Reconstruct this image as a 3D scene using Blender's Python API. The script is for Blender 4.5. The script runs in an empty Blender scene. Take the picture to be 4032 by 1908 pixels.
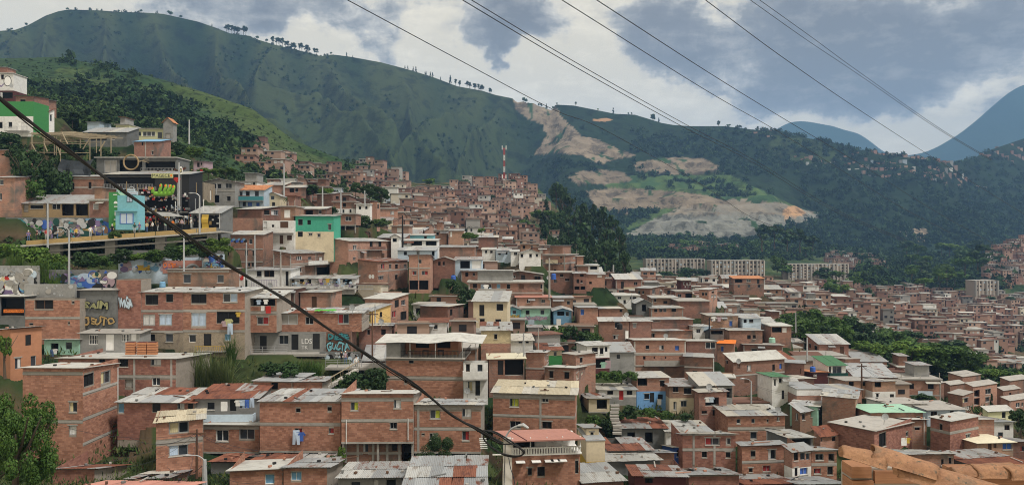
import bpy,math,random
import numpy as np
from mathutils import Vector,Matrix
random.seed(7)
R = math.radians
SC = bpy.context.scene
COL = SC.collection
# ------------------------------------------------------------------ camera, world, sun, exposure
FPX,CX,CY = 2912.0,2016.0,954.0          # focal length and centre of the photograph, in its pixels
cd = bpy.data.cameras.new('camera'); cam = bpy.data.objects.new('camera',cd); COL.objects.link(cam)
cd.sensor_width = 36.0; cd.lens = 36.0 * FPX / 4032.0
cd.clip_start = 0.1; cd.clip_end = 60000
cam.location = (0,0,0); cam.rotation_euler = (R(90),0,0)
SC.camera = cam
SUN_EL,SUN_AZ = 58.0,124.0                 # azimuth clockwise from the view direction
sl = bpy.data.lights.new('sun','SUN'); so = bpy.data.objects.new('sun',sl); COL.objects.link(so)
sl.energy = 2.6; sl.angle = R(10); sl.color = (1.0,0.95,0.88)
sd = Vector((math.sin(R(SUN_AZ)) * math.cos(R(SUN_EL)),math.cos(R(SUN_AZ)) * math.cos(R(SUN_EL)),math.sin(R(SUN_EL))))
so.rotation_euler = sd.to_track_quat('Z','Y').to_euler(); so.location = sd * 100
SC.view_settings.view_transform = 'Standard'; SC.view_settings.look = 'None'
SC.view_settings.exposure = 0.3; SC.view_settings.gamma = 1.0
SC.view_settings.use_curve_mapping = False
SC.render.engine = 'CYCLES'
SC.cycles.use_denoising = True; SC.cycles.denoising_input_passes = 'RGB_ALBEDO_NORMAL'; SC.cycles.denoising_prefilter = 'ACCURATE'
SC.cycles.filter_width = 1.05
SC.cycles.max_bounces = 5; SC.cycles.diffuse_bounces = 3; SC.cycles.glossy_bounces = 2
SC.cycles.transmission_bounces = 3; SC.cycles.volume_bounces = 1
SC.cycles.sample_clamp_indirect = 6.0
def nd(nt,t,loc=None,**kw):
 n = nt.nodes.new(t)
 for k,v in kw.items():
  if k.startswith('i_'):
   n.inputs[k[2:].replace('_',' ')].default_value = v
  else:
   setattr(n,k,v)
 return n
def build_world():
 w = bpy.data.worlds.new('World'); SC.world = w; w.use_nodes = True
 nt = w.node_tree; nt.nodes.clear(); L = nt.links.new
 out = nd(nt,'ShaderNodeOutputWorld'); bg = nd(nt,'ShaderNodeBackground')
 bg.inputs[1].default_value = 0.1
 sky = nd(nt,'ShaderNodeTexSky'); sky.sky_type = 'NISHITA'; sky.sun_disc = False
 sky.sun_elevation = R(SUN_EL); sky.sun_rotation = R(SUN_AZ)
 tc = nd(nt,'ShaderNodeTexCoord')
 sx = nd(nt,'ShaderNodeSeparateXYZ'); L(tc.outputs['Generated'],sx.inputs[0])
 def M(op,a,b=None,clamp=False):
  m = nd(nt,'ShaderNodeMath',operation=op); m.use_clamp = clamp
  for i,v in enumerate((a,b)):
   if v is None: continue
   if isinstance(v,(int,float)): m.inputs[i].default_value = v
   else: L(v,m.inputs[i])
  return m.outputs[0]
 def VM(op,a,b):
  m = nd(nt,'ShaderNodeVectorMath',operation=op)
  for i,v in enumerate((a,b)):
   if isinstance(v,tuple): m.inputs[i].default_value = v
   else: L(v,m.inputs[i])
  return m.outputs[0] if op not in ('DISTANCE',) else m.outputs['Value']
 zc = M('MAXIMUM',sx.outputs[2],0.0)
 zz = M('ADD',zc,0.34)
 cb = nd(nt,'ShaderNodeCombineXYZ')
 L(M('DIVIDE',sx.outputs[0],zz),cb.inputs[0]); L(M('DIVIDE',sx.outputs[1],zz),cb.inputs[1]); L(M('MULTIPLY',zc,3.0),cb.inputs[2])
 def noise(vec,scale,detail,rough,dist=0.0):
  n = nd(nt,'ShaderNodeTexNoise'); n.inputs['Scale'].default_value = scale; n.inputs['Detail'].default_value = detail
  n.inputs['Roughness'].default_value = rough; n.inputs['Distortion'].default_value = dist
  L(vec,n.inputs['Vector']); return n.outputs[0]
 P = cb.outputs[0]
 blobs = [(1290,30,300,.30),(1030,10,200,.2),(2020,60,260,.42),(1960,160,120,.25),(1430,190,220,.22),
    (700,40,330,.22),(250,90,120,-.12),(2640,200,260,.28),(2560,60,200,.2),(3200,120,420,.34),(3560,260,420,.34),
    (3900,150,420,.22),(3050,330,300,.18),(3400,420,300,.14),(2300,330,330,-.3),(1250,140,190,-.22),
    (2900,90,120,-.10),(3560,560,230,-.22),(3720,470,160,-.12),(80,40,260,-.24),(1720,200,170,-.18),(2950,420,200,-.10),(1950,330,330,-.22),(1150,240,200,-.18),(700,130,160,-.16),(2650,440,260,-.16),(3300,540,240,-.14)]
 acc = None
 wv = nd(nt,'ShaderNodeTexNoise'); wv.inputs['Scale'].default_value = 9.0; wv.inputs['Detail'].default_value = 5.0
 wv.inputs['Roughness'].default_value = 0.6
 L(tc.outputs['Generated'],wv.inputs['Vector'])
 warp = VM('SUBTRACT',wv.outputs['Color'],(0.5,0.5,0.5))
 warp = VM('MULTIPLY',warp,(0.16,0.16,0.16))
 dirw = VM('ADD',tc.outputs['Generated'],warp)
 dirs = VM('MULTIPLY',dirw,(1.0,1.0,1.7))
 for px,py,rad,wt in blobs:
  v = Vector(((px - CX) / FPX,1.0,(CY - py) / FPX)).normalized()
  dist = VM('DISTANCE',dirs,(v.x,v.y,v.z * 1.7))
  mr = nd(nt,'ShaderNodeMapRange'); mr.interpolation_type = 'SMOOTHSTEP'
  mr.inputs['From Min'].default_value = 0.0; mr.inputs['From Max'].default_value = rad / FPX * 1.25
  mr.inputs['To Min'].default_value = wt; mr.inputs['To Max'].default_value = 0.0
  L(dist,mr.inputs['Value'])
  acc = mr.outputs[0] if acc is None else M('ADD',acc,mr.outputs[0])
 n1 = noise(P,4.1,10.0,0.60,0.15)
 off = VM('ADD',P,(-0.03,0.04,0.035))
 n2 = noise(off,4.1,10.0,0.60,0.15)
 nf = noise(dirw,34.0,6.0,0.62,0.4)
 n1 = M('ADD',n1,M('MULTIPLY',M('SUBTRACT',nf,0.5),0.24))
 dens = M('ADD',n1,acc)
 edge = M('MULTIPLY',M('SUBTRACT',n2,n1),1.5)
 cr = nd(nt,'ShaderNodeValToRGB'); e = cr.color_ramp.elements
 e[0].position = 0.45; e[0].color = (0.90,0.79,0.575,1)
 e[1].position = 0.93; e[1].color = (0.215,0.195,0.172,1)
 for p,c in ((0.54,(0.80,0.71,0.54,1)),(0.60,(0.57,0.525,0.44,1)),(0.68,(0.35,0.325,0.285,1)),(0.78,(0.262,0.242,0.22,1))):
  q = e.new(p); q.color = c
 L(dens,cr.inputs[0])
 ad = nd(nt,'ShaderNodeMixRGB',blend_type='ADD'); ad.inputs[0].default_value = 1.0
 L(cr.outputs[0],ad.inputs[1])
 ec = nd(nt,'ShaderNodeMixRGB'); ec.inputs[1].default_value = (0,0,0,1); ec.inputs[2].default_value = (0.40,0.37,0.31,1)
 L(M('MULTIPLY',edge,1.5,True),ec.inputs[0]); L(ec.outputs[0],ad.inputs[2])
 sc_ = nd(nt,'ShaderNodeVectorMath',operation='SCALE'); sc_.inputs['Scale'].default_value = 9.2
 L(ad.outputs[0],sc_.inputs[0])
 mx = nd(nt,'ShaderNodeMixRGB'); mx.inputs[0].default_value = 0.94
 L(sky.outputs[0],mx.inputs[1]); L(sc_.outputs[0],mx.inputs[2])
 L(mx.outputs[0],bg.inputs[0]); L(bg.outputs[0],out.inputs[0])
build_world()
# ------------------------------------------------------------------ placing helpers
def P3(px,py,d):
 return Vector(((px - CX) / FPX * d,d,(CY - py) / FPX * d))
def tag(o,label=None,cat=None,group=None,kind=None):
 if label: o['label'] = label
 if cat: o['category'] = cat
 if group: o['group'] = group
 if kind: o['kind'] = kind
 return o
def link(name,data,parent=None,loc=None,rz=None,scale=None,mat=None):
 o = bpy.data.objects.new(name,data); COL.objects.link(o)
 if parent is not None: o.parent = parent
 if loc is not None: o.location = loc
 if rz is not None: o.rotation_euler = (0,0,rz)
 if scale is not None: o.scale = scale
 if mat is not None and data is not None and len(o.material_slots):
  o.material_slots[0].link = 'OBJECT'; o.material_slots[0].material = mat
 return o
def empty(name,loc,label,cat,group=None,rz=0.0):
 o = link(name,None,loc=loc,rz=rz); o.empty_display_size = 0.3
 return tag(o,label,cat,group)
class MB:
 """collects polygons with uv in metres and material slots; build() links them as ONE mesh object"""
 def __init__(s): s.v = []; s.f = []; s.uv = []; s.m = []; s.sm = False
 def poly(s,pts,uv=None,m=0):
  i = len(s.v); s.v.extend([tuple(p) for p in pts]); s.f.append(tuple(range(i,i + len(pts))))
  s.uv.extend(uv if uv else [(p[0] + p[1],p[2]) for p in pts]); s.m.append(m)
 def box(s,a,b,m=0):
  x0,y0,z0 = a; x1,y1,z1 = b
  s.poly([(x0,y0,z0),(x1,y0,z0),(x1,y0,z1),(x0,y0,z1)],[(x0,z0),(x1,z0),(x1,z1),(x0,z1)],m)
  s.poly([(x1,y1,z0),(x0,y1,z0),(x0,y1,z1),(x1,y1,z1)],[(x1,z0),(x0,z0),(x0,z1),(x1,z1)],m)
  s.poly([(x0,y1,z0),(x0,y0,z0),(x0,y0,z1),(x0,y1,z1)],[(y1,z0),(y0,z0),(y0,z1),(y1,z1)],m)
  s.poly([(x1,y0,z0),(x1,y1,z0),(x1,y1,z1),(x1,y0,z1)],[(y0,z0),(y1,z0),(y1,z1),(y0,z1)],m)
  s.poly([(x0,y0,z1),(x1,y0,z1),(x1,y1,z1),(x0,y1,z1)],[(x0,y0),(x1,y0),(x1,y1),(x0,y1)],m)
  s.poly([(x0,y1,z0),(x1,y1,z0),(x1,y0,z0),(x0,y0,z0)],[(x0,y1),(x1,y1),(x1,y0),(x0,y0)],m)
  return s
 def bar(s,p,q,r,n=6,m=0,r2=None):
  p = Vector(p); q = Vector(q); d = q - p
  if d.length < 1e-6: return s
  z = d.normalized(); x = z.orthogonal().normalized(); y = z.cross(x); r2 = r if r2 is None else r2
  A = [p + (x * math.cos(2 * math.pi * k / n) + y * math.sin(2 * math.pi * k / n)) * r for k in range(n)]
  B = [q + (x * math.cos(2 * math.pi * k / n) + y * math.sin(2 * math.pi * k / n)) * r2 for k in range(n)]
  for k in range(n):
   j = (k + 1) % n; s.poly([A[k],A[j],B[j],B[k]],None,m)
  s.poly(A[::-1],None,m); s.poly(B,None,m)
  return s
 def tube(s,pts,r,n=6,m=0):
  pts = [Vector(p) for p in pts]; rs = r if isinstance(r,(list,tuple)) else [r] * len(pts)
  base = len(s.v); prev = None
  for i,p in enumerate(pts):
   t = (pts[min(i + 1,len(pts) - 1)] - pts[max(i - 1,0)]).normalized()
   if prev is None: x = t.orthogonal().normalized()
   else: x = (prev - t * prev.dot(t)).normalized()
   prev = x; y = t.cross(x)
   s.v.extend([tuple(p + (x * math.cos(2 * math.pi * k / n) + y * math.sin(2 * math.pi * k / n)) * rs[i]) for k in range(n)])
  for i in range(len(pts) - 1):
   for k in range(n):
    j = (k + 1) % n
    s.f.append((base + i * n + k,base + i * n + j,base + (i + 1) * n + j,base + (i + 1) * n + k))
    s.uv.extend([(k / n,i),(j / n,i),(j / n,i + 1),(k / n,i + 1)]); s.m.append(m)
  for ring in (range(base + n - 1,base - 1,-1),range(base + (len(pts) - 1) * n,base + len(pts) * n)):
   s.f.append(tuple(ring)); s.uv.extend([(0,0)] * n); s.m.append(m)
  return s
 def mesh(s,name,mats):
  me = bpy.data.meshes.new(name); me.from_pydata(s.v,[],s.f)
  uvl = me.uv_layers.new(name='UVMap'); uvl.data.foreach_set('uv',[c for t in s.uv for c in t])
  for m in (mats if isinstance(mats,(list,tuple)) else [mats]): me.materials.append(m)
  if max(s.m,default=0): me.polygons.foreach_set('material_index',s.m)
  if s.sm: me.polygons.foreach_set('use_smooth',[True] * len(s.f))
  me.update(); return me
 def build(s,name,mats,parent=None,loc=None,rz=None):
  return link(name,s.mesh(name,mats),parent,loc,rz)
def np_mesh(name,V,F,mats,col=None,smooth=False):
 """mesh from numpy: V (n,3), F (m,3|4)"""
 me = bpy.data.meshes.new(name); k = F.shape[1]
 me.vertices.add(len(V)); me.vertices.foreach_set('co',np.ascontiguousarray(V,dtype=np.float32).ravel())
 me.loops.add(F.size); me.loops.foreach_set('vertex_index',np.ascontiguousarray(F,dtype=np.int32).ravel())
 me.polygons.add(len(F)); me.polygons.foreach_set('loop_start',np.arange(0,F.size,k,dtype=np.int32))
 if smooth: me.polygons.foreach_set('use_smooth',np.ones(len(F),dtype=bool))
 me.update(calc_edges=True)
 if col is not None:
  at = me.color_attributes.new('tint','FLOAT_COLOR','POINT')
  at.data.foreach_set('color',np.concatenate([col,np.ones((len(col),1))],1).astype(np.float32).ravel())
 for m in (mats if isinstance(mats,(list,tuple)) else [mats]): me.materials.append(m)
 return me
# value noise
_rng = np.random.default_rng(11); _T = _rng.random((512,512))
def vnoise(x,y):
 xi = np.floor(x).astype(int); yi = np.floor(y).astype(int); fx = x - xi; fy = y - yi
 fx = fx * fx * (3 - 2 * fx); fy = fy * fy * (3 - 2 * fy)
 g = lambda a,b: _T[a % 512,b % 512]
 return (g(xi,yi) * (1 - fx) + g(xi + 1,yi) * fx) * (1 - fy) + (g(xi,yi + 1) * (1 - fx) + g(xi + 1,yi + 1) * fx) * fy
def fbm(x,y,o=5,lac=2.03,gain=.5):
 s = 0; a = 1; t = 0
 for k in range(o):
  s = s + a * vnoise(x + 17.3 * k,y - 9.1 * k); t += a; x = x * lac; y = y * lac; a *= gain
 return s / t
def ridged(x,y,o=5):
 s = 0; a = 1; t = 0
 for k in range(o):
  s = s + a * (1 - np.abs(2 * vnoise(x + 31.7 * k,y + 5.9 * k) - 1)); t += a; x = x * 2.07; y = y * 2.07; a *= .5
 return s / t
# ------------------------------------------------------------------ materials
MATS = {}
def new_mat(name):
 m = bpy.data.materials.new(name); m.use_nodes = True; nt = m.node_tree
 b = nt.nodes['Principled BSDF']; b.inputs['Specular IOR Level'].default_value = 0.25
 MATS[name] = m
 return m,nt,b,nt.links.new
def mix(nt,a,b,fac,blend='MIX'):
 n = nd(nt,'ShaderNodeMixRGB',blend_type=blend)
 for i,v in ((0,fac),(1,a),(2,b)):
  if hasattr(v,'links'): nt.links.new(v,n.inputs[i])
  elif i == 0: n.inputs[0].default_value = v
  else: n.inputs[i].default_value = (*v[:3],1)
 return n.outputs[0]
def noise_n(nt,scale,detail=4,rough=.55,vec=None,dist=0):
 n = nd(nt,'ShaderNodeTexNoise'); n.inputs['Scale'].default_value = scale; n.inputs['Detail'].default_value = detail
 n.inputs['Roughness'].default_value = rough; n.inputs['Distortion'].default_value = dist
 if vec is not None: nt.links.new(vec,n.inputs['Vector'])
 return n.outputs[0]
def ramp(nt,v,p0,p1,c0=(0,0,0),c1=(1,1,1)):
 n = nd(nt,'ShaderNodeValToRGB'); e = n.color_ramp.elements
 e[0].position = p0; e[0].color = (*c0,1); e[1].position = p1; e[1].color = (*c1,1)
 nt.links.new(v,n.inputs[0]); return n.outputs[0]
def bright(nt,col,v,lo,hi):
 """multiply a colour by a value mapped to lo..hi"""
 mr = nd(nt,'ShaderNodeMapRange'); mr.inputs['To Min'].default_value = lo; mr.inputs['To Max'].default_value = hi
 nt.links.new(v,mr.inputs['Value'])
 m = nd(nt,'ShaderNodeVectorMath',operation='SCALE')
 if hasattr(col,'links'): nt.links.new(col,m.inputs[0])
 else: m.inputs[0].default_value = col[:3]
 nt.links.new(mr.outputs[0],m.inputs['Scale']); return m.outputs[0]
def bump(nt,b,h,dist=.02,strength=.6):
 n = nd(nt,'ShaderNodeBump'); n.inputs['Distance'].default_value = dist; n.inputs['Strength'].default_value = strength
 nt.links.new(h,n.inputs['Height']); nt.links.new(n.outputs[0],b.inputs['Normal'])
def plain(name,c,var=.25,scale=3.0,rough=.85,c2=None,objvar=.12,bmp=.01,metal=0,stain=0.35):
 """paint, plaster, concrete: a base colour with blotches, wear and a little relief"""
 m,nt,b,L = new_mat(name)
 tc = nd(nt,'ShaderNodeTexCoord').outputs['Object']
 n1 = noise_n(nt,scale,6,.62,tc); n2 = noise_n(nt,scale * .27,4,.6,tc,.6)
 c2 = c2 or tuple(x * .55 for x in c)
 col = mix(nt,c,c2,ramp(nt,n2,.48,.74))
 mm = nd(nt,'ShaderNodeMixRGB'); mm.inputs[0].default_value = stain; mm.inputs[1].default_value = (*c,1); L(col,mm.inputs[2])
 col = bright(nt,mm.outputs[0],n1,1 - var,1 + var)
 oi = nd(nt,'ShaderNodeObjectInfo'); col = bright(nt,col,oi.outputs['Random'],1 - objvar,1 + objvar)
 L(col,b.inputs['Base Color']); b.inputs['Roughness'].default_value = rough; b.inputs['Metallic'].default_value = metal
 if bmp: bump(nt,b,n1,bmp)
 return m
def brick_mat(name,ca,cb,cm,bw=.36,bh=.2,dark=.45):
 m,nt,b,L = new_mat(name)
 uv = nd(nt,'ShaderNodeUVMap').outputs[0]
 br = nd(nt,'ShaderNodeTexBrick'); L(uv,br.inputs['Vector'])
 br.inputs['Color1'].default_value = (*ca,1); br.inputs['Color2'].default_value = (*cb,1); br.inputs['Mortar'].default_value = (*cm,1)
 br.inputs['Scale'].default_value = 1; br.inputs['Mortar Size'].default_value = .013; br.inputs['Mortar Smooth'].default_value = .3
 br.inputs['Bias'].default_value = -.1; br.inputs['Brick Width'].default_value = bw; br.inputs['Row Height'].default_value = bh
 tc = nd(nt,'ShaderNodeTexCoord').outputs['Object']
 n1 = noise_n(nt,1.3,6,.66,tc,.5); n2 = noise_n(nt,.33,4,.6,tc,.8)
 col = bright(nt,br.outputs[0],n1,.72,1.28)
 col = mix(nt,col,tuple(x * dark for x in cm),ramp(nt,n2,.50,.74))
 oi = nd(nt,'ShaderNodeObjectInfo'); col = bright(nt,col,oi.outputs['Random'],.66,1.2)
 L(col,b.inputs['Base Color']); b.inputs['Roughness'].default_value = .92
 bump(nt,b,br.outputs['Fac'],-.012,.7)
 return m
def loose_brick(name,ca,cb):
 m,nt,b,L = new_mat(name)
 oi = nd(nt,'ShaderNodeObjectInfo'); ge = nd(nt,'ShaderNodeNewGeometry')
 ad = nd(nt,'ShaderNodeMath',operation='ADD'); L(oi.outputs['Random'],ad.inputs[0]); L(ge.outputs['Random Per Island'],ad.inputs[1])
 fr = nd(nt,'ShaderNodeMath',operation='FRACT'); L(ad.outputs[0],fr.inputs[0])
 n1 = noise_n(nt,.9,5,.65,ge.outputs['Position'],.4)
 col = mix(nt,ca,cb,fr.outputs[0]); col = bright(nt,col,n1,.55,1.42)
 L(col,b.inputs['Base Color']); b.inputs['Roughness'].default_value = .92
 return m
def sheet_mat(name,c,rust,amount,rough=.55,metal=.35):
 m,nt,b,L = new_mat(name)
 tc = nd(nt,'ShaderNodeTexCoord').outputs['Object']; oi = nd(nt,'ShaderNodeObjectInfo')
 mp = nd(nt,'ShaderNodeVectorMath',operation='ADD'); L(tc,mp.inputs[0])
 cbx = nd(nt,'ShaderNodeCombineXYZ')
 mu = nd(nt,'ShaderNodeMath',operation='MULTIPLY'); mu.inputs[1].default_value = 37.0; L(oi.outputs['Random'],mu.inputs[0])
 L(mu.outputs[0],cbx.inputs[0]); L(cbx.outputs[0],mp.inputs[1])
 n1 = noise_n(nt,1.4,6,.68,mp.outputs[0],.5); n2 = noise_n(nt,6.0,4,.6,mp.outputs[0])
 col = mix(nt,c,rust,ramp(nt,n1,.66 - amount * .3,.74 - amount * .22))
 col = bright(nt,col,n2,.8,1.2); col = bright(nt,col,oi.outputs['Random'],.82,1.12)
 L(col,b.inputs['Base Color']); b.inputs['Roughness'].default_value = rough; b.inputs['Metallic'].default_value = metal
 b.inputs['Specular IOR Level'].default_value = .4
 return m
def leaf_mat(name,ca,cb,trans=.3):
 m,nt,b,L = new_mat(name)
 oi = nd(nt,'ShaderNodeObjectInfo'); ge = nd(nt,'ShaderNodeNewGeometry')
 n = noise_n(nt,.35,3,.6,ge.outputs['Position'])
 col = mix(nt,ca,cb,ge.outputs['Random Per Island']); col = bright(nt,col,n,.62,1.35)
 col = bright(nt,col,oi.outputs['Random'],.8,1.25)
 L(col,b.inputs['Base Color']); b.inputs['Roughness'].default_value = .6
 tr = nd(nt,'ShaderNodeBsdfTranslucent'); L(col,tr.inputs[0])
 mx = nd(nt,'ShaderNodeMixShader'); mx.inputs[0].default_value = trans
 L(b.outputs[0],mx.inputs[1]); L(tr.outputs[0],mx.inputs[2])
 L(mx.outputs[0],nt.nodes['Material Output'].inputs[0])
 return m
def tint_mat(name,rough=.95,nscale=.05,var=.35,bdist=0,island=0.0,spots=0):
 """takes the colour zones stored on the mesh, breaks them up with noise"""
 m,nt,b,L = new_mat(name)
 at = nd(nt,'ShaderNodeVertexColor'); at.layer_name = 'tint'; ge = nd(nt,'ShaderNodeNewGeometry')
 n1 = noise_n(nt,nscale,8,.7,ge.outputs['Position'],.3)
 col = bright(nt,at.outputs[0],n1,1 - var,1 + var)
 if spots:
  sp = nd(nt,'ShaderNodeValToRGB'); sp.color_ramp.elements[0].position = .50; sp.color_ramp.elements[1].position = .60; L(noise_n(nt,spots,5,.65,ge.outputs['Position']),sp.inputs[0]); col = bright(nt,col,sp.outputs[0],1.25,.55)
 if island: col = bright(nt,col,ge.outputs['Random Per Island'],1 - island,1 + island)
 L(col,b.inputs['Base Color']); b.inputs['Roughness'].default_value = rough; b.inputs['Specular IOR Level'].default_value = .1
 if bdist: bump(nt,b,n1,bdist,.8)
 return m
MORT = (.30,.27,.24)
brick_mat('b',(.385,.205,.148),(.30,.148,.105),MORT)
brick_mat('r',(.29,.145,.11),(.215,.102,.08),(.24,.21,.19))
brick_mat('p',(.40,.23,.155),(.33,.185,.125),(.34,.30,.26))
brick_mat('k',(.55,.46,.28),(.48,.40,.25),(.30,.27,.2),.4,.2)
plain('g',(.27,.27,.265),c2=(.12,.12,.12),stain=.5)
plain('d',(.15,.155,.155),c2=(.06,.06,.06),stain=.6)
plain('w',(.70,.70,.69),c2=(.38,.36,.33),stain=.45)
plain('c',(.58,.50,.36),c2=(.32,.27,.2))
plain('y',(.62,.43,.17),c2=(.5,.33,.12),stain=.2)
plain('u',(.16,.34,.62),c2=(.10,.18,.36))
plain('t',(.20,.46,.54),c2=(.15,.4,.5),stain=.2)
plain('m',(.33,.56,.45),c2=(.2,.34,.28))
plain('e',(.055,.24,.075),c2=(.05,.22,.08),stain=.2)
plain('n',(.06,.32,.22),c2=(.04,.24,.18),stain=.5)
plain('x',(.10,.035,.035),c2=(.06,.02,.02))
plain('o',(.42,.20,.115),c2=(.31,.14,.085),scale=2.0,stain=.6)
plain('pk',(.42,.31,.35),stain=.2)
plain('s',(.30,.25,.19),c2=(.14,.11,.09),scale=6,var=.5,stain=.7)
plain('bl',(.46,.56,.66),c2=(.3,.36,.42))
plain('ly',(.66,.66,.42),c2=(.5,.5,.32),stain=.2)
plain('concrete',(.34,.325,.305),c2=(.17,.16,.15),stain=.5)
plain('paleconcrete',(.46,.44,.41),c2=(.25,.23,.21),stain=.45)
plain('whitepaint',(.76,.76,.75),stain=.2)
plain('roofwhite',(.46,.46,.44),c2=(.20,.18,.165),stain=.6,rough=.6)
plain('black',(.018,.018,.02),objvar=.3,rough=.6)
plain('void',(.012,.012,.013),rough=.9,objvar=.2)  # near black colour standing in for the shade of unlit rooms
plain('wood',(.30,.215,.12),c2=(.16,.11,.07),scale=5)
plain('palewood',(.29,.24,.165),c2=(.2,.16,.11),scale=5)
plain('darkwood',(.10,.055,.035),scale=5)
plain('steel',(.42,.43,.45),rough=.45,metal=.5)
plain('greypaint',(.38,.395,.41),rough=.6)
plain('red',(.45,.035,.03),stain=.15)
plain('orange',(.75,.20,.03),stain=.1)
plain('lime',(.22,.45,.06),c2=(.16,.42,.03),stain=.2)
plain('limepale',(.50,.50,.26),stain=.1); plain('olive',(.27,.27,.14),stain=.3)
plain('yellow',(.52,.35,.06),stain=.2)
plain('ochre',(.43,.30,.13),c2=(.42,.27,.11),stain=.4)
plain('blue',(.05,.12,.42),stain=.2)
plain('skyblue',(.17,.34,.52),stain=.2)
plain('purple',(.19,.14,.27),stain=.2)
plain('pinkroof',(.43,.205,.165),c2=(.30,.145,.12),stain=.25,rough=.6)
plain('greenroof',(.055,.15,.075),c2=(.035,.09,.05),rough=.7)
plain('mintroof',(.30,.50,.38),c2=(.22,.36,.28),rough=.6)
plain('creamroof',(.62,.58,.45),c2=(.45,.42,.33),rough=.6)
plain('claytile',(.47,.21,.105),c2=(.28,.135,.075),var=.35,stain=.6)
plain('tarpblue',(.05,.10,.22),rough=.5)
plain('tarpgreen',(.10,.42,.06),rough=.5)
plain('teal',(.06,.26,.30),stain=.3)
plain('darkgreen',(.015,.06,.05),stain=.2)
plain('skin',(.34,.19,.12),var=.1,stain=.1)
plain('skinlight',(.55,.36,.27),var=.1,stain=.1)
plain('hair',(.02,.014,.01),var=.2)
plain('insulator',(.6,.62,.62),rough=.3)
plain('net',(.035,.042,.05),c2=(.07,.085,.1),scale=.5,stain=.8,rough=.7)
sheet_mat('zinc',(.34,.355,.37),(.18,.105,.08),.32)
sheet_mat('zincwhite',(.40,.405,.40),(.19,.16,.135),.42,.55,.1)
sheet_mat('zincrust',(.34,.345,.35),(.17,.06,.035),.5)
sheet_mat('rust',(.20,.075,.045),(.11,.04,.028),.6,.85,.05)
sheet_mat('asbestos',(.40,.385,.35),(.22,.20,.17),.35,.9,0)
sheet_mat('tan',(.46,.41,.31),(.28,.23,.16),.3,.9,0)
loose_brick('bb',(.42,.22,.155),(.27,.13,.09))
loose_brick('rb',(.34,.17,.13),(.22,.10,.08))
loose_brick('ob',(.46,.215,.125),(.33,.145,.085))
plain('mortar',(.30,.265,.23),c2=(.17,.15,.13),scale=4,stain=.6)
leaf_mat('leaf',(.035,.085,.018),(.085,.15,.03))
leaf_mat('leafdark',(.018,.045,.015),(.04,.08,.022),.2)
leaf_mat('leafpine',(.012,.032,.014),(.028,.055,.02),.15)
leaf_mat('leafbright',(.06,.13,.02),(.13,.20,.035))
leaf_mat('cane',(.07,.11,.03),(.16,.19,.07))
plain('bark',(.10,.075,.055),c2=(.05,.04,.03))
def glass():
 m,nt,b,L = new_mat('glass')
 oi = nd(nt,'ShaderNodeObjectInfo')
 col = bright(nt,(.03,.036,.045),oi.outputs['Random'],.3,1.7)
 L(col,b.inputs['Base Color']); b.inputs['Roughness'].default_value = .12; b.inputs['Specular IOR Level'].default_value = .5
glass()
plain('curtainwhite',(.60,.60,.60),stain=.1)
plain('curtaincream',(.55,.48,.30),stain=.1)
plain('curtaingreen',(.42,.45,.06),stain=.1)
plain('curtainred',(.32,.04,.04),stain=.1)
plain('jeans',(.07,.12,.24),stain=.2)
plain('clothlight',(.42,.52,.66),stain=.1)
tint_mat('earth',nscale=.22,var=.5,bdist=.35,spots=.16)
tint_mat('mountainside',nscale=.016,var=.5,bdist=9.0,spots=.034)
tint_mat('farmountain',nscale=.002,var=.25,bdist=20.0)
tint_mat('farwalls',nscale=.4,var=.22,island=.18)
tint_mat('foliage',nscale=.03,var=.4,island=.35)
# ------------------------------------------------------------------ lettering and soft bodies, made while the scene is still empty
TEXTS = {}
def text_mesh(body,mat,bold=0.0):
 if (body,bold) not in TEXTS:
  cu = bpy.data.curves.new('t','FONT'); cu.body = body; cu.size = 1; cu.extrude = .004; cu.offset = bold; cu.resolution_u = 3; cu.align_x = 'CENTER'; cu.align_y = 'CENTER'
  o = bpy.data.objects.new('t',cu); COL.objects.link(o); TEXTS[body,bold] = bpy.data.meshes.new_from_object(o.evaluated_get(bpy.context.evaluated_depsgraph_get())); bpy.data.objects.remove(o); bpy.data.curves.remove(cu)
 me = TEXTS[body,bold].copy(); me.name = 'lettering'; me.materials.clear(); me.materials.append(mat); return me
for b_ in ("ETCHP","CUITES","MAGECE","SAIM","OEUTO","WIGA","LDS","TK","DIESE","GUCTA","LATMOTO MANI","SEWH","NOSZHE","ANEXAS","Pf"):
 for k_ in (.10,.045,.0): text_mesh(b_,MATS['black'],k_)
def skin_mesh(pts,rad,mat,name):
 me = bpy.data.meshes.new('k'); me.from_pydata(pts,[(i,i + 1) for i in range(len(pts) - 1)],[]); ob = bpy.data.objects.new('k',me); COL.objects.link(ob)
 ob.modifiers.new('s','SKIN'); sv = me.skin_vertices[0].data
 for i,r in enumerate(rad): sv[i].radius = (r,r)
 sv[0].use_root = True; m2 = ob.modifiers.new('b','SUBSURF'); m2.levels = 2; m2.render_levels = 2
 out = bpy.data.meshes.new_from_object(ob.evaluated_get(bpy.context.evaluated_depsgraph_get())); bpy.data.objects.remove(ob); out.name = name
 out.materials.clear(); out.materials.append(MATS[mat]); out.polygons.foreach_set('use_smooth',[True] * len(out.polygons)); return out
s = 132 / FPX; PALM = skin_mesh([(8 * s,.3,8 * s),(30 * s,.35,8 * s),(60 * s,.35,9 * s),(88 * s,.3,12 * s)],[9 * s,11 * s,11 * s,9 * s],'lime','palm')
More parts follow.
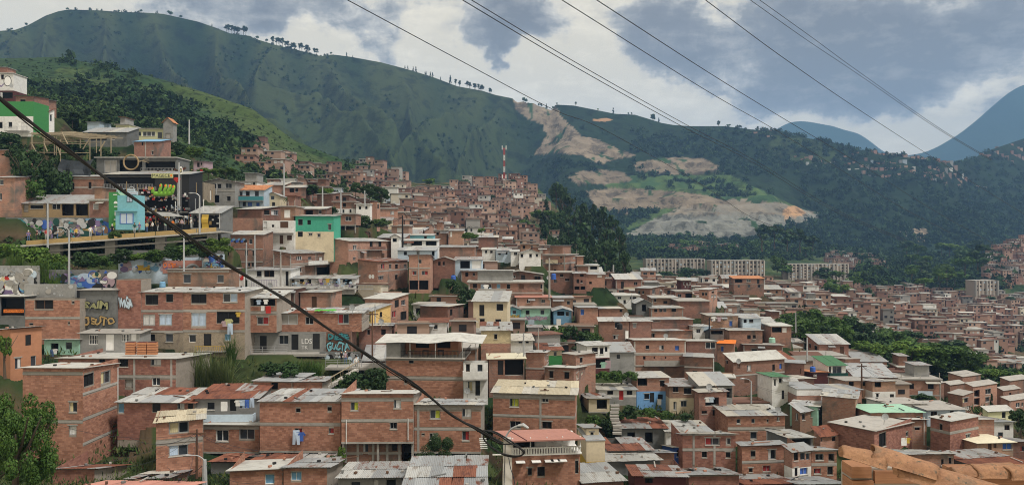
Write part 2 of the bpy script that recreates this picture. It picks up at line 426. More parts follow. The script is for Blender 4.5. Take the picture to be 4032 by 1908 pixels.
FINGERS = [skin_mesh([(bx * s,.2,8 * s),((bx * .6 + tx * .4) * s,.0,(6 + tz * .35) * s),(tx * s,-.05,tz * .68 * s),(tx * s,-.02,tz * s)],[7.5 * s,6.6 * s,6.2 * s,4.8 * s],'lime','finger') for bx,tx,tz in ((8,10,34),(34,42,47),(52,62,46),(66,79,45),(84,93,42))]
def body(seed,pose):
 r = random.Random(seed); lx = pose; P = [(0,0,.95),(0,0,1.15),(0,.0,1.38),(0,-.01,1.5),(0,-.02,1.62),(0,-.02,1.73),(-.19,0,1.40),(-.26,-.02,1.12),(-.24,-.16 if lx else -.03,.88),(.19,0,1.40),(.26,.0,1.12),(.25,-.1,.86),(-.10,0,.90),(-.11,-.05 * lx,.48),(-.11,.12 * lx,.06),(-.11,.0 + .1 * lx - .12,.03),(.10,0,.90),(.11,-.12 * lx,.5),(.11,-.14 * lx,.06),(.11,-.26 * lx - .12,.03)]
 E = [(0,1),(1,2),(2,3),(3,4),(4,5),(2,6),(6,7),(7,8),(2,9),(9,10),(10,11),(0,12),(12,13),(13,14),(14,15),(0,16),(16,17),(17,18),(18,19)]; Rr = [.15,.135,.16,.055,.095,.085,.065,.05,.035,.065,.05,.035,.09,.065,.045,.04,.09,.065,.045,.04]
 me = bpy.data.meshes.new('b'); me.from_pydata(P,E,[]); ob = bpy.data.objects.new('b',me); COL.objects.link(ob); ob.modifiers.new('s','SKIN'); sv = me.skin_vertices[0].data
 for i,q in enumerate(Rr): sv[i].radius = (q,q * (.7 if i < 3 else 1))
 sv[0].use_root = True; m2 = ob.modifiers.new('u','SUBSURF'); m2.levels = 1; m2.render_levels = 1; out = bpy.data.meshes.new_from_object(ob.evaluated_get(bpy.context.evaluated_depsgraph_get())); bpy.data.objects.remove(ob); out.materials.clear()
 for k in ('skin','whitepaint','jeans','black'): out.materials.append(MATS[k])
 for p in out.polygons:
  c = p.center; p.use_smooth = True; p.material_index = 3 if c.z < .1 else 2 if c.z < .93 and abs(c.x) < .2 else 0 if c.z > 1.47 or (c.z < 1.12 and abs(c.x) > .2) else 1
 return out
BODIES = [body(1,0),body(2,1),body(3,.6)]
# ------------------------------------------------------------------ the land: sections (depth, height) across the valley
DK = np.array([12,20,45,62,77,90,103,115,130,150,175,205,245,300],float)
TCOL = np.array([-900,0,500,1000,1400,1800,2150,2500,2900,3300,3700,4032,4900],float)
TY = np.array([
 [2950,2450,2010,1905,1790,1420,1240,1020,900,720,560,440,390,365],
 [2950,2450,2010,1905,1790,1430,1250,1020,900,720,570,450,400,375],
 [2950,2450,2010,1910,1800,1500,1330,1075,945,780,640,560,500,460],
 [2950,2450,2030,1920,1800,1560,1390,1300,1180,1040,890,780,710,650],
 [2950,2450,2030,1920,1800,1610,1450,1330,1240,1090,940,850,800,770],
 [2950,2450,2030,1925,1820,1640,1500,1390,1290,1200,1090,1020,990,945],
 [2950,2450,2030,1935,1850,1700,1560,1440,1345,1240,1160,1105,1055,1015],
 [2950,2450,2060,1970,1890,1780,1680,1590,1490,1350,1260,1195,1145,1105],
 [2950,2450,2090,1990,1910,1810,1700,1610,1520,1430,1350,1280,1210,1145],
 [2950,2450,2120,2010,1920,1830,1740,1650,1570,1490,1430,1370,1310,1250],
 [2950,2450,2120,2010,1920,1840,1750,1670,1600,1545,1510,1470,1430,1390],
 [2950,2450,2120,2010,1930,1850,1765,1690,1620,1580,1545,1520,1490,1460],
 [2950,2450,2120,2010,1930,1850,1765,1690,1620,1580,1545,1520,1490,1460]],float)
MID = ([-900,0,500,1000,1300,1500,1800,2150,2300,2500,2900,3300,3700,4032,4900],
  [420,420,420,410,400,390,420,430,430,430,430,430,440,460,460],
  [310,325,395,560,680,760,845,925,1030,1078,1092,1165,1272,1335,1335])
CRE = ([-900,0,130,250,480,560,660,800,900,1000,1150,1300,1430,1500,1650,1800,2000,2120,2200,2300,2400,2700,3000,3300,3700,3850,3900,4032,4900],
  [600,600,595,590,560,550,545,535,528,520,505,490,480,480,520,560,580,590,570,560,560,580,580,560,560,680,740,780,780],
  [205,228,226,222,276,290,318,360,395,430,545,608,652,684,720,716,716,738,820,960,1055,1060,1062,1098,1180,1090,1000,955,930])
BEH = ([-900,0,500,1000,1400,1800,2150,2300,2500,2900,3300,3700,3900,4032,4900],
  [800,800,760,700,700,800,830,900,1080,1120,1120,1050,1050,1060,1060],
  [380,400,440,600,760,770,800,930,938,944,962,1010,1010,1000,1000])
ii = lambda S,k,px: np.interp(px,S[0],S[k])
NC = 560
cpx = np.linspace(-880,4880,NC)
rows1 = np.geomspace(12,300,150)
def smooth1(a,n):
 k = np.ones(n) / n
 return np.convolve(np.pad(a,(n // 2,n - 1 - n // 2),'edge'),k,'valid')
YT = np.array([[np.interp(math.log(d),np.log(DK),TY[c]) for d in rows1] for c in range(len(TCOL))])
YT = np.array([np.interp(cpx,TCOL,YT[:,r]) for r in range(len(rows1))])         # rows x cols
YT = np.array([smooth1(r,15) for r in YT])
D_A = [np.full(NC,d) for d in rows1]; Y_A = list(YT)
def addsec(n,d0,y0,d1,y1,skip0=True):
 for t in np.linspace(0,1,n + 1)[1 if skip0 else 0:]:
  D_A.append(np.exp(np.log(d0) * (1 - t) + np.log(d1) * t)); Y_A.append(y0 * (1 - t) + y1 * t)
m_d,m_y = ii(MID,1,cpx),ii(MID,2,cpx); c_d,c_y = ii(CRE,1,cpx),ii(CRE,2,cpx); b_d,b_y = ii(BEH,1,cpx),ii(BEH,2,cpx)
addsec(26,D_A[-1],Y_A[-1],m_d,m_y); addsec(28,m_d,m_y,c_d,c_y); nrow_crest = len(D_A) - 1
addsec(40,c_d,c_y,b_d,b_y)
D_A = np.array(D_A); Y_A = np.array(Y_A)
PXG = np.repeat(cpx[None,:],len(D_A),0)
X_A = (PXG - CX) / FPX * D_A; Z_A = (CY - Y_A) / FPX * D_A
far = np.clip((D_A - 200) / 250,0,1)
Z_A = Z_A - far * 9.0 * np.clip(ridged(X_A / 120,D_A / 120,4) - .35,0,1) * (np.abs(np.arange(len(D_A)) - nrow_crest)[:,None] > 3) - .8 * fbm(X_A / 9,D_A / 9,3) * np.clip(D_A / 60,0,1)
def colf(px): return min(max((px - cpx[0]) / (cpx[-1] - cpx[0]) * (NC - 1),0),NC - 1.001)
def ground(px,d):
 """height of the land along the photo column px at depth d"""
 c = colf(px); i = int(c); f = c - i
 z0 = np.interp(d,D_A[:,i],Z_A[:,i]); z1 = np.interp(d,D_A[:,i + 1],Z_A[:,i + 1])
 return float(z0 * (1 - f) + z1 * f)
def ground_xy(x,y): return ground(x / y * FPX + CX,y)
def depth_at(px,py,dmin=20,dmax=1100):
 """depth at which the ray through the photo point first meets the land"""
 c = int(round(colf(px))); dd = D_A[:,c]; yy = CY - Z_A[:,c] / dd * FPX
 for k in range(len(dd)):
  if dd[k] >= dmin and yy[k] <= py:
   if k == 0: return float(dd[0])
   t = (yy[k - 1] - py) / max(yy[k - 1] - yy[k],1e-6)
   return float(min(dd[k - 1] + (dd[k] - dd[k - 1]) * min(max(t,0),1),dmax))
 return dmax
FOOT = []        # (root x, y, angle, w, dep, zbase): footprints cut level into the slope
def in_foot(x,y,m=0.0):
 for (fx,fy,a,w,dp,z) in FOOT:
  dx,dy = x - fx,y - fy
  if abs(dx) > 40 or abs(dy) > 40: continue
  u = dx * math.cos(a) + dy * math.sin(a); v = -dx * math.sin(a) + dy * math.cos(a)
  if -m < u < w + m and -m < v < dp + m: return True
 return False
def inpoly(px,py,poly):
 x = np.asarray(px); y = np.asarray(py); r = np.zeros(x.shape,bool); n = len(poly)
 for i in range(n):
  x0,y0 = poly[i]; x1,y1 = poly[(i + 1) % n]
  c = ((y0 > y) != (y1 > y)) & (x < (x1 - x0) * (y - y0) / (y1 - y0 + 1e-9) + x0)
  r ^= c
 return r
GRASS = np.array((.043,.066,.021)); OLIVE = np.array((.062,.082,.030)); FOREST = np.array((.020,.042,.016))
SOIL = np.array((.16,.115,.07)); TANR = np.array((.20,.16,.115)); GREYR = np.array((.17,.17,.15)); ORANGE = np.array((.36,.22,.12))
def lerp(a,b,t): return a * (1 - t[...,None]) + b * t[...,None]
def finish_terrain():
 """cut the footprints in, colour the land and link it"""
 global Z_A
 for (fx,fy,a,w,dp,z) in FOOT:                  # banks filled up under the houses
  r = math.hypot(w,dp) + 8
  sel = np.where((np.abs(X_A - fx) < r) & (np.abs(D_A - fy) < r))
  if not len(sel[0]): continue
  dx = X_A[sel] - fx; dy = D_A[sel] - fy
  u = dx * math.cos(a) + dy * math.sin(a); v = -dx * math.sin(a) + dy * math.cos(a)
  dist = np.maximum(np.maximum(-u,u - w),np.maximum(-v,v - dp)); zz = z - .4 - np.maximum(dist,0) * 1.1
  ok = (zz > Z_A[sel]) & (zz - Z_A[sel] < 7)
  s0,s1 = sel[0][ok],sel[1][ok]; Z_A[s0,s1] = np.maximum(Z_A[s0,s1],zz[ok])
 for (fx,fy,a,w,dp,z) in FOOT:
  r = math.hypot(w,dp) + 8
  sel = np.where((np.abs(X_A - fx) < r) & (np.abs(D_A - fy) < r))
  if not len(sel[0]): continue
  dx = X_A[sel] - fx; dy = D_A[sel] - fy
  u = dx * math.cos(a) + dy * math.sin(a); v = -dx * math.sin(a) + dy * math.cos(a)
  ok = (u > -1.5) & (u < w + 1.5) & (v > -4.0) & (v < dp + .8)
  s0,s1 = sel[0][ok],sel[1][ok]
  Z_A[s0,s1] = np.minimum(Z_A[s0,s1],z - .15)
 Ypx = CY - Z_A / D_A * FPX
 n = fbm(X_A / 55,D_A / 55,5); n2 = fbm(X_A / 14,D_A / 14,4)
 col = lerp(np.broadcast_to(FOREST,X_A.shape + (3,)),OLIVE,np.clip((n2 - .35) * 3,0,1))
 hill = np.clip((D_A - 190) / 60,0,1) * (PXG < 1560)
 g = np.clip((n - .40) * 5,0,1)
 hc = lerp(np.broadcast_to(FOREST * 1.1,X_A.shape + (3,)),GRASS,g)
 col = lerp(col,hc,hill)
 for poly in ([(520,545),(640,470),(780,455),(900,500),(900,560),(560,560)],[(700,330),(1000,425),(1190,560),(1100,560),(800,430)],[(900,600),(1300,615),(1480,690),(1300,680),(960,660)],
     [(150,330),(250,250),(400,270),(520,320),(430,350),(250,370)]):
  q = inpoly(PXG + 60 * (n2 - .5),Ypx + 60 * (n - .5),poly) & (D_A > 200)
  col[q] = lerp(col[q],GRASS * 1.05,np.clip((n2[q] - .25) * 2.2,0,.9))
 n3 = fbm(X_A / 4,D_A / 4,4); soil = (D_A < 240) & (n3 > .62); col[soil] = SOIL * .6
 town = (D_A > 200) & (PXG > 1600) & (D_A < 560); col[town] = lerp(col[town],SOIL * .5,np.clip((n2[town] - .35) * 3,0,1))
 col = col * np.where(D_A < 260,.62,1.0)[...,None]  # near ground darkened: shade of the gaps between houses put into the colour
 V = np.stack([X_A,D_A,Z_A],-1).reshape(-1,3)
 nr,nc = X_A.shape; i = np.arange(nr * nc).reshape(nr,nc)
 F = np.stack([i[:-1,:-1],i[:-1,1:],i[1:,1:],i[1:,:-1]],-1).reshape(-1,4)
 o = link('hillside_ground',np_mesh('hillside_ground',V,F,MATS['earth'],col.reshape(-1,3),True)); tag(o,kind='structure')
# ---- the big ridge behind the town
SKY_L = [(-900,300),(-500,200),(-200,150),(0,122),(60,118),(110,100),(180,62),(230,45),(270,38),(330,40),(400,42),(470,48),(560,50),(640,55),(700,68),(780,86),(850,110),(905,132),
   (985,142),(1000,152),(1080,176),(1240,214),(1262,222),(1310,215),(1380,224),(1500,246),(1600,272),(1700,302),(1800,340),(1900,358),(1950,374),(2000,384),(2060,396),(2130,410),(2172,424),
   (2190,412),(2260,416),(2340,432),(2420,448),(2500,452),(2560,470),(2604,484),(2650,492),(2720,497),(2850,497),(2900,502),(2960,510),(3050,516),(3200,548),(3300,572),(3400,592),(3470,608),
   (3540,616),(3640,626),(3720,640),(3800,640),(3900,590),(4032,545),(4400,480),(4900,430)]
SKD = ([-900,0,600,1000,1500,2000,2600,3000,3400,3700,4032,4900],[1500,1550,1700,1750,1800,1850,1850,1750,1600,1600,1900,1900])
B0 = ([-900,0,500,1000,1400,1800,2150,2300,2500,2900,3300,3700,4032,4900],[780,780,740,690,690,780,810,880,1060,1100,1100,1030,1040,1040],
  [420,440,480,640,790,800,830,960,960,965,985,1035,1025,1025])
B1 = ([-900,0,500,1000,1400,1800,2150,2400,2550,2700,3000,3200,3400,3700,4032,4900],[1150,1150,1150,1150,1150,1200,1280,1300,1230,1220,1220,1250,1250,1250,1300,1300],
  [270,250,270,430,540,620,700,800,850,800,800,850,880,880,860,860])
def build_mountain():
 nc = 820; px = np.linspace(-860,4860,nc)
 f = lambda S,k: np.interp(px,S[0],S[k])
 sy = np.interp(px,[p[0] for p in SKY_L],[p[1] for p in SKY_L]); sdp = np.interp(px,*SKD)
 d0,y0,d1,y1 = f(B0,1),smooth1(f(B0,2),21),f(B1,1),smooth1(f(B1,2),21)
 D,Y = [],[]
 for t in np.linspace(0,1,90)[:-1]: D.append(d0 + (d1 - d0) * t); Y.append(y0 + (y1 - y0) * t)
 for t in np.linspace(0,1,150): D.append(d1 + (sdp - d1) * t); Y.append(y1 + (sy - y1) * t)
 kc = len(D) - 1
 for t in np.linspace(0,1,30)[1:]: D.append(sdp * (1 + .5 * t)); Y.append(sy + 260 * t)
 D = np.array(D); Y = np.array(Y); PX = np.repeat(px[None],len(D),0)
 X = (PX - CX) / FPX * D; Z = (CY - Y) / FPX * D
 k = np.arange(len(D))[:,None]; mask = np.clip((kc - k) / 34,0,1) * np.clip(k / 40,0,1) * (k <= kc)
 wx = X + 90 * (fbm(X / 260,D / 260,3) - .5); wd = D + 90 * (fbm(X / 260 + 9,D / 260,3) - .5)
 rn = ridged(wx / 230,wd / 700 + 3.1,5); rn2 = ridged(wx / 95,wd / 200,4)
 amp = np.interp(PX,[-900,2000,2500,3300,4900],[150,135,60,50,50])
 SP = [[(1080,176),(1010,260),(1230,312),(1400,392),(1500,470),(1560,560)],[(1900,358),(1760,398),(1640,440),(1560,520),(1450,610)],[(1640,440),(1720,500),(1800,570),(1900,640),(1990,730)],[(600,52),(700,230),(900,420),(1010,520),(1120,600)],[(400,42),(420,190),(520,300),(700,360)],
   [(1262,222),(1380,330),(1570,430)],[(1990,384),(1860,470),(1800,570)],[(850,110),(880,250),(1000,380),(1200,470),(1300,560)],[(180,62),(160,200),(60,320)],[(1500,246),(1620,340),(1640,440)],[(60,118),(-60,260),(-200,330)],[(2340,432),(2420,540),(2600,640)],[(2720,497),(2800,600),(2960,720),(3150,830)],[(3100,527),(3200,650),(3400,760),(3600,840)],[(3540,616),(3650,720),(3850,820)]]
 sdst = np.full(X.shape,1e3); qx = PX + 50 * (fbm(X / 120,D / 200,3) - .5); qy = Y + 40 * (fbm(X / 120 + 3,D / 200,3) - .5)
 for pl in SP:
  for (x0,y0_),(x1,y1_) in zip(pl[:-1],pl[1:]):
   ux,uy = x1 - x0,y1_ - y0_; t = np.clip(((qx - x0) * ux + (qy - y0_) * uy) / (ux * ux + uy * uy),0,1); sdst = np.minimum(sdst,np.hypot(qx - x0 - t * ux,qy - y0_ - t * uy))
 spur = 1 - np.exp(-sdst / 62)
 carve = amp * (.85 * spur + .42 * (1 - rn)) * 1.2 + 26 * (1 - rn2)
 quarry = [(2470,925),(2530,880),(2640,835),(2720,800),(2900,782),(3080,800),(3240,845),(3190,872),(3060,885),(2990,900),(2985,935),(2480,935)]
 bench = [(2305,752),(2400,742),(2600,748),(2830,778),(2880,800),(2780,818),(2650,818),(2450,842),(2335,815)]
 bench2 = [(2230,695),(2330,666),(2450,674),(2500,716),(2400,724),(2270,722)]; bench3 = [(2500,640),(2620,622),(2760,618),(2860,676),(2700,690),(2500,668)]
 scar = [(2020,388),(2090,394),(2160,405),(2195,440),(2240,490),(2290,535),(2360,552),(2440,590),(2510,614),(2430,622),(2370,648),(2300,612),(2180,600),(2098,606),(2130,570),(2152,532),(2140,490),(2085,466),(2032,432)]
 redpatch = [(2335,463),(2410,470),(2400,479),(2340,478)]; sand = [(3535,908),(3600,896),(3650,905),(3640,950),(3620,950),(3560,925)]; orangecut = [(3080,820),(3130,808),(3170,838),(3150,850),(3090,850)]
 green = [(2380,725),(2500,690),(2640,690),(2850,682),(3020,755),(3190,840),(2900,790),(2640,750),(2400,745)]
 green2 = [(2430,850),(2480,835),(2680,815),(2640,835),(2530,880),(2470,905)]
 n = fbm(X / 130,D / 130,5); n2 = fbm(X / 34,D / 34,4)
 jx = PX + 22 * (n2 - .5) + 14 * (fbm(X / 9,D / 9,3) - .5); jy = Y + 30 * (fbm(X / 30 + 40,D / 30,4) - .5)
 allq = [quarry,bench,bench2,bench3,scar]
 rocky = np.zeros(X.shape,bool)
 for q in allq: rocky |= inpoly(jx,jy,q)
 wr = np.clip((PX - 1960) / 330,0,1); wr = wr * wr * (3 - 2 * wr)
 flat = inpoly(PX,Y,[(2200,950),(2200,640),(2520,600),(2900,640),(3300,860),(3300,950)])
 Z = Z - mask * carve * (1 - .8 * wr * (1 - np.clip((PX - 2650) / 500,0,1) * .5))
 Z = Z - np.where(rocky,11 * np.clip(ridged(X / 26,Z / 14 + D / 60,4) - .2,0,1),0)
 st = np.where(flat & (k < kc - 40),(np.abs(((Z + 8 * n) % 17) / 17 - .5) * 2 - .5) * 7,0); Z = Z + st * np.clip(mask * 3,0,1)
 Y = CY - Z / D * FPX; jy = Y + 16 * (fbm(X / 30 + 40,D / 30,4) - .5); left = np.clip((2250 - PX) / 350,0,1)
 grass = np.clip((rn * .35 + n * .4 + .42 * (1 - spur) - .48) * 4,0,1)  # grassy spurs, wooded gullies; the contrast also paints in relief shading
 col = lerp(np.broadcast_to(FOREST * .55,X.shape + (3,)),OLIVE * .60,grass * left)  # greens scaled down, the ridge's backlit shade is in the colour
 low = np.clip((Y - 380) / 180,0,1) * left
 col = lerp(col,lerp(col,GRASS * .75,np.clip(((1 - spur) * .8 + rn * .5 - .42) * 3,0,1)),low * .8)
 right = inpoly(jx,jy,[(3050,530),(3250,560),(3330,640),(3150,640),(3000,600)]); col[right] = GRASS * .75
 for q in (green,green2): r = inpoly(jx,jy,q); col[r] = lerp(np.broadcast_to(np.array((.062,.10,.032)),X.shape + (3,))[r],FOREST * 1.6,np.clip((n2[r] - .45) * 5,0,1))
 for q,c in ((quarry,GREYR),(bench,TANR * .85),(bench2,TANR * .75),(bench3,TANR * .8),(scar,TANR * .95)):
  r = inpoly(jx,jy,q); cc = np.broadcast_to(c,X.shape + (3,))[r]
  cc = lerp(cc,TANR * .9,np.clip((Y[r] < 845) * (n2[r] * 1.2),0,1) if q is quarry else np.zeros(r.sum()))
  w = fbm(X[r] / 16,Z[r] / 7,4); cc = cc * (.62 + .75 * w)[:,None]
  veg = (fbm(X[r] / 22 + 5,D[r] / 22,4) > .70); cc[veg] = FOREST * 1.4
  col[r] = cc
 for q,c in ((redpatch,ORANGE * .8),(sand,TANR * 1.3),(orangecut,ORANGE)): col[inpoly(jx,jy,q)] = c
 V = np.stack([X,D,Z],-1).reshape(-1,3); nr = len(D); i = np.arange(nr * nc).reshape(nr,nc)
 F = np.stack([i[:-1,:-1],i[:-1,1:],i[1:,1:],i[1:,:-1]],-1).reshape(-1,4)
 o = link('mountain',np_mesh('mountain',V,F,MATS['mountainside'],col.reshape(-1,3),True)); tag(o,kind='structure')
 return px,D,X,Z,Y,rocky
MT = build_mountain()
def mountain_z(px,d):
 c = min(max((px - MT[0][0]) / (MT[0][-1] - MT[0][0]) * (len(MT[0]) - 1),0),len(MT[0]) - 1); c = int(round(c))
 return float(np.interp(d,MT[1][:,c],MT[3][:,c]))
def crest(px):
 c = int(round((px - MT[0][0]) / (MT[0][-1] - MT[0][0]) * (len(MT[0]) - 1))); k = 238
 return Vector((MT[2][k,c],MT[1][k,c],MT[3][k,c]))
def far_range(name,prof,d,back,drop):
 px = np.arange(prof[0][0],prof[-1][0] + 1,12.0); y = np.interp(px,[p[0] for p in prof],[p[1] for p in prof]); y = smooth1(y,5)
 D,Y = [],[]
 for t in np.linspace(0,1,60): D.append(d * (.72 + .28 * t) + 0 * px); Y.append(950 + (y - 950) * t)
 for t in np.linspace(0,1,12)[1:]: D.append(d * (1 + .3 * t) + 0 * px); Y.append(y + drop * t)
 D = np.array(D); Y = np.array(Y); PX = np.repeat(px[None],len(D),0); X = (PX - CX) / FPX * D; Z = (CY - Y) / FPX * D
 k = np.arange(len(D))[:,None]; Z = Z - np.clip((59 - k) / 16,0,1) * (k < 59) * 170 * np.clip(ridged(X / 900,D / 900,4) - .4,0,1) - (k < 58) * 0
 Z = np.maximum(Z,-60)
 V = np.stack([X,D,Z],-1).reshape(-1,3); nr,nc = X.shape; i = np.arange(nr * nc).reshape(nr,nc)
 F = np.stack([i[:-1,:-1],i[:-1,1:],i[1:,1:],i[1:,:-1]],-1).reshape(-1,4)
 col = np.broadcast_to(np.array((.022,.045,.022)),V.shape)
 o = link(name,np_mesh(name,V,F,MATS['farmountain'],col,True)); tag(o,kind='structure')
far_range('far_mountain',[(2700,640),(2900,590),(3000,545),(3060,508),(3100,484),(3135,477),(3180,478),(3230,488),(3290,498),(3330,516),(3360,517),(3400,536),(3450,575),(3490,606),(3540,616),(3700,640),(3900,660)],5200,1,300)
far_range('far_mountain',[(3380,660),(3500,622),(3560,613),(3620,606),(3680,585),(3720,562),(3780,526),(3850,470),(3900,425),(3950,382),(3990,352),(4032,334),(4150,292),(4400,285),(4700,330),(5000,400)],4600,1,300)
# ------------------------------------------------------------------ shared unit pieces (scaled per copy)
UM = {}
def unit_meshes():
 def frame(mull):
  mb = MB(); t = .055
  for a,b in (((0,-.02,0),(t,.05,1)),((1 - t,-.02,0),(1,.05,1)),((t,-.02,0),(1 - t,.05,t)),((t,-.02,1 - t),(1 - t,.05,1))): mb.box(a,b)
  for x in mull: mb.box((x - .022,-.01,t),(x + .022,.045,1 - t))
  return mb
 UM['frame'] = frame([]).mesh('window_frame',MATS['greypaint']); UM['frame2'] = frame([.5]).mesh('window_frame',MATS['greypaint']); UM['frame3'] = frame([.34,.67]).mesh('window_frame',MATS['greypaint'])
 UM['pane'] = MB().box((.03,.055,.03),(.97,.075,.97)).mesh('pane',MATS['glass'])
 mb = MB(); n = 9                                         # a hanging curtain with folds
 for i in range(n):
  a,b = i / n,(i + 1) / n; ya,yb = (.012 if i % 2 else -.012),(-.012 if i % 2 else .012)
  mb.poly([(a,ya,0),(b,yb,.02),(b,yb,1),(a,ya,1)]); mb.poly([(a,ya + .008,1),(b,yb + .008,1),(b,yb + .008,.02),(a,ya + .008,0)])
 UM['curtain'] = mb.mesh('curtain',MATS['curtainwhite'])
 mb = MB(); mb.box((0,0,0),(1,.06,1)); mb.box((.12,-.012,.1),(.88,0,.46)); mb.box((.12,-.012,.54),(.88,0,.92)); mb.box((.85,-.05,.48),(.93,-.012,.52))
 UM['door'] = mb.mesh('door',MATS['darkwood'])
 mb = MB()
 for i in range(6): mb.box((.04 + i * .176,-.03,0),(.08 + i * .176,-.01,1))
 for z in (.05,.5,.92): mb.box((0,-.04,z),(1,-.032,z + .03))
 UM['bars'] = mb.mesh('window_bars',MATS['whitepaint'])
 UM['brick'] = MB().box((0,-1,0),(1,0,1)).mesh('brick',MATS['bb'])
 nw = 14; mb = MB(); xs = [i / nw for i in range(nw + 1)]; zz = [.018 * (1 if i % 2 else -1) for i in range(nw + 1)]
 for i in range(nw):
  a,b = xs[i],xs[i + 1]; za,zb = zz[i],zz[i + 1]
  mb.poly([(a,0,za),(b,0,zb),(b,1,zb),(a,1,za)]); mb.poly([(a,1,za - .008),(b,1,zb - .008),(b,0,zb - .008),(a,0,za - .008)])
  mb.poly([(a,0,za - .008),(b,0,zb - .008),(b,0,zb),(a,0,za)])
 mb.poly([(0,0,zz[0] - .008),(0,0,zz[0]),(0,1,zz[0]),(0,1,zz[0] - .008)]); mb.poly([(1,0,zz[-1] - .008),(1,1,zz[-1] - .008),(1,1,zz[-1]),(1,0,zz[-1])])
 UM['sheet'] = mb.mesh('roof_sheet',MATS['zinc'])
 mb = MB(); n = 8
 for i in range(n):
  t0,t1 = math.pi * i / n,math.pi * (i + 1) / n
  a,b = (.5 - .5 * math.cos(t0),.5 - .5 * math.cos(t1)); za,zb = math.sin(t0) * .06,math.sin(t1) * .06
  mb.poly([(a,0,za),(b,0,zb),(b,1,zb),(a,1,za)]); mb.poly([(a,0,za - .02),(b,0,zb - .02),(b,0,zb),(a,0,za)])
 UM['tile'] = mb.mesh('roof_tile',MATS['claytile'])
unit_meshes()
# name, mesh, material : what stands in an opening
WK = {'d': ('void',None),'g': ('glass','steel'),'w': ('glass','whitepaint'),'c': ('glass','steel','curtainwhite'),'y': ('glass','steel','curtaincream'),'l': ('glass','steel','clothlight'),
  'n': ('glass','steel','curtaingreen'),'r': ('glass','steel','curtainred'),'v': ('glass','whitepaint'),'D': ('black',),'W': ('whitepaint',),'R': ('red',),'N': ('darkwood',),'B': ('blue',),'T': ('teal',),'S': ('steel',),'G': ('void',None),'s': ('void',None),
  'p': ('concrete',None),'b': ('blue','steel'),'a': ('skyblue','whitepaint')}
ROOFC = {'z': ('zinc','zinc','zincrust'),'w': ('zincwhite','zincwhite','zincwhite','zinc','zincwhite','asbestos'),'m': ('zinc','zincrust','rust','zincwhite','zinc','zincwhite'),'r': ('rust','rust','zincrust'),'a': ('asbestos','asbestos','zinc','zincrust'),'t': ('tan','tan','asbestos'),
   'k': ('pinkroof',),'G': ('greenroof',),'M': ('mintroof',),'c': ('creamroof',),'R': ('roofwhite',),'T': ('claytile',),'g': ('concrete',),'W': ('roofwhite',),'u': ('skyblue',),'o': ('orange',)}
BRICKOF = {'b': 'bb','r': 'rb','o': 'ob','p': 'ob'}
HOUSES = []
def free_spans(a,b,holes):
 out = [(a,b)]
 for h0,h1 in holes:
  nxt = []
  for s0,s1 in out:
   if h1 <= s0 or h0 >= s1: nxt.append((s0,s1)); continue
   if h0 > s0: nxt.append((s0,h0))
   if h1 < s1: nxt.append((h1,s1))
  out = nxt
 return out
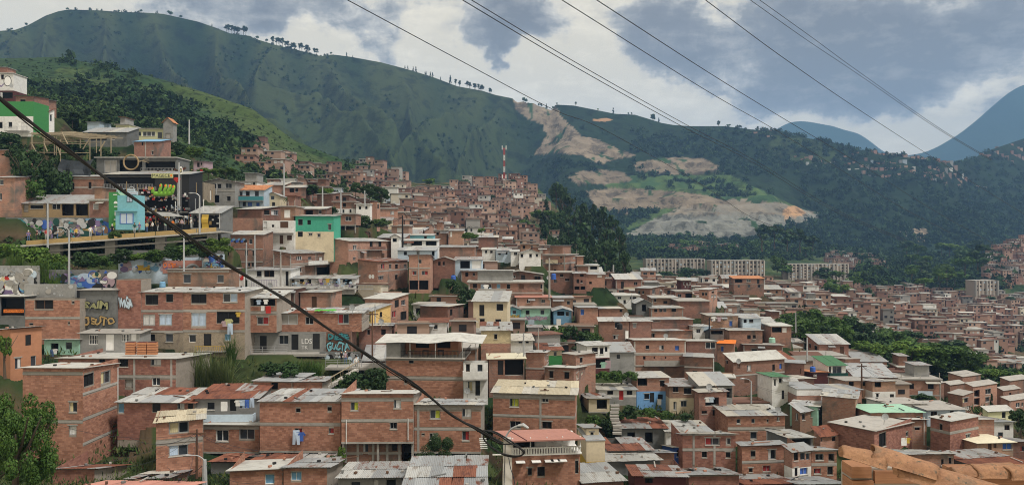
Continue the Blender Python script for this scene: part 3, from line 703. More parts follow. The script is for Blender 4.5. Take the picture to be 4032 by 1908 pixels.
class House:
 """a house standing with its nearest corner under the photo column xc at depth d, turned by a; faces R (to the right of the corner) and L"""
 def __init__(s,name,label,cat,xl,xc,xr,yt,yb,wall,roof,d,a,dep,group,rnd):
  if d is None: d = depth_at(xc,yb)
  s.d = d; s.a = R(a); s.rnd = rnd; s.Xc = (xc - CX) / FPX * d; ca,sa = math.cos(s.a),math.sin(s.a); s.ca,s.sa = ca,sa
  s.z0 = (CY - yb) / FPX * d; s.h = max((yb - yt) / FPX * d,.6)
  kr,kl = (xr - CX) / FPX,(xl - CX) / FPX
  w = (kr * d - s.Xc) / (ca - kr * sa) if xr > xc + 1 else dep
  l = (s.Xc - kl * d) / (sa + kl * ca) if xc > xl + 1 else dep
  s.w = w if 0.3 < w < 30 else dep; s.l = l if 0.3 < l < 30 else dep
  s.front = 'R' if (xr - xc) >= (xc - xl) else 'L'
  s.root = empty(name,(s.Xc,d,s.z0),label,cat,group,s.a)
  s.wallk = wall; s.holes = {'R': [],'L': []}; s.bands = {'R': [],'L': []}; s.posts = {'R': [],'L': []}
  FOOT.append((s.Xc,d,s.a,s.w,s.l,s.z0))
 def span(s,f): return s.w if f == 'R' else s.l
 def uv(s,f,px,py):
  k = (px - CX) / FPX
  if f == 'R': t = (k * s.d - s.Xc) / (s.ca - k * s.sa); Y = s.d + t * s.sa
  else: t = (s.Xc - k * s.d) / (s.sa + k * s.ca); Y = s.d + t * s.ca
  return t,(CY - py) / FPX * Y - s.z0
 def pt(s,f,u,v,n=0.0):                       # n: outwards
  return Vector((u,-n,v)) if f == 'R' else Vector((-n,u,v))
 def fbox(s,mb,f,u0,u1,v0,v1,n0,n1,m=0):
  a = s.pt(f,u0,v0,n0); b = s.pt(f,u1,v1,n1)
  mb.box([min(x,y) for x,y in zip(a,b)],[max(x,y) for x,y in zip(a,b)],m)
 def place(s,o,f,u0,u1,v0,v1,n=0.0):       # put a unit piece (x along, y inwards, z up) on a face
  if f == 'R': o.location = (u0,-n,v0); o.rotation_euler = (0,0,0)
  else: o.location = (-n,u1,v0); o.rotation_euler = (0,0,-math.pi / 2)
  o.scale = (u1 - u0,1.0,v1 - v0)
 # ---- openings
 def window(s,f,u0,u1,v0,v1,k,near=True):
  W = s.span(f); u0,u1 = max(min(u0,u1),.06),min(max(u0,u1),W - .06); v0,v1 = min(v0,v1),max(v0,v1)
  v1 = min(v1,s.h - .12); v0 = max(v0,.02)
  if u1 - u0 < .12 or v1 - v0 < .12: return
  for (a,b,c,e) in s.holes[f]:
   if u0 < b and u1 > a and v0 < e and v1 > c: return
  s.holes[f].append((u0,u1,v0,v1)); spec = WK[k]; dp = .16
  if k in 'DWRNBTS':
   o = link('door',UM['door'],s.root,mat=MATS[spec[0]]); s.place(o,f,u0,u1,v0,v1,-dp + .08); return
  if k == 's' or not near:
   o = link('window',UM['pane'],s.root,mat=MATS['void' if k in 'sGd' else spec[0]]); s.place(o,f,u0 - .02,u1 + .02,v0 - .02,v1 + .02,-dp); return
  if k == 'G':
   o = link('opening',UM['pane'],s.root,mat=MATS['void']); s.place(o,f,u0 - .03,u1 + .03,v0 - .03,v1 + .03,-.9)  # black sheet painted as the darkness inside
   mb = MB()
   for (p,q) in (((u0,v0),(u1,v0)),((u0,v1),(u1,v1))):
    s.fbox(mb,f,u0 - .02,u1 + .02,p[1] - .05,p[1] - .001 if p[1] == v0 else p[1] + .05,-.95,-.17)
   link('lintel_and_sill',mb.mesh('lintel_and_sill',MATS['concrete']),s.root)['kind'] = 'stuff'; return
  fm = 'frame' if (u1 - u0) < 1.0 * (v1 - v0) else ('frame2' if (u1 - u0) < 2.2 * (v1 - v0) else 'frame3')
  fcol = spec[1] if len(spec) > 1 and spec[1] else s.rnd.choice(['black','black','darkwood','steel'])
  o = link('window',UM[fm],s.root,mat=MATS[fcol]); s.place(o,f,u0 - .01,u1 + .01,v0 - .01,v1 + .01,-dp + .06)
  link('pane',UM['pane'],o,mat=MATS[spec[0]])
  if len(spec) > 2:
   x0,x1 = s.rnd.choice([(.04,.5),(.5,.96),(.04,.96),(.06,.40),(.3,.95)])
   link('curtain',UM['curtain'],o,loc=(x0,.03,.06),scale=(x1 - x0,1,.9),mat=MATS[spec[2]])
  if k == 'v': link('window_bars',UM['bars'],o,loc=(0,0,0))
  if s.rnd.random() < .45:
   mb = MB(); s.fbox(mb,f,u0 - .15,u1 + .15,v1 + .012,min(v1 + .15,s.h),.002,.035); link('lintel',mb.mesh('lintel',MATS['concrete']),s.root)
  if s.rnd.random() < .5 and k not in 'v':
   mb = MB(); s.fbox(mb,f,u0 - .06,u1 + .06,v0 - .09,v0 - .012,.002,.06); link('window_sill',mb.mesh('window_sill',MATS['paleconcrete']),s.root)
 def windows(s,spec,near=True):
  for it in spec.replace(';',' ').split():
   q = it.split(','); k = q[4] if len(q) > 4 else 'g'; x0,y0,x1,y1 = map(float,q[:4])
   f = q[5] if len(q) > 5 else ('R' if (x0 + x1) / 2 >= s.xc_px else 'L')
   ua,va = s.uv(f,x0,y1); ub,vb = s.uv(f,x1,y0); va2 = s.uv(f,x1,y1)[1]; vb2 = s.uv(f,x0,y0)[1]
   s.window(f,ua,ub,(va + va2) / 2,(vb + vb2) / 2,k,near)
 def auto(s,kinds='ddgcg',near=True,faces='RL'):
  for f in faces:
   W = s.span(f)
   if W < 1.6: continue
   ns = max(1,int(round(s.h / 2.5))); sh = s.h / ns
   for i in range(ns):
    n = max(1,int(W / 2.6 + s.rnd.uniform(-.5,.5)))
    for j in range(n):
     if s.rnd.random() < (.06 if f == s.front else .4): continue
     c = (j + .5) * W / n + s.rnd.uniform(-.25,.25); ww = s.rnd.choice([.8,1.0,1.2,1.5]); wh = s.rnd.choice([.9,1.0,1.2])
     b = i * sh + sh * .38; k = s.rnd.choice(kinds)
     if s.rnd.random() < .12 and W > 3: k = 'G'; ww = min(W / n * .85,2.6); b = i * sh + .55; wh = 1.5
     elif s.rnd.random() < .14: k = s.rnd.choice('DDWN')
     if k in 'DWRN': b = i * sh + .08; ww = .85; wh = 1.9
     s.window(f,c - ww / 2,c + ww / 2,b,min(b + wh,(i + 1) * sh - .15),k,near)
 # ---- walls
 def walls(s,lower=None,bricks=0,ext=None):
  h = s.h; w,l = s.w,s.l; bot = -min(max(ext if ext is not None else 1.0,.05),8)
  if ext is None:
   for (u,v) in ((0,0),(w,0),(0,l)):
    x = s.Xc + u * s.ca - v * s.sa; y = s.d + u * s.sa + v * s.ca
    bot = max(min(bot,ground_xy(x,y) - s.z0 - .8),-3.2)
  s.bot = bot; mb = MB(); rt = getattr(s,'rt','n'); rise = getattr(s,'rise',0)
  inner = h - (rise if rt == 'k' else 0)
  for f in 'RL':
   W = s.span(f); hs = s.holes[f]; top = h if (f == s.front or rt != 'k') else inner
   us = sorted({0,W,*[x for q in hs for x in q[:2]]}); vs = sorted({bot,top,*([min(max(lower[0],bot),top)] if lower else []),*[min(x,top) for q in hs for x in q[2:]]})
   for i in range(len(us) - 1):
    for j in range(len(vs) - 1):
     cu,cv = (us[i] + us[i + 1]) / 2,(vs[j] + vs[j + 1]) / 2
     if any(q[0] < cu < q[1] and q[2] < cv < q[3] for q in hs): continue
     pts = [s.pt(f,us[i],vs[j]),s.pt(f,us[i + 1],vs[j]),s.pt(f,us[i + 1],vs[j + 1]),s.pt(f,us[i],vs[j + 1])]
     uv = [(us[i],vs[j]),(us[i + 1],vs[j]),(us[i + 1],vs[j + 1]),(us[i],vs[j + 1])]
     m = 1 if lower and cv < lower[0] else 0
     if f == 'L': pts = pts[::-1]; uv = uv[::-1]
     mb.poly(pts,uv,m)
   for q in hs:                                # reveals
    dp = .18
    for (p0,p1) in (((q[0],q[2]),(q[1],q[2])),((q[1],q[2]),(q[1],q[3])),((q[1],q[3]),(q[0],q[3])),((q[0],q[3]),(q[0],q[2]))):
     mb.poly([s.pt(f,*p0),s.pt(f,*p1),s.pt(f,*p1,-dp),s.pt(f,*p0,-dp)],[(0,0),(1,0),(1,dp),(0,dp)],1 if lower and q[3] < lower[0] else 0)
  F2 = s.l if s.front == 'R' else s.w
  def q3(pts,uv=None): mb.poly(pts,uv)
  bh = inner if rt == 'k' else h + (rise if rt == 'f' else 0)
  if s.front == 'R':
   q3([(w,0,bot),(w,l,bot),(w,l,inner),(w,0,inner)],[(0,bot),(l,bot),(l,inner),(0,inner)])
   q3([(w,l,bot),(0,l,bot),(0,l,bh),(w,l,bh)],[(0,bot),(w,bot),(w,bh),(0,bh)])
  else:
   q3([(0,l,bot),(0,l,inner),(w,l,inner),(w,l,bot)],[(0,bot),(0,inner),(w,inner),(w,bot)])
   q3([(w,l,bot),(w,l,bh),(w,0,bh),(w,0,bot)],[(0,bot),(0,bh),(l,bh),(l,bot)])
  def G(u,z,e): return (u if s.front == 'R' else z,z if s.front == 'R' else u,e)
  Wf = s.span(s.front)
  for u in (0,Wf):
   if rt == 'f': p = [(0,h),(F2,h),(F2,h + rise)]
   elif rt == 'k': p = [(0,inner),(F2,inner),(0,h)]
   elif rt == 'g': p = [(0,h),(F2,h),(F2 / 2,h + rise)]
   else: continue
   mb.poly([G(u,a,b) for a,b in p],[(a,b) for a,b in p])
  if rt == 'G':
   for z in (0,F2): mb.poly([G(a,z,b) for a,b in ((0,h),(Wf,h),(Wf / 2,h + rise))],[(0,h),(Wf,h),(Wf / 2,h + rise)])
  mats = [MATS['mortar'] if bricks else MATS[s.wallk],MATS[lower[1]] if lower else MATS[s.wallk]]
  s.wall = mb.build('wall',mats,s.root)
  if bricks: s.lay_bricks(bricks,lower)
 def lay_bricks(s,cap,lower):
  bm = MATS[BRICKOF.get(s.wallk,'bb')]; rows = []; bh,bw,j = .2,.38,.014
  for f in 'RL':
   W = s.span(f)
   if W < 1: continue
   v = s.bot if s.bot > -2.2 else -2.2; r = 0
   if lower: v = lower[0]
   while v + bh < s.h + .02:
    occ = [(q[0] - .02,q[1] + .02) for q in s.holes[f] if q[2] - .02 < v + bh and q[3] + .02 > v]
    for b0,b1 in s.bands[f]:
     if b0 < v + bh and b1 > v: occ = [(0,W)]
    occ += s.posts[f]
    for a,b in free_spans(.0,W,occ):
     x = a - (bw + j) * (.5 if r % 2 else 0) - (a % (bw + j))
     while x < b:
      x0,x1 = max(x,a),min(x + bw,b)
      if x1 - x0 > .06: rows.append((f,x0,x1,v,v + bh - j))
      x += bw + j
    v += bh; r += 1
  s.rnd.shuffle(rows)
  mbk = MB()
  for i,(f,x0,x1,v0,v1) in enumerate(rows):
   n = .012 + .014 * s.rnd.random()
   if i < cap:
    o = link('brick',UM['brick'],s.wall,mat=bm)
    if f == 'R': o.location = (x0,0,v0); o.scale = (x1 - x0,n,v1 - v0)
    else: o.location = (0,x1,v0); o.rotation_euler = (0,0,-math.pi / 2); o.scale = (x1 - x0,n,v1 - v0)
   else: s.fbox(mbk,f,x0,x1,v0,v1,0.0,n)
  if mbk.f:
   o = mbk.build('brick_courses',bm,s.wall); o['kind'] = 'stuff'
 # ---- concrete ring beams and columns
 def beams(s,spec,near=True):
  for it in spec.split():
   f,y = it[0],it[1:]; x,y = (y.split('@') + [None])[:2] if '@' in y else (None,y)
   px = s.xc_px; v = s.uv(f,px,float(y))[1] if x is None else s.uv(f,float(x),float(y))[1]
   s.bands[f].append((v - .13,v + .13)); mb = MB()
   for a,b in free_spans(-.02 if f == 'R' else 0,s.span(f) + .01,[(q[0] - .0,q[1] + .0) for q in s.holes[f] if q[2] < v + .13 and q[3] > v - .13]):
    s.fbox(mb,f,a,b,v - .12,v + .12,.003,.045)
   if mb.f: mb.build('ring_beam',MATS['concrete'],s.root)
 def columns(s,spec):
  for it in spec.split():
   f,x = it[0],float(it[1:]); u = s.uv(f,x,1000)[0]
   u = min(max(u,.12),s.span(f) - .12); s.posts[f].append((u - .12,u + .12)); mb = MB()
   for a,b in free_spans(0,s.h - .02,[(q[2],q[3]) for q in s.holes[f] if q[0] < u + .12 and q[1] > u - .12]):
    s.fbox(mb,f,u - .12,u + .12,a,b,.004,.05)
   if mb.f: mb.build('column',MATS['concrete'],s.root)
 # ---- roofs
 def roof(s,code,near=True):
  """f shed rising to the back, k shed rising to the front, g ridge along the front, G gable to the front, s slab, p parapet, n none; colour; rise / overhang"""
  rt = code[0]; ck = code[1] if len(code) > 1 else 'z'; num = code[2:].split('/') if len(code) > 2 and '@' not in code else ['']
  Wf = s.span(s.front); F2 = s.l if s.front == 'R' else s.w; h = s.h
  rise = float(num[0]) if num[0] else {'f': .18 * F2,'k': .15 * F2,'g': .22 * F2,'G': .2 * Wf}.get(rt,0)
  o = float(num[1]) if len(num) > 1 else .35
  if '@' in code:                                 # the back edge of the roof shows at this height in the photograph
   yb_ = float(code.split('@')[1]); db = s.d + F2 * (s.ca if s.front == 'R' else s.sa)
   rise = (CY - yb_) / FPX * db - s.z0 - h; rise = max(-.26 * F2,min(rise,.6 * F2)); o = .3
   if rise < 0: rt = 'k'; rise = min(-rise,h - .2)
  if rt == 'k' and '@' not in code: rise = min(rise,h * .5)
  s.rt,s.rise = rt,rise; cols = ROOFC[ck]; rnd = s.rnd
  def T(u,z,e): return Vector((u,z,e)) if s.front == 'R' else Vector((z,u,e))
  if rt == 'n': return
  if rt in 'sp':
   mb = MB(); th = .16 if near else .2; a = T(-o,-o,h + .004); b = T(Wf + o * .6,F2 + o * .5,h + th)
   if rt == 'p':
    a = T(-.06,-.06,h + .002); b = T(Wf + .06,F2 + .06,h + .1)
   mb.box([min(x,y) for x,y in zip(a,b)],[max(x,y) for x,y in zip(a,b)])
   r = mb.build('roof',MATS[cols[0]],s.root)
   if rt == 's' and near:                      # loose sheets, planks and blocks lying on the slab
    for i in range(int(Wf * .5)):
     u,z = rnd.uniform(0,Wf - .8),rnd.uniform(0,F2 - .5); k = rnd.random()
     if k < .5: ob = link('roof_block',UM['brick'],r,mat=MATS[rnd.choice(['concrete','bb','asbestos'])]); ob.scale = (.35,.18,.16)
     else: ob = link('roof_sheet',UM['sheet'],r,mat=MATS[rnd.choice(ROOFC['m'])]); ob.scale = (.8,1.4,1)
     ob.location = T(u,z,h + th + (.012 if k < .5 else .035)); ob.rotation_euler = (0,0,rnd.uniform(0,3))
   return
  planes = []                                     # (origin, along, up) of each slope
  if rt == 'f': planes = [(T(-o,-o,h - rise * o / F2),T(Wf + 2 * o,0,0),T(0,F2 + 1.6 * o,rise * (F2 + 1.6 * o) / F2))]
  if rt == 'k': planes = [(T(-o,-o,h + rise * o / F2),T(Wf + 2 * o,0,0),T(0,F2 + 1.6 * o,-rise * (F2 + 1.6 * o) / F2))]
  if rt == 'g':
   q = (F2 / 2 + o) / (F2 / 2)
   planes = [(T(-o,-o,h - rise * (q - 1)),T(Wf + 2 * o,0,0),T(0,F2 / 2 + o,rise * q)),(T(Wf + o,F2 + o,h - rise * (q - 1)),T(-Wf - 2 * o,0,0),T(0,-F2 / 2 - o,rise * q))]
  if rt == 'G':
   q = (Wf / 2 + o) / (Wf / 2)
   planes = [(T(-o,F2 + o,h - rise * (q - 1)),T(0,-F2 - 2 * o,0),T(Wf / 2 + o,0,rise * q)),(T(Wf + o,-o,h - rise * (q - 1)),T(0,F2 + 2 * o,0),T(-Wf / 2 - o,0,rise * q))]
  tiled = ck == 'T'
  rmb = MB()                                      # purlins under the sheets
  for P0,A,U in planes:
   N = A.cross(U).normalized(); N = -N if N.z < 0 else N
   for t in (.06,.5,.94):
    p = P0 + U * t - N * .06; rmb.bar(p + A * .01,p + A * .99,.035,4)
  r = rmb.build('roof',MATS['darkwood'],s.root)
  big = MB()
  for P0,A,U in planes:
   La,Lu = A.length,U.length; ah,uh = A.normalized(),U.normalized(); N = ah.cross(uh)
   if N.z < 0: P0 = P0 + A; A = -A; ah = -ah; N = ah.cross(uh)
   if near and ck not in 'RWgGMcuo':
    sw,sl = (.95,4.6) if not tiled else (.26,1.0)
    nx,ny = max(1,round(La / sw)),max(1,math.ceil(Lu / sl))
    if tiled: nx = min(nx,90)
    for iy in range(ny):
     for ix in range(nx):
      if not tiled and ck in 'mrza' and rnd.random() < .02: continue
      if ix == 0 or rnd.random() < (.45 if ck in 'mr' else .7): ckx = rnd.choice(cols)
      ob = link('roof_tile' if tiled else 'roof_sheet',UM['tile' if tiled else 'sheet'],r,mat=MATS[ckx])
      x0 = La * ix / nx; y0 = Lu * iy / ny; ww = La / nx * (1.06 if not tiled else .98); ll = Lu / ny * 1.07
      p = P0 + ah * (x0 + rnd.uniform(-.03,.03)) + uh * (y0 + rnd.uniform(-.06,.04)) + N * (.03 + .028 * iy + rnd.uniform(0,.03))
      rot = Matrix((ah,uh,N)).transposed() @ Matrix.Rotation(rnd.uniform(-.018,.018) if ck != 'm' else rnd.uniform(-.04,.04),3,'Z') @ Matrix.Rotation(rnd.uniform(-.012,.004),3,'X')
      ob.location = p; ob.rotation_euler = rot.to_euler(); ob.scale = (ww,ll,1)
   else:
    nx = max(1,round(La / 1.6)) if ck not in 'RWgcuo' else 1
    for ix in range(nx):
     p0 = P0 + ah * (La * ix / nx) + N * (.02 + .05 * rnd.random()); p1 = P0 + ah * (La * (ix + 1) / nx) + N * (.02 + .05 * rnd.random())
     c = [p0,p1,p1 + uh * Lu,p0 + uh * Lu]; m = rnd.randrange(len(cols))
     big.poly(c,None,m); big.poly([x - N * .05 for x in c[::-1]],None,m)
     for k in range(4): big.poly([c[k] - N * .05,c[(k + 1) % 4] - N * .05,c[(k + 1) % 4],c[k]],None,m)
  if near:                                        # stones, bricks and planks holding the sheets down
   for i in range(int(Wf * .8)):
    P0,A,U = planes[0]; q = P0 + A * rnd.uniform(.05,.95) + U * rnd.uniform(.05,.95); N = A.cross(U).normalized(); N = -N if N.z < 0 else N
    k = rnd.random(); ob = link('roof_stone' if k < .7 else 'roof_plank',UM['brick'],r,loc=q + N * .09,rz=rnd.uniform(0,3),mat=MATS[rnd.choice(['bb','concrete','darkwood','d','black'])]); ob.scale = (.3,.2,.16) if k < .7 else (rnd.uniform(1,2.2),.12,.06)
  if big.f: big.build('roof_cover',[MATS[c] for c in cols],r)
 # ---- stilts, balconies, pipes
 def stilts(s,drop,f=None,cols=None,void=True):
  f = f or s.front; W = s.span(f); mb = MB()
  n = cols or max(2,int(W / 2.6));
  for i in range(n + 1):
   u = min(max(W * i / n,.12),W - .12); s.fbox(mb,f,u - .11,u + .11,-drop,-.02,-.45,-.2)
  mb.build('stilts',MATS['concrete'],s.root)['kind'] = 'stuff'
  mb = MB(); s.fbox(mb,f,-.02,W + .02,-.2,.0,-.3,.03); mb.build('floor_beam',MATS['concrete'],s.root)
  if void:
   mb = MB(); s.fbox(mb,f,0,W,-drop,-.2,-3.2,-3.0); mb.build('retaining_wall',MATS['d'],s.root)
 def balcony(s,x0,y0,x1,y1,m='w',f=None,out=.8,rail=False,roof=None):
  f = f or s.front; ua,va = s.uv(f,x0,y1); ub,vb = s.uv(f,x1,y0); ua,ub = min(ua,ub),max(ua,ub)
  mb = MB(); s.fbox(mb,f,ua,ub,va - .14,va,.06,out); b = mb.build('balcony',MATS['concrete'],s.root); mb = MB()
  if rail:
   n = max(3,int((ub - ua) / .28))
   for i in range(n + 1):
    u = ua + (ub - ua) * i / n; s.fbox(mb,f,u - .02,u + .02,va,vb - .03,out - .06,out - .02)
   s.fbox(mb,f,ua - .02,ub + .02,vb - .03,vb + .02,out - .07,out - .01); mb.build('railing',MATS[m],b)
  else:
   s.fbox(mb,f,ua,ub,va + .003,vb,out - .1,out); s.fbox(mb,f,ua,ua + .1,va + .003,vb - .002,.06,out - .1); s.fbox(mb,f,ub - .1,ub,va + .003,vb - .002,.06,out - .1)
   mb.build('parapet',MATS[m],b)
 def extras(s,near=True):
  """the bits that grow on such houses: a room on the roof, a balcony, a tin awning, a drain pipe"""
  r = s.rnd; f = s.front; W = s.span(f); F2 = s.l if f == 'R' else s.w; T = lambda u,z,e: Vector((u,z,e)) if f == 'R' else Vector((z,u,e))
  def bx(name,m,u0,u1,z0,z1,e0,e1,par=None):
   mb = MB(); a,b = T(u0,z0,e0),T(u1,z1,e1); mb.box([min(x,y) for x,y in zip(a,b)],[max(x,y) for x,y in zip(a,b)]); return mb.build(name,MATS[m],par or s.root)
  if s.rt in 'sp' and r.random() < .55:
   u0 = r.uniform(0,W * .5); u1 = min(W,u0 + r.uniform(.35,.6) * W); z0 = r.uniform(.15,.45) * F2; e = s.h + .17
   q = bx('roof_room',r.choice([s.wallk,'b','r','p','g']),u0,u1,z0,F2 - .1,e,e + 2.1); bx('roof_room_cover',r.choice(ROOFC['m']),u0 - .3,u1 + .3,z0 - .5,F2 + .1,e + 2.12,e + 2.2,q)
   if u1 - u0 > 1.6: o = link('window',UM['pane'],q,mat=MATS['void']); s.place(o,f,u0 + .4,u0 + 1.2,e + .6,e + 1.6,-z0 + .01)
  ns = max(1,int(round(s.h / 2.5)))
  if ns > 1 and r.random() < .4:
   u0 = r.uniform(.1,W * .4); u1 = min(W - .05,u0 + r.uniform(.35,.7) * W); e = s.h / ns * r.randrange(1,ns) if ns > 1 else 0
   b = bx('balcony','concrete',u0,u1,-.85,-.04,e - .12,e); bx('parapet',r.choice(['b','w','g','c','r','bl','concrete']),u0,u1,-.85,-.76,e + .003,e + r.uniform(.5,.95),b)
  if r.random() < .35:
   u0 = r.uniform(0,W * .6); mb = MB(); e = min(s.h - .2,s.h / ns * r.randrange(1,ns + 1) - .25); P = [T(u0,-.75,e - .3),T(u0 + r.uniform(1.2,2.6),-.75,e - .3)]; P += [T((P[1].x if f == 'R' else P[1].y),-.02,e),T(u0,-.02,e)]; mb.poly(P); mb.poly([p - Vector((0,0,.05)) for p in P][::-1]); mb.poly([P[0] - Vector((0,0,.05)),P[1] - Vector((0,0,.05)),P[1],P[0]]); mb.build('awning',MATS[r.choice(['zinc','rust','asbestos','zincwhite','steel'])],s.root)
  if s.wallk in 'brpo' and r.random() < .75:      # the concrete frame shows between the bricks
   mb = MB()
   for g in 'RL':
    G = s.span(g); hs = s.holes[g]
    for i in range(1,ns + (s.rt in 'sp')):
     v = s.h * i / ns - .1
     for a,b in free_spans(0,G,[(q[0],q[1]) for q in hs if q[2] < v + .1 and q[3] > v - .1]): s.fbox(mb,g,a,b,v - .1,v + .1,.003,.04)
    if r.random() < .6:
     for u in (.11,G - .11): s.fbox(mb,g,u - .1,u + .1,0,s.h - .25,.004,.045)
   if mb.f: mb.build('concrete_frame',MATS[r.choice(['concrete','paleconcrete','concrete'])],s.root)['kind'] = 'stuff'
  if s.rt in 'sp' and r.random() < .5:
   mb = MB()
   for u,z in ((.15,.15),(W - .15,.15),(W - .15,F2 - .15),(.15,F2 - .15),(W / 2,.15)): p = T(u,z,s.h + .1); mb.bar(p,p + Vector((0,0,r.uniform(.5,1.3))),.08 if r.random() < .5 else .03,4)
   mb.build('column_stubs',MATS['concrete'],s.root)['kind'] = 'stuff'
  if near and r.random() < .5: u = r.choice([.1,W - .1]); mb = MB(); mb.bar(s.pt(f,u,0,.08),s.pt(f,u,s.h - .1,.08),.05,6); mb.build('drain_pipe',MATS[r.choice(['greypaint','steel','concrete'])],s.root)
 def pipe(s,x,y0,y1,m='whitepaint',f=None):
  f = f or s.front; u,v0 = s.uv(f,x,y1); v1 = s.uv(f,x,y0)[1]; mb = MB()
  mb.bar(s.pt(f,u,v0,.09),s.pt(f,u,v1,.09),.05,6); mb.build('drain_pipe',MATS[m],s.root)
def H(label,xl,xc,xr,yt,yb,wall='b',roof='fz',wins='',d=None,a=None,dep=6.0,lower=None,bricks=0,beams='',cols='',stilt=0,auto=None,near=None,name='house',cat='house',group=None,ext=None):
 rnd = random.Random(hash((xl,xr,yt)) & 0xffff)
 if a is None: a = 88 if (xc - xl) > (xr - xc) else (rnd.uniform(-3,5) if xl >= xc - 1 else 8)
 s = House(name,label,cat,xl,xc,xr,yt,yb,wall,roof,d,a,dep,group,rnd); s.xc_px = xc
 if near is None: near = s.d < 112
 s.windows(wins,True)
 if auto: s.auto(auto if isinstance(auto,str) else 'ddgcgs',True)
 s.beams(beams); s.columns(cols); s.roof(roof,near)
 if lower: lower = (s.uv(s.front,(xc + (xr if s.front == 'R' else xl)) / 2,lower[0])[1],lower[1])
 if auto or (d and d > 108 and rnd.random() < .35 and roof[0] != 'n' and not stilt and not lower): s.extras(near)
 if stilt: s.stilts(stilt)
 s.walls(lower,bricks,.05 if stilt else ext)
 HOUSES.append((xl,xr,yt,yb,s.d)); return s
# ------------------------------------------------------------------ the houses of the photograph, near to far
def near_houses():
 h = H("tall narrow orange brick tower house with white slab roof beside the big tree",90,326,463,1447,1840,'b','fR@1428',"330,1470,369,1517,d 397,1461,435,1508,y 273,1582,303,1621,y,L 272,1675,301,1711,c,L",d=77,a=88,bricks=300,beams="R1550 R1652 R1748 L1470 L1660")
 h.pipe(461,1445,1825,f='R')
 H("long brown brick house with grey columns carrying the clay block stacks on its flat roof",230,230,693,1408,1545,'r','fR@1387',"390,1414,414,1434,d 470,1412,504,1442,d 593,1408,634,1437,c 492,1492,525,1526,p 599,1486,630,1516,w",d=88,a=-2,bricks=300,beams="R1481",cols="R529 R675",dep=9)
 H("plastered orange house at the far left with a sloping grey roof",-30,41,164,1294,1470,'o','ka.5',"100,1317,122,1359,D 59,1408,82,1451,c 121,1399,142,1440,w",d=86,a=55)
 H("small mint green house with washing in its dark doorway",174,174,312,1336,1390,'m','fa@1328',"199,1350,230,1392,G 258,1346,283,1375,g",d=97,a=-2)
 H("brick house with one wide black window under a slanted grey parapet",100,100,314,1176,1336,'b','n',"137,1180,210,1216,d 282,1186,293,1193,s 267,1267,275,1275,s 115,1272,131,1279,s",d=99,a=0,dep=1.8,bricks=300,beams="R1251")
 H("open-fronted black eatery with an orange sign below the painted stairs",-60,-60,99,1166,1250,'d','fW@1158',"2,1170,96,1243,G",d=99,a=0,name='eatery',cat='eatery')
 H("dark weathered plaster house side covered in green bubble graffiti",314,314,459,1141,1292,'d','fg@1135',d=100.4,a=0,dep=3)
 H("ruined brick house end with white scrawled graffiti above the maroon bundle",459,459,555,1100,1292,'r','n',d=100.8,a=1,dep=3,bricks=200)
 H("low grey rendered house with white door and white barred windows",316,316,550,1310,1392,'g','fg@1294',"349,1317,386,1356,v 416,1315,449,1378,W 478,1313,511,1345,v 515,1313,537,1340,W",d=97,a=0,dep=3)
 h = H("left half of the white roofed three storey house, with curtained middle windows",554,554,720,1149,1345,'r','fw@1131',"573,1160,623,1198,d 654,1157,681,1188,d 563,1239,611,1280,c 627,1237,677,1280,l 575,1315,610,1342,d 652,1313,681,1346,g",d=101,a=-1,beams="R1223 R1305",bricks=300,lower=(1305,'s'),dep=7)
 h = H("right half of the three storey house with washing hung from its middle floor",721,721,964,1149,1383,'b','fw@1131',"753,1157,813,1193,d 878,1155,935,1188,l 753,1230,812,1285,l 853,1226,943,1272,d 744,1317,771,1346,w 802,1313,832,1362,D 884,1313,908,1340,a",d=101,a=-1,beams="R1223 R1303",bricks=300,lower=(1303,'s'),dep=7)
 h.balcony(779,1358,894,1378,'yellow',rail=True)
 H("flat brick house with two dark windows behind the white roof, below the red mural",660,660,902,1061,1140,'p','fg@1054',"722,1079,751,1114,g 855,1081,881,1112,g",d=109,a=0,beams="R1068",dep=5)
 H("narrow brick house with clothes hanging in its open top floor and a white sheet roof",964,964,1089,1172,1306,'b','fw@1143',"987,1175,1083,1203,G 1013,1247,1057,1276,r",d=103,a=-2,beams="R1231",bricks=250,ext=.05)
 h = H("long brick house with a green tarp thrown over its patched roof",1089,1089,1425,1232,1304,'b','fm@1212',"1097,1239,1173,1277,p 1203,1247,1234,1276,d 1331,1236,1374,1273,r",d=105,a=1,bricks=250,ext=.05)
 H("grey cement house row with three black doors above the walkway",980,980,1284,1306,1384,'g','n',"1023,1321,1050,1377,D 1147,1315,1175,1376,D 1231,1312,1259,1374,D 1098,1319,1136,1354,g 982,1323,1003,1348,g",d=104.4,a=1)
 H("brick bay house wearing the turquoise bubble graffiti beside the grey row",1284,1284,1382,1306,1384,'b','n',"",d=104.6,a=1,dep=4)
 H("brick house with a single window behind the long cable, next to the laundry house",1052,1052,1162,1136,1215,'r','fg@1128',"1096,1152,1134,1184,c",d=117,a=0)
 H("brick house with sloping white roof behind the green tarp",1183,1183,1302,1150,1215,'b','fw@1140',"",d=119,a=-4,auto='sgd')
 H("brick house with a bright white sloping roof above the yellow house",1437,1538,1608,1177,1302,'b','fW@1155',"1554,1180,1571,1209,D 1580,1180,1596,1200,g 1544,1223,1560,1248,r 1577,1225,1601,1258,d",d=121,a=72,lower=(1300,'b'))
 H("yellow house half hidden by the green tree below a wide white sheet roof",1372,1462,1538,1223,1282,'y','fw@1196',"1495,1227,1505,1248,d",d=116,a=60)
 H("brick sided house with a pale sheet roof at the corner of the lane",1655,1763,1825,1206,1266,'r','fw@1196',"1772,1217,1782,1241,d",d=124,a=70)
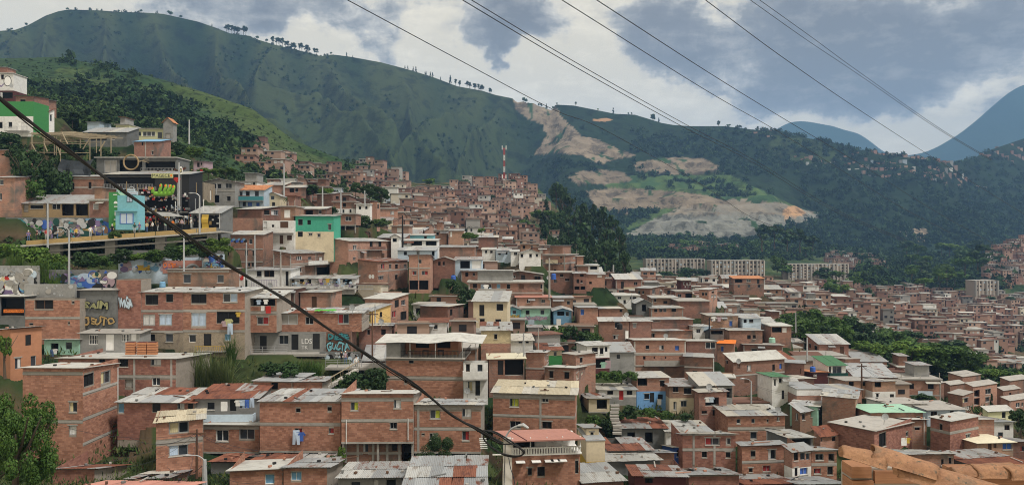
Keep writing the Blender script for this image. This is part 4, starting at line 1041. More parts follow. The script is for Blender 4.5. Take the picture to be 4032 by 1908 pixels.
 H("white house with blue trimmed windows and a railed terrace",1644,1644,1759,1268,1314,'w','fr@1250',"1679,1276,1692,1313,N 1653,1277,1668,1293,g 1708,1278,1723,1295,g",d=117,a=2)
 H("small brick house with two black square windows behind the wooden pole",1413,1413,1540,1282,1345,'r','fa@1272',"1501,1295,1519,1317,d 1446,1297,1456,1317,d",d=111,a=3)
 h = H("broad brick house with a roof terrace under a spread white canopy",1521,1823,1919,1412,1566,'b','n',"1804,1428,1836,1465,d,R 1840,1500,1858,1535,y,R 1880,1440,1895,1480,d,R 1872,1498,1888,1550,D,R 1610,1418,1628,1429,s 1592,1493,1604,1508,s",d=97,a=86,bricks=300,beams="L1416 L1490")
 h.terr = True
 TERRACE.append(h)
 H("brick side wing joined to the terrace house by a white balcony front",1825,1825,1921,1428,1566,'w','n',"1835,1432,1850,1462,d 1843,1500,1860,1540,y 1872,1498,1890,1556,D 1880,1434,1900,1462,g",d=96,a=4,dep=2).balcony(1822,1457,1919,1488,'w')
 H("low brick house with a long silvery sheet roof below the green slope",998,998,1154,1498,1550,'b','fz@1467',"",d=87,a=-6,auto='sp',bricks=150)
 H("small brick house with patched silver roof next to the stairway",1156,1156,1269,1502,1545,'b','fz@1484',"",d=86.5,a=4,auto='s',bricks=150)
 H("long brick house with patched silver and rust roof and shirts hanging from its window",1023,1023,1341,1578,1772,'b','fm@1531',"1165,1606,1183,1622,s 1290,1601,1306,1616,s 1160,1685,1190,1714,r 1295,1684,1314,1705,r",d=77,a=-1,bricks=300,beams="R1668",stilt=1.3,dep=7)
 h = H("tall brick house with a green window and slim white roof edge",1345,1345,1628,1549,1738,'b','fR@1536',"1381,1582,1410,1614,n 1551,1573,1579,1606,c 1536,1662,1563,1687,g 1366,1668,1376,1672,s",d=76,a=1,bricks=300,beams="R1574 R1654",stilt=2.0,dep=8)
 h.pipe(1364,1650,1745); h.pipe(1607,1645,1730)
 H("recessed lower storey of concrete frame and brick under the green-windowed house",1353,1353,1581,1742,1820,'b','n',"1429,1744,1450,1779,c 1544,1740,1564,1773,D",d=76.6,a=1,cols="R1362 R1409 R1470 R1525 R1573",beams="R1783",dep=6,ext=2)
 H("two storey brick house with white patched roof behind the round bush",1632,1632,1893,1592,1775,'b','fw@1570',"1694,1613,1733,1646,n 1820,1608,1856,1640,c 1692,1705,1724,1732,c 1820,1696,1847,1732,r 1660,1706,1672,1711,s",d=76.5,a=-1,bricks=300,beams="R1606 R1687",cols="R1647",stilt=1.6,dep=7)
 H("single storey brick house on short stilts with two windows under a white strip roof",798,798,1020,1670,1776,'b','fR@1652',"851,1691,900,1736,w 942,1688,1003,1728,g",d=78,a=-1,bricks=300,beams="R1683",stilt=1.3)
 H("jutting corner brick house with a tan corrugated roof and paired curtained windows",488,615,798,1663,1845,'b','ft@1622',"533,1654,562,1701,c,L 523,1738,560,1794,g,L 665,1660,743,1703,y 665,1751,740,1792,l",d=70,a=22,bricks=300,beams="R1742 L1745")
 H("brick and grey house under patched zinc and rust sheets beside the tower house",463,463,763,1580,1650,'r','fm@1527',"464,1586,488,1625,a 600,1580,632,1622,D 699,1580,726,1609,c 740,1583,760,1640,D",d=81,a=-3,bricks=150)
 h = H("grey plastered house with rusty gable roof and a long washing balcony",767,767,1010,1568,1655,'g','fr@1513',"905,1570,930,1617,D 815,1582,845,1612,g 940,1572,985,1608,l",d=81,a=2)
 h.balcony(808,1622,1008,1652,'bl',out=1.0)
 H("low brick hut with dirty roof edge at the foot of the tower house",205,205,372,1845,1935,'r','fr@1830',"",d=66,a=2,bricks=250)
 H("small brick house with torn grey felt roof beside the low hut",500,500,656,1884,1960,'b','fa@1852',"600,1890,625,1925,b",d=65,a=5)
 H("house under a flat pink roof cut off by the bottom of the view",295,295,690,1921,2000,'r','fk@1893',"",d=55,a=-2,dep=4)
 H("brick house with two grey shuttered windows under a lumpy white roof",905,905,1113,1850,1960,'b','fW@1812',"1044,1866,1080,1904,a",d=63.5,a=8,bricks=250)
 H("brick house with an open shutter and ridged grey roof, beside the lumpy white roof",1117,1117,1288,1838,1960,'b','fz@1805',"1146,1857,1187,1890,a",d=64,a=0,bricks=250)
 H("pale grey house under rust streaked sheets at the bottom edge",1331,1331,1585,1880,1965,'g','fm@1822',"1382,1895,1420,1935,g 1470,1885,1490,1930,c 1520,1885,1560,1925,g",d=62,a=3)
 H("low building under wide rust striped corrugated sheets left of the concrete pole",1592,1592,1905,1925,2000,'r','fm@1800',"",d=56,a=2,dep=9)
 H("shed with scrap sheet roof under the stilted brick houses",830,830,1310,1815,1850,'d','fm@1787',"",d=71,a=0,dep=4)
 h = H("brick house with a railed terrace beneath the sloping pink roof",2016,2016,2284,1792,1900,'b','n',"2079,1841,2094,1868,d 2116,1836,2145,1872,d 2265,1812,2277,1862,D",d=66,a=7,bricks=250,dep=6)
 PINK.append(h)
 H("tall brick house with a wide pale sheet roof, taller on its right side",1941,2264,2313,1552,1790,'b','ft@1503',"2007,1568,2043,1600,n 2134,1569,2159,1581,w 2008,1657,2051,1684,d 2135,1659,2172,1686,d 2272,1562,2282,1600,g 2292,1545,2301,1586,g 2273,1640,2282,1690,g 2291,1632,2299,1668,d 2291,1712,2299,1745,d",d=87,a=83,bricks=300,beams="L1566 L1641 R1641",cols="L2128 R2268")
 H("pale yellow house with a flat parapet beside the pink roofed house",2309,2309,2382,1735,1850,'c','p',"2318,1700,2330,1720,d",d=74,a=5,dep=5,lower=(1815,'yellow'))
 H("upper yellow block with a zinc roof behind the flat parapet",2309,2309,2358,1684,1745,'c','fz@1668',"2325,1700,2337,1715,d",d=76,a=5,dep=4)
 H("tall plain brick house with narrow windows left of the green panel shack",2070,2142,2160,1388,1510,'b','fw@1380',"2148,1400,2153,1420,g 2154,1398,2158,1418,g",d=104,a=80,beams="L1450 R1450")
 H("low black-windowed brick house with a white roof edge above the pale sheet roof",2144,2259,2307,1448,1510,'b','fR@1440',"2163,1459,2179,1487,d 2222,1463,2241,1490,d 2269,1467,2276,1490,y 2288,1463,2297,1488,y",d=99,a=75)
 H("two tone brick house with one small window behind the low black-windowed house",2216,2268,2345,1395,1500,'b','fg@1388',"2283,1407,2294,1426,d",d=107,a=35,beams="R1440")
 H("white house over a crimson shop front on the edge of the green slope",2270,2311,2400,1360,1455,'w','fw@1345',"2331,1367,2354,1393,d 2362,1369,2376,1393,d 2382,1364,2392,1384,d 2346,1411,2401,1450,G",d=117,a=15,lower=(1408,'x'))
 H("grey cement house with slumped dark sheets next to the big four-row brick house",2395,2395,2497,1384,1450,'g','fz@1346',"2428,1393,2442,1412,g",d=119,a=0)
 H("biggest brick house with three windows over four tiny ones and a white roof line",2497,2497,2700,1338,1485,'b','fW@1330',"2542,1358,2557,1374,g 2596,1358,2614,1375,c 2658,1360,2674,1379,b 2532,1401,2542,1414,s 2574,1403,2579,1411,s 2618,1403,2623,1411,s 2675,1403,2680,1411,s",d=128,a=1,beams="R1395 R1440",dep=9)
 H("brick side building with a white framed window joined to the biggest brick house",2703,2703,2822,1342,1410,'r','fW@1335',"2778,1346,2818,1372,w",d=132,a=2)
 H("brick house with a white pipe at its corner in front of the biggest brick house",2695,2806,2834,1406,1492,'b','fw@1391',"2728,1458,2745,1473,d 2812,1410,2824,1425,d 2812,1455,2824,1470,d",d=123,a=76,beams="L1447").pipe(2808,1410,1500,f='R')
 H("orange brick house with a blue window beneath an orange awning",2824,2890,2926,1352,1425,'b','fo@1338',"2839,1362,2849,1383,b 2904,1360,2912,1376,N",d=138,a=72)
 H("brick house with a glaring white roof and four windows",2853,2888,3089,1422,1540,'b','fW@1391',"3041,1433,3051,1458,d 3069,1430,3079,1452,b 2941,1436,2958,1458,c 2904,1433,2915,1450,N 2931,1489,2950,1506,N 2858,1418,2866,1432,d,L",d=124,a=20,beams="R1478")
 H("dark brick house with a lighter end wall below the teal water tank",2927,3083,3122,1358,1424,'r','fg@1351',"",d=146,a=80,auto='ssd')
 H("house with sky blue ground floor and two brick rooms above",2507,2507,2634,1486,1606,'b','fw@1462',"2511,1489,2548,1518,G 2599,1497,2617,1520,d 2537,1549,2556,1569,d 2558,1545,2576,1583,D 2590,1551,2610,1571,d",d=115,a=3,lower=(1539,'u'))
 H("house with brick upper floor and cream ground floor under a slate grey roof",2636,2636,2732,1519,1624,'p','fz@1489',"2650,1522,2671,1542,d 2693,1526,2722,1549,d 2681,1577,2704,1600,g 2652,1580,2664,1612,c",d=113,a=3,lower=(1566,'c'))
 h = H("tall brick house with washing hung in its open upper room",2734,2753,2861,1543,1668,'r','fa@1532',"2777,1563,2831,1598,G 2763,1616,2784,1627,d 2806,1612,2826,1635,d",d=102,a=10)
 H("long brick house with four small white shuttered windows under pale stripes of roofing",2866,2866,3091,1635,1742,'b','fw@1594',"2901,1649,2915,1666,w 2959,1648,2972,1664,w 3020,1650,3026,1660,s 3059,1641,3069,1655,c 2955,1699,2979,1726,g 3018,1693,3034,1734,S 3063,1687,3082,1714,d",d=97,a=2,beams="R1687",bricks=200)
 H("two storey brick house with concrete columns and a wide dark window near the bottom",2688,2688,2896,1708,1828,'r','fa@1700',"2777,1723,2833,1750,r 2858,1724,2876,1748,c 2764,1776,2783,1799,d 2858,1778,2876,1800,d",d=84,a=0,bricks=300,beams="R1769",cols="R2731 R2813")
 H("brick house with a tied white curtain, left of the white glazed bay",2904,2922,3086,1752,1875,'b','fz@1740',"2956,1774,2974,1796,d 3025,1769,3054,1806,c 3004,1832,3033,1854,r 2949,1841,2963,1857,d",d=83,a=6,bricks=250,beams="R1818")
 h = H("brick wing with white glazed bays one above the other",3088,3120,3194,1775,1880,'b','fz@1752',"3126,1779,3143,1811,d 3151,1781,3170,1809,g 3174,1783,3188,1809,g 3129,1840,3140,1872,d 3150,1840,3180,1866,b",d=80,a=18,lower=(1838,'w'))
 H("brick end house with an open gallery beside the white glazed bays",3195,3195,3294,1772,1882,'b','fa@1757',"3211,1786,3242,1810,g 3262,1785,3285,1814,G 3205,1843,3232,1863,r 3258,1835,3279,1867,d",d=81,a=4,beams="R1828",bricks=200)
 H("dark open shed under tilted silver sheets behind the glazed bays",3110,3110,3200,1722,1755,'d','fw@1692',"3118,1726,3192,1752,G",d=88,a=6,name='shed',cat='shed')
 H("small brick house with rusted sheet roof beside the dark open shed",3204,3230,3302,1712,1765,'b','fr@1682',"3226,1718,3238,1738,c 3276,1718,3290,1735,d",d=90,a=25)
 h = H("large flat brick box house with a long slab roof behind the clay tile roof",3270,3442,3590,1694,1790,'r','fg@1660',"3461,1700,3488,1758,d 3566,1700,3576,1716,d",d=88,a=40,bricks=250)
 H("brick house with a mint green sheet roof",3430,3430,3634,1622,1720,'b','fM@1591',"3612,1640,3622,1655,g",d=98,a=1)
 H("white-piped brick annex right of the mint roofed house",3590,3590,3648,1650,1760,'b','fW@1642',"3602,1681,3622,1692,d",d=95,a=3,dep=4).pipe(3637,1640,1750)
 H("wedge shaped brick house with a pale slab roof and one narrow window",3664,3740,3852,1656,1800,'r','fR@1640',"3700,1668,3711,1691,d 3803,1708,3820,1732,g",d=91,a=28,beams="R1705 L1705",bricks=200)
 H("plain brick extension with slab roof behind the wedge shaped house",3852,3852,3915,1650,1730,'b','fg@1640',"",d=95,a=6)
 H("two storey brick house with silver striped roof, left of the mint roof",3237,3368,3446,1568,1665,'b','fw@1539',"3381,1576,3393,1595,d 3409,1563,3424,1595,g 3374,1623,3385,1642,c 3397,1617,3426,1650,D",d=101,a=62)
 H("mint green walled house with a dark upper opening",3110,3219,3278,1600,1668,'m','fw@1570',"3224,1595,3250,1630,G 3255,1598,3268,1622,g 3240,1648,3252,1668,D",d=102,a=62)
 H("row of battered brick rooms under jumbled silver sheets below the mint green walls",3118,3150,3216,1618,1690,'p','fm@1592',"3132,1625,3142,1652,c,L 3158,1628,3170,1652,g 3192,1620,3204,1640,g",d=101,a=30)
 H("white two storey house with a green roof scrap beside the concrete stairs",3040,3040,3106,1482,1575,'w','fG@1465',"3067,1488,3078,1505,d 3048,1492,3055,1518,d 3078,1535,3088,1570,D",d=112,a=2)
 H("brick house with a low slanted sheet roof next to the green roof scrap",3124,3124,3206,1490,1542,'r','fa@1478',"3163,1503,3171,1513,s",d=115,a=4)
 H("low white walled house over a brick base below the slanted sheet roof",3137,3137,3235,1532,1572,'w','p',"",d=109,a=3,lower=(1556,'b'))
 H("brick house corner with an orange side in front of the tree grove",3090,3167,3204,1430,1492,'r','fa@1418',"3150,1450,3154,1470,N 3190,1440,3196,1456,d",d=128,a=70)
 H("dark green and white two storey house with glass balconies under a green roof",3260,3260,3330,1437,1522,'w','fG@1400',"3278,1440,3314,1470,g 3276,1487,3314,1515,g 3264,1441,3273,1470,w",d=130,a=2,lower=(1477,'w')).balcony(3258,1464,3331,1476,'darkgreen')
 H("maroon walled room with a clay roof left of the green roof",3200,3200,3260,1464,1500,'x','fT@1454',"3208,1472,3216,1480,c",d=129,a=3)
 H("plain orange brick block behind the dark wooden power pole",3330,3330,3386,1412,1480,'b','fg@1405',"3362,1462,3372,1474,c",d=138,a=5)
 H("brick house with a white garage front at the foot of the green bank",3407,3407,3450,1438,1480,'r','fz@1430',"3411,1452,3440,1476,d",d=139,a=3)
 H("tan house with dark windows under a grey hip roof beside the wooden pole",3330,3330,3434,1498,1555,'p','fg@1482',"3342,1501,3362,1519,d 3395,1502,3412,1518,d",d=121,a=2)
 H("house with a shadowed porch and white lower walls right of the wooden pole",3436,3436,3526,1500,1575,'p','fa@1490',"3444,1502,3470,1524,G 3450,1548,3460,1562,d 3504,1550,3520,1574,D",d=119,a=4,lower=(1540,'w'))
 H("low house with a long faded sheet roof in the middle of the right lanes",3208,3208,3393,1536,1570,'b','fa@1513',"",d=115,a=5)
 E = "orange brick estate block "
 for xl,xc,xr,yt,yb,lab,w in [(3537,3590,3660,1474,1520,E + "with a gabled stub tower, leftmost in the back row",''),(3504,3545,3602,1512,1550,E + "low and windowless under the leftmost gabled stub",''),(3596,3622,3717,1516,1592,E + "with a dark balcony recess and wide window","3627,1530,3648,1552,G 3672,1526,3698,1546,g 3676,1560,3694,1576,g"),
          (3733,3790,3861,1482,1520,E + "with a stub tower before the dark tree grove",''),(3717,3740,3800,1514,1556,E + "low link between two taller blocks",''),(3733,3790,3832,1556,1645,E + "with cream curtains in a framed window","3788,1566,3812,1584,y 3806,1596,3818,1612,c"),
          (3799,3832,3926,1520,1640,E + "with three stacked balconies and the cypress before it","3836,1534,3858,1562,G 3836,1566,3858,1594,G 3836,1598,3858,1632,G 3880,1530,3902,1550,g 3880,1562,3896,1580,g"),(3938,3975,4060,1498,1550,E + "cut by the right edge in the back row",''),
          (3926,3950,4016,1536,1600,E + "with one small window right of the cypress","3974,1544,3982,1558,d"),(3940,3975,4070,1576,1640,E + "with white framed windows at the right edge","4000,1584,4016,1602,w 4022,1584,4030,1600,w")]:
  H(lab,xl,xc,xr,yt,yb,'b','fg.4/.15',w,d={1520: 150,1550: 144,1592: 138,1556: 143,1645: 130,1640: 134,1600: 138}.get(yb,140),a=26,dep=6,near=False,group='orange brick estate blocks')
 H("low grey roofed house just behind the mint roof",3495,3495,3650,1588,1625,'w','fg@1565',"3600,1590,3625,1600,d",d=108,a=2)
 H("long house under wide grey fibre cement roofs",3652,3652,3802,1612,1650,'bl','fg@1578',"3665,1618,3690,1640,d 3740,1616,3756,1640,d",d=105,a=4)
 H("pale yellow house with white sheet roof below the estate",3869,3890,3982,1616,1660,'ly','fW@1600',"3945,1620,3960,1645,d",d=112,a=12)
 H("white two storey house with a grey roof left of the dark edge tree",3914,3914,3990,1660,1750,'w','fz@1640',"3955,1672,3976,1692,d 3930,1700,3950,1725,g",d=102,a=4)
 H("house with a broad cream sheet roof and a white bay window",3848,3848,3990,1742,1815,'p','fc@1703',"3890,1745,3905,1770,N 3912,1742,3924,1762,N 3948,1745,3985,1768,b",d=90,a=6)
 H("red brick house cut off by the right edge below the cream roof",3990,3990,4080,1738,1830,'r','fz@1722',"4018,1755,4035,1775,r",d=92,a=4)
 H("house with brown scrap roof and white ridge strip at the bottom right",3860,3860,4060,1838,1900,'d','fr@1780',"3868,1842,3885,1870,d",d=78,a=12)
 H("brick house with a silver sheet roof just behind the clay tiles",3549,3549,3756,1788,1850,'b','fw@1773',"3736,1800,3746,1824,d 3706,1806,3716,1830,d",d=80,a=3)
 H("shack under a rust brown corrugated roof below the green gully",2446,2446,2622,1684,1760,'d','fr@1644',"2470,1700,2500,1740,G 2540,1700,2570,1745,G",d=92,a=0,name='shack')
 H("white house with grey white roof panels beside the rust roofed shack",2624,2624,2800,1697,1770,'w','fw@1656',"2652,1698,2674,1725,d 2690,1705,2710,1740,g",d=91,a=1)
 H("low house with a brown iron roof and white strips behind the yellow house",2400,2400,2565,1772,1815,'d','fr@1724',"",d=80,a=3)
 H("long dark house with white striped sheet roof right of the yellow house",2384,2384,2600,1815,1860,'d','fw@1769',"",d=76,a=6)
 H("small brick house behind the white striped sheet roof",2573,2573,2655,1782,1840,'b','fa@1773',"",d=80,a=2)
 H("deep blue rear wall house squeezed beside the small brick house",2655,2655,2714,1760,1860,'blue','fa@1750',"2665,1770,2690,1795,d",d=86,a=2)
 H("house with a red-brown iron roof at the bottom edge",2500,2500,2700,1872,1960,'x','fr@1830',"2540,1880,2570,1900,d",d=68,a=-3)
 H("shack under splintered silver and brown strips at the bottom edge",2300,2300,2455,1898,1970,'r','fm@1830',"",d=66,a=10)
 H("brick house with silver roof beneath the concrete-columned house",2712,2712,2910,1868,1960,'r','fz@1842',"",d=74,a=2,bricks=120)
 H("shallow house with a black stained iron roof under the tied-curtain house",2940,2940,3140,1905,1960,'r','fr@1870',"",d=74,a=4)
 H("grey sheet roofed house at the bottom beside the clay tile roof",3150,3150,3330,1905,1970,'g','fz@1880',"",d=73,a=3)
 H("white shack with a red door on the green bank",2358,2358,2505,1534,1590,'w','fa@1510',"2391,1536,2414,1552,d 2438,1537,2455,1573,R 2468,1536,2490,1553,d",d=109,a=1,lower=(1562,'g'))
 H("tattered hut on poles left of the white shack with the red door",2318,2318,2400,1568,1620,'c','fm@1548',"2350,1572,2390,1610,G",d=100,a=4,stilt=1.5,name='hut')
 H("cream stone block house with a brick base beside the canopy terrace",1894,1894,2011,1300,1365,'k','fm@1268',"1946,1315,1958,1334,d 1902,1316,1910,1330,d",d=110,a=1,lower=(1351,'b'))
 H("white gabled shack with a pole through its yard",2011,2011,2098,1340,1382,'w','fa@1313',"2042,1328,2056,1350,d 2070,1329,2082,1350,d",d=112,a=3)
 H("shack with a rust red roof and green panel fence below the hanging garden",2125,2125,2212,1378,1430,'c','fr@1352',"2180,1384,2192,1400,g",d=111,a=3,lower=(1399,'e'))
 H("terrace room behind a cream awning with iron railings",1925,1925,2065,1412,1515,'b','fc@1391',"1960,1418,1982,1475,D 1988,1414,2060,1478,G",d=98,a=3)
TERRACE,PINK = [],[]
near_houses()
def mid_houses():
 H("grey block house with a shallow front gable behind the bridge bar",802,802,925,716,798,'g','Gz.7',"817,723,874,742,d 888,722,913,741,g 829,768,863,797,G 893,772,908,792,d",d=168,a=0,beams="R752",near=True)
 h = H("pale blue house with a tan tile roof and teal balcony",929,929,1039,748,813,'bl','fT@733',"939,754,955,772,g 968,754,983,774,d 1003,752,1019,773,g 955,794,968,812,d 975,796,992,812,b 1008,797,1022,812,b",d=171,a=0,near=True)
 h.balcony(931,774,1038,789,'teal',out=.9)
 H("cream gabled cottage with a dark doorway beside the tile roofed blue house",1044,1044,1101,770,813,'c','Ga.8',"1066,772,1080,786,g 1071,796,1083,813,D",d=175,a=2)
 H("brick house with a black verandah window under a long sheet roof above the palms",1121,1121,1203,738,766,'r','fa@729',"1140,741,1158,757,d 1162,741,1174,756,d",d=190,a=0)
 H("brick cabin with sloping tin roof just left of the verandah house",1040,1040,1120,728,757,'b','fa@717',"1048,733,1066,744,d",d=192,a=0)
 H("small pale house with a slab roof at the foot of the scrub",925,925,1012,716,740,'w','sg',"936,720,944,732,d 996,718,1004,733,d",d=188,a=0,auto='d')
 H("brick house with gabled side wall and white drainpipe, left of the green sheeted house",935,1031,1105,822,915,'r','fw@812',"1040,827,1062,845,d 1068,827,1096,846,c",d=152,a=75)
 H("pale brick tower room with a white door high in its wall",1105,1105,1163,814,870,'p','sg',"1119,826,1143,857,W",d=150,a=0)
 h = H("white two storey house with a dark brown doorway below the tan tower room",1035,1035,1158,868,968,'w','n',"1038,872,1052,894,c 1070,884,1080,894,d 1103,872,1135,897,N 1101,925,1115,960,N 1130,926,1149,945,N 1052,926,1066,944,c",d=149,a=0)
 h.balcony(1062,898,1156,916,'w',out=.8)
 H("low brick house with an open window bay and white roof above the green sheeting",1163,1163,1281,822,856,'r','fw@813',"1202,827,1232,846,G 1255,828,1266,842,w",d=166,a=0)
 H("house wrapped in bright green sheeting over a cream ground floor",1158,1158,1314,850,968,'n','fw@846',"1173,862,1192,887,d 1210,866,1224,884,d 1173,912,1192,932,d 1292,882,1304,906,g 1215,918,1230,926,g 1250,920,1262,932,g",d=150,a=0,lower=(912,'c'))
 H("brick house on a bare concrete slab frame, right of the green sheeting",1318,1318,1400,843,885,'b','sg',"1360,852,1384,868,g",d=166,a=0,stilt=1.8)
 H("russet brick house above the slab roof house, its side window small",1249,1310,1347,762,800,'r','fa@756',"1322,772,1334,784,d",d=187,a=70)
 H("brick and white house with an open rooftop room among the tall poles",1312,1312,1400,795,842,'b','sg',"1350,800,1362,815,d 1348,824,1356,838,g 1376,824,1384,836,d",d=182,a=0,lower=(822,'w'))
 H("white cube house with two black windows in front of the hanging scrub",1402,1402,1458,804,862,'w','sW',"1413,813,1422,824,d 1438,811,1447,823,d",d=181,a=0,dep=5)
 H("brick tower room rising beside the white cube house",1458,1484,1497,797,860,'b','n',"1486,804,1493,822,d",d=183,a=70)
 h = H("three storey brick house with blue graffiti under its eave and two grey posts before it",902,902,1035,923,1052,'b','fw@908',"980,940,994,960,w 963,985,976,1006,g 918,990,926,1010,d 994,986,1002,1008,d 976,1034,985,1049,g 990,1034,999,1049,g",d=141,a=0,beams="R980 R1030")
 H("plain brick back house between the gabled side wall and the bridge end",914,914,1032,858,905,'b','n',"",d=151,a=0,dep=4)
 H("wide brick house with two large open bays at its lower right",1076,1146,1370,997,1095,'b','fz@985',"1167,1008,1189,1024,w 1213,1010,1226,1022,g 1255,1010,1270,1028,c 1297,1006,1314,1028,r 1340,1006,1352,1024,N 1166,1054,1189,1070,d 1247,1050,1304,1081,G 1310,1050,1366,1081,G",d=137,a=78,beams="R1040",cols="R1243 R1307")
 H("long brick house with a white sheet roof and black upper windows in mid slope",1298,1372,1538,948,1022,'b','fw@936',"1456,950,1468,971,d 1490,950,1502,973,d 1390,966,1404,982,w 1390,1014,1400,1030,g 1502,998,1514,1014,N",d=150,a=76,beams="R985")
 hf = H("brick house with white spray painted flower under a rust edged roof",1409,1487,1605,1030,1134,'b','fr@1021',"1500,1038,1515,1057,r 1532,1040,1541,1057,g 1556,1040,1567,1057,d 1590,1040,1600,1054,g 1555,1081,1566,1100,d 1490,1086,1510,1100,g",d=141,a=74,beams="R1068")
 H("russet fronted brick house with two concrete bays below",1610,1610,1694,1003,1145,'b','kz.9',"1647,1021,1660,1037,w 1624,1066,1640,1082,r 1660,1066,1685,1082,r 1608,1103,1646,1140,G 1650,1103,1687,1140,G",d=147,a=0,beams="R1055",cols="R1648")
 h = H("white house with graffiti along a terrace full of washing",1146,1146,1396,1096,1134,'w','fm@1084',"1148,1100,1160,1132,D 1180,1098,1197,1118,g 1210,1099,1225,1116,d 1250,1098,1262,1114,c 1310,1098,1330,1116,d 1350,1098,1385,1118,G",d=133,a=0,dep=4)
 h.balcony(1162,1120,1470,1135,'steel',rail=True,out=1.1)
 h = H("lilac and white terrace house under a tin verandah left of the wide brick house",974,974,1144,1062,1128,'w','fz@1050',"1010,1066,1030,1088,d 1040,1064,1080,1090,d 1098,1070,1120,1126,W 1124,1068,1136,1124,D",d=133.5,a=0)
 h.balcony(998,1100,1095,1127,'purple',rail=True,out=1.0)
 H("small brick cottage with a shallow gable near the blue barrel",1706,1706,1788,1024,1072,'r','Ga.7',"1725,1030,1735,1045,d 1743,1030,1751,1044,d",d=152,a=2)
 H("grey panel shed with a big pale sheet wall",1790,1790,1897,1022,1060,'bl','fz@1010',"1812,1026,1850,1056,G 1858,1026,1894,1058,W",d=160,a=0)
 H("brick house below the pale sheet wall with a blue painted base",1816,1816,1905,1066,1106,'b','fz@1058',"1832,1072,1844,1088,d 1862,1074,1870,1084,d",d=158,a=0)
 H("broad low brick wall house with grey edged roof left of the fern bank",1731,1731,1868,972,1015,'b','fz@965',"",d=166,a=0)
 H("white house on the middle lane behind the pale blue porch house",1569,1569,1720,946,975,'w','fw@940',"1668,934,1676,948,d",d=172,a=0,auto='dgd')
 H("pale blue house with grey patched roof and dark porch",1566,1566,1712,985,1015,'bl','fm@972',"1590,990,1602,1004,d 1640,990,1652,1002,g 1700,988,1712,1008,G",d=160,a=0)
 H("teal and white shed with bright roof sheets high in the middle lane",1612,1612,1704,926,948,'t','fw@920',"1670,930,1680,946,d",d=186,a=0)
 H("white house with a wide dark window bay under a gable",1540,1540,1570,930,975,'w','Ga.5',"1546,938,1562,952,G",d=168,a=0)
 H("brick room with a slab roof and dark window right of the black pole",1708,1708,1758,908,952,'b','sg',"1718,914,1728,926,d",d=195,a=0,auto='d')
 H("pale brick house with a white door beside the slab roofed brick room",1770,1770,1822,908,955,'p','fw@902',"1773,912,1780,932,W",d=194,a=0)
 H("russet box house behind the fern bank",1884,1884,1960,934,970,'r','fa@926',"",d=205,a=0)
 H("white house with black shutter windows on the ridge lane",1898,1898,1950,982,1008,'w','fw@974',"1910,986,1918,996,d 1930,986,1940,996,d",d=185,a=0)
 H("bluish white house with a tin roof next to the black shuttered house",1952,1952,2011,986,1010,'bl','fz@978',"1962,992,1972,1002,d 1990,992,1998,1002,d",d=184,a=0)
 H("white narrow house front with one dark window left of the gabled white house",2011,2011,2042,990,1026,'w','fw@983',"2024,992,2036,1004,d",d=180,a=0)
 H("white gabled house with small black windows on the ridge lane",2044,2044,2130,996,1032,'w','Gw.9',"2050,1000,2060,1012,d 2084,1000,2094,1012,d 2110,1000,2118,1010,d",d=178,a=0)
 H("tan brick house with square windows under the settlement slope",2050,2050,2122,960,990,'p','sg',"2058,966,2068,978,d 2090,966,2098,976,g",d=205,a=0)
 H("low brick house right of the tan square-windowed house",2097,2097,2166,973,1000,'b','kz.5',"",d=202,a=0,auto='s')
 H("large plain brick block standing highest beside the pine wood",2136,2224,2274,1004,1068,'b','sg',"2205,1010,2212,1016,s 2196,1034,2214,1040,w 2255,1012,2270,1017,w 2258,1048,2268,1054,s 2180,1060,2190,1068,d",d=180,a=70,beams="L1035 R1035",cols="L2224")
 H("brick house stepping down from the large plain block",2274,2274,2316,1046,1078,'b','sg',"2258,1048,2268,1056,s",d=178,a=0)
 H("white topped house with a shaded balcony at the end of the brick row",2316,2316,2358,1044,1072,'w','fw@1038',"2324,1048,2352,1060,G",d=180,a=0)
 H("brick house with dark balcony openings below the large plain block",2165,2165,2259,1073,1130,'r','sg',"2205,1078,2218,1090,d 2225,1096,2242,1106,d 2180,1100,2192,1112,g",d=166,a=0)
 H("brick house with a column front and paired open bays",2259,2259,2309,1076,1146,'r','fz@1068',"2270,1098,2280,1114,d 2286,1102,2294,1112,d 2262,1126,2282,1140,G 2286,1126,2304,1140,G 2284,1080,2298,1088,d",d=164,a=0)
 H("brick house under splayed white sheets at the row end",2306,2306,2382,1080,1118,'b','fm@1072',"2320,1108,2330,1118,d 2352,1082,2370,1092,W",d=167,a=0)
 H("brick house with wide low gable behind the teal curtained house",1952,1952,2138,1080,1108,'r','Ga.75',"2014,1084,2030,1094,w 2052,1082,2068,1106,D 2104,1086,2128,1100,d",d=161,a=0)
 h = H("long brick house with shirts in one window and a teal curtain in the next",1845,1845,2140,1111,1192,'b','sW',"1862,1116,1878,1134,d 1892,1117,1935,1141,l 1956,1117,1970,1135,a 1995,1117,2009,1137,d 2045,1117,2062,1137,N 2128,1118,2138,1136,g 1950,1168,1962,1182,c 1965,1168,1975,1182,y 1998,1164,2014,1178,y",d=150,a=0,beams="R1152")
 H("brick house with a flat pink clay roof above the mural row",2032,2032,2169,1170,1212,'b','fk@1160',"2074,1178,2087,1191,w 2131,1178,2146,1191,w",d=146,a=0)
 H("patched tan brick house right of the pink roofed house",2171,2171,2256,1172,1216,'p','fa@1163',"2232,1184,2244,1198,g",d=147,a=0)
 H("tiny brick hut with a tin lean-to by the dark tree",1892,1892,1944,1170,1196,'b','Ga.4',"1914,1174,1926,1186,d 1898,1176,1904,1188,d",d=148,a=0)
 H("white house with scrawled lettering at the dark tree end of the mural row",1880,1880,1952,1218,1264,'w','fa@1204',"1898,1228,1909,1239,d 1926,1227,1939,1236,d",d=142,a=0)
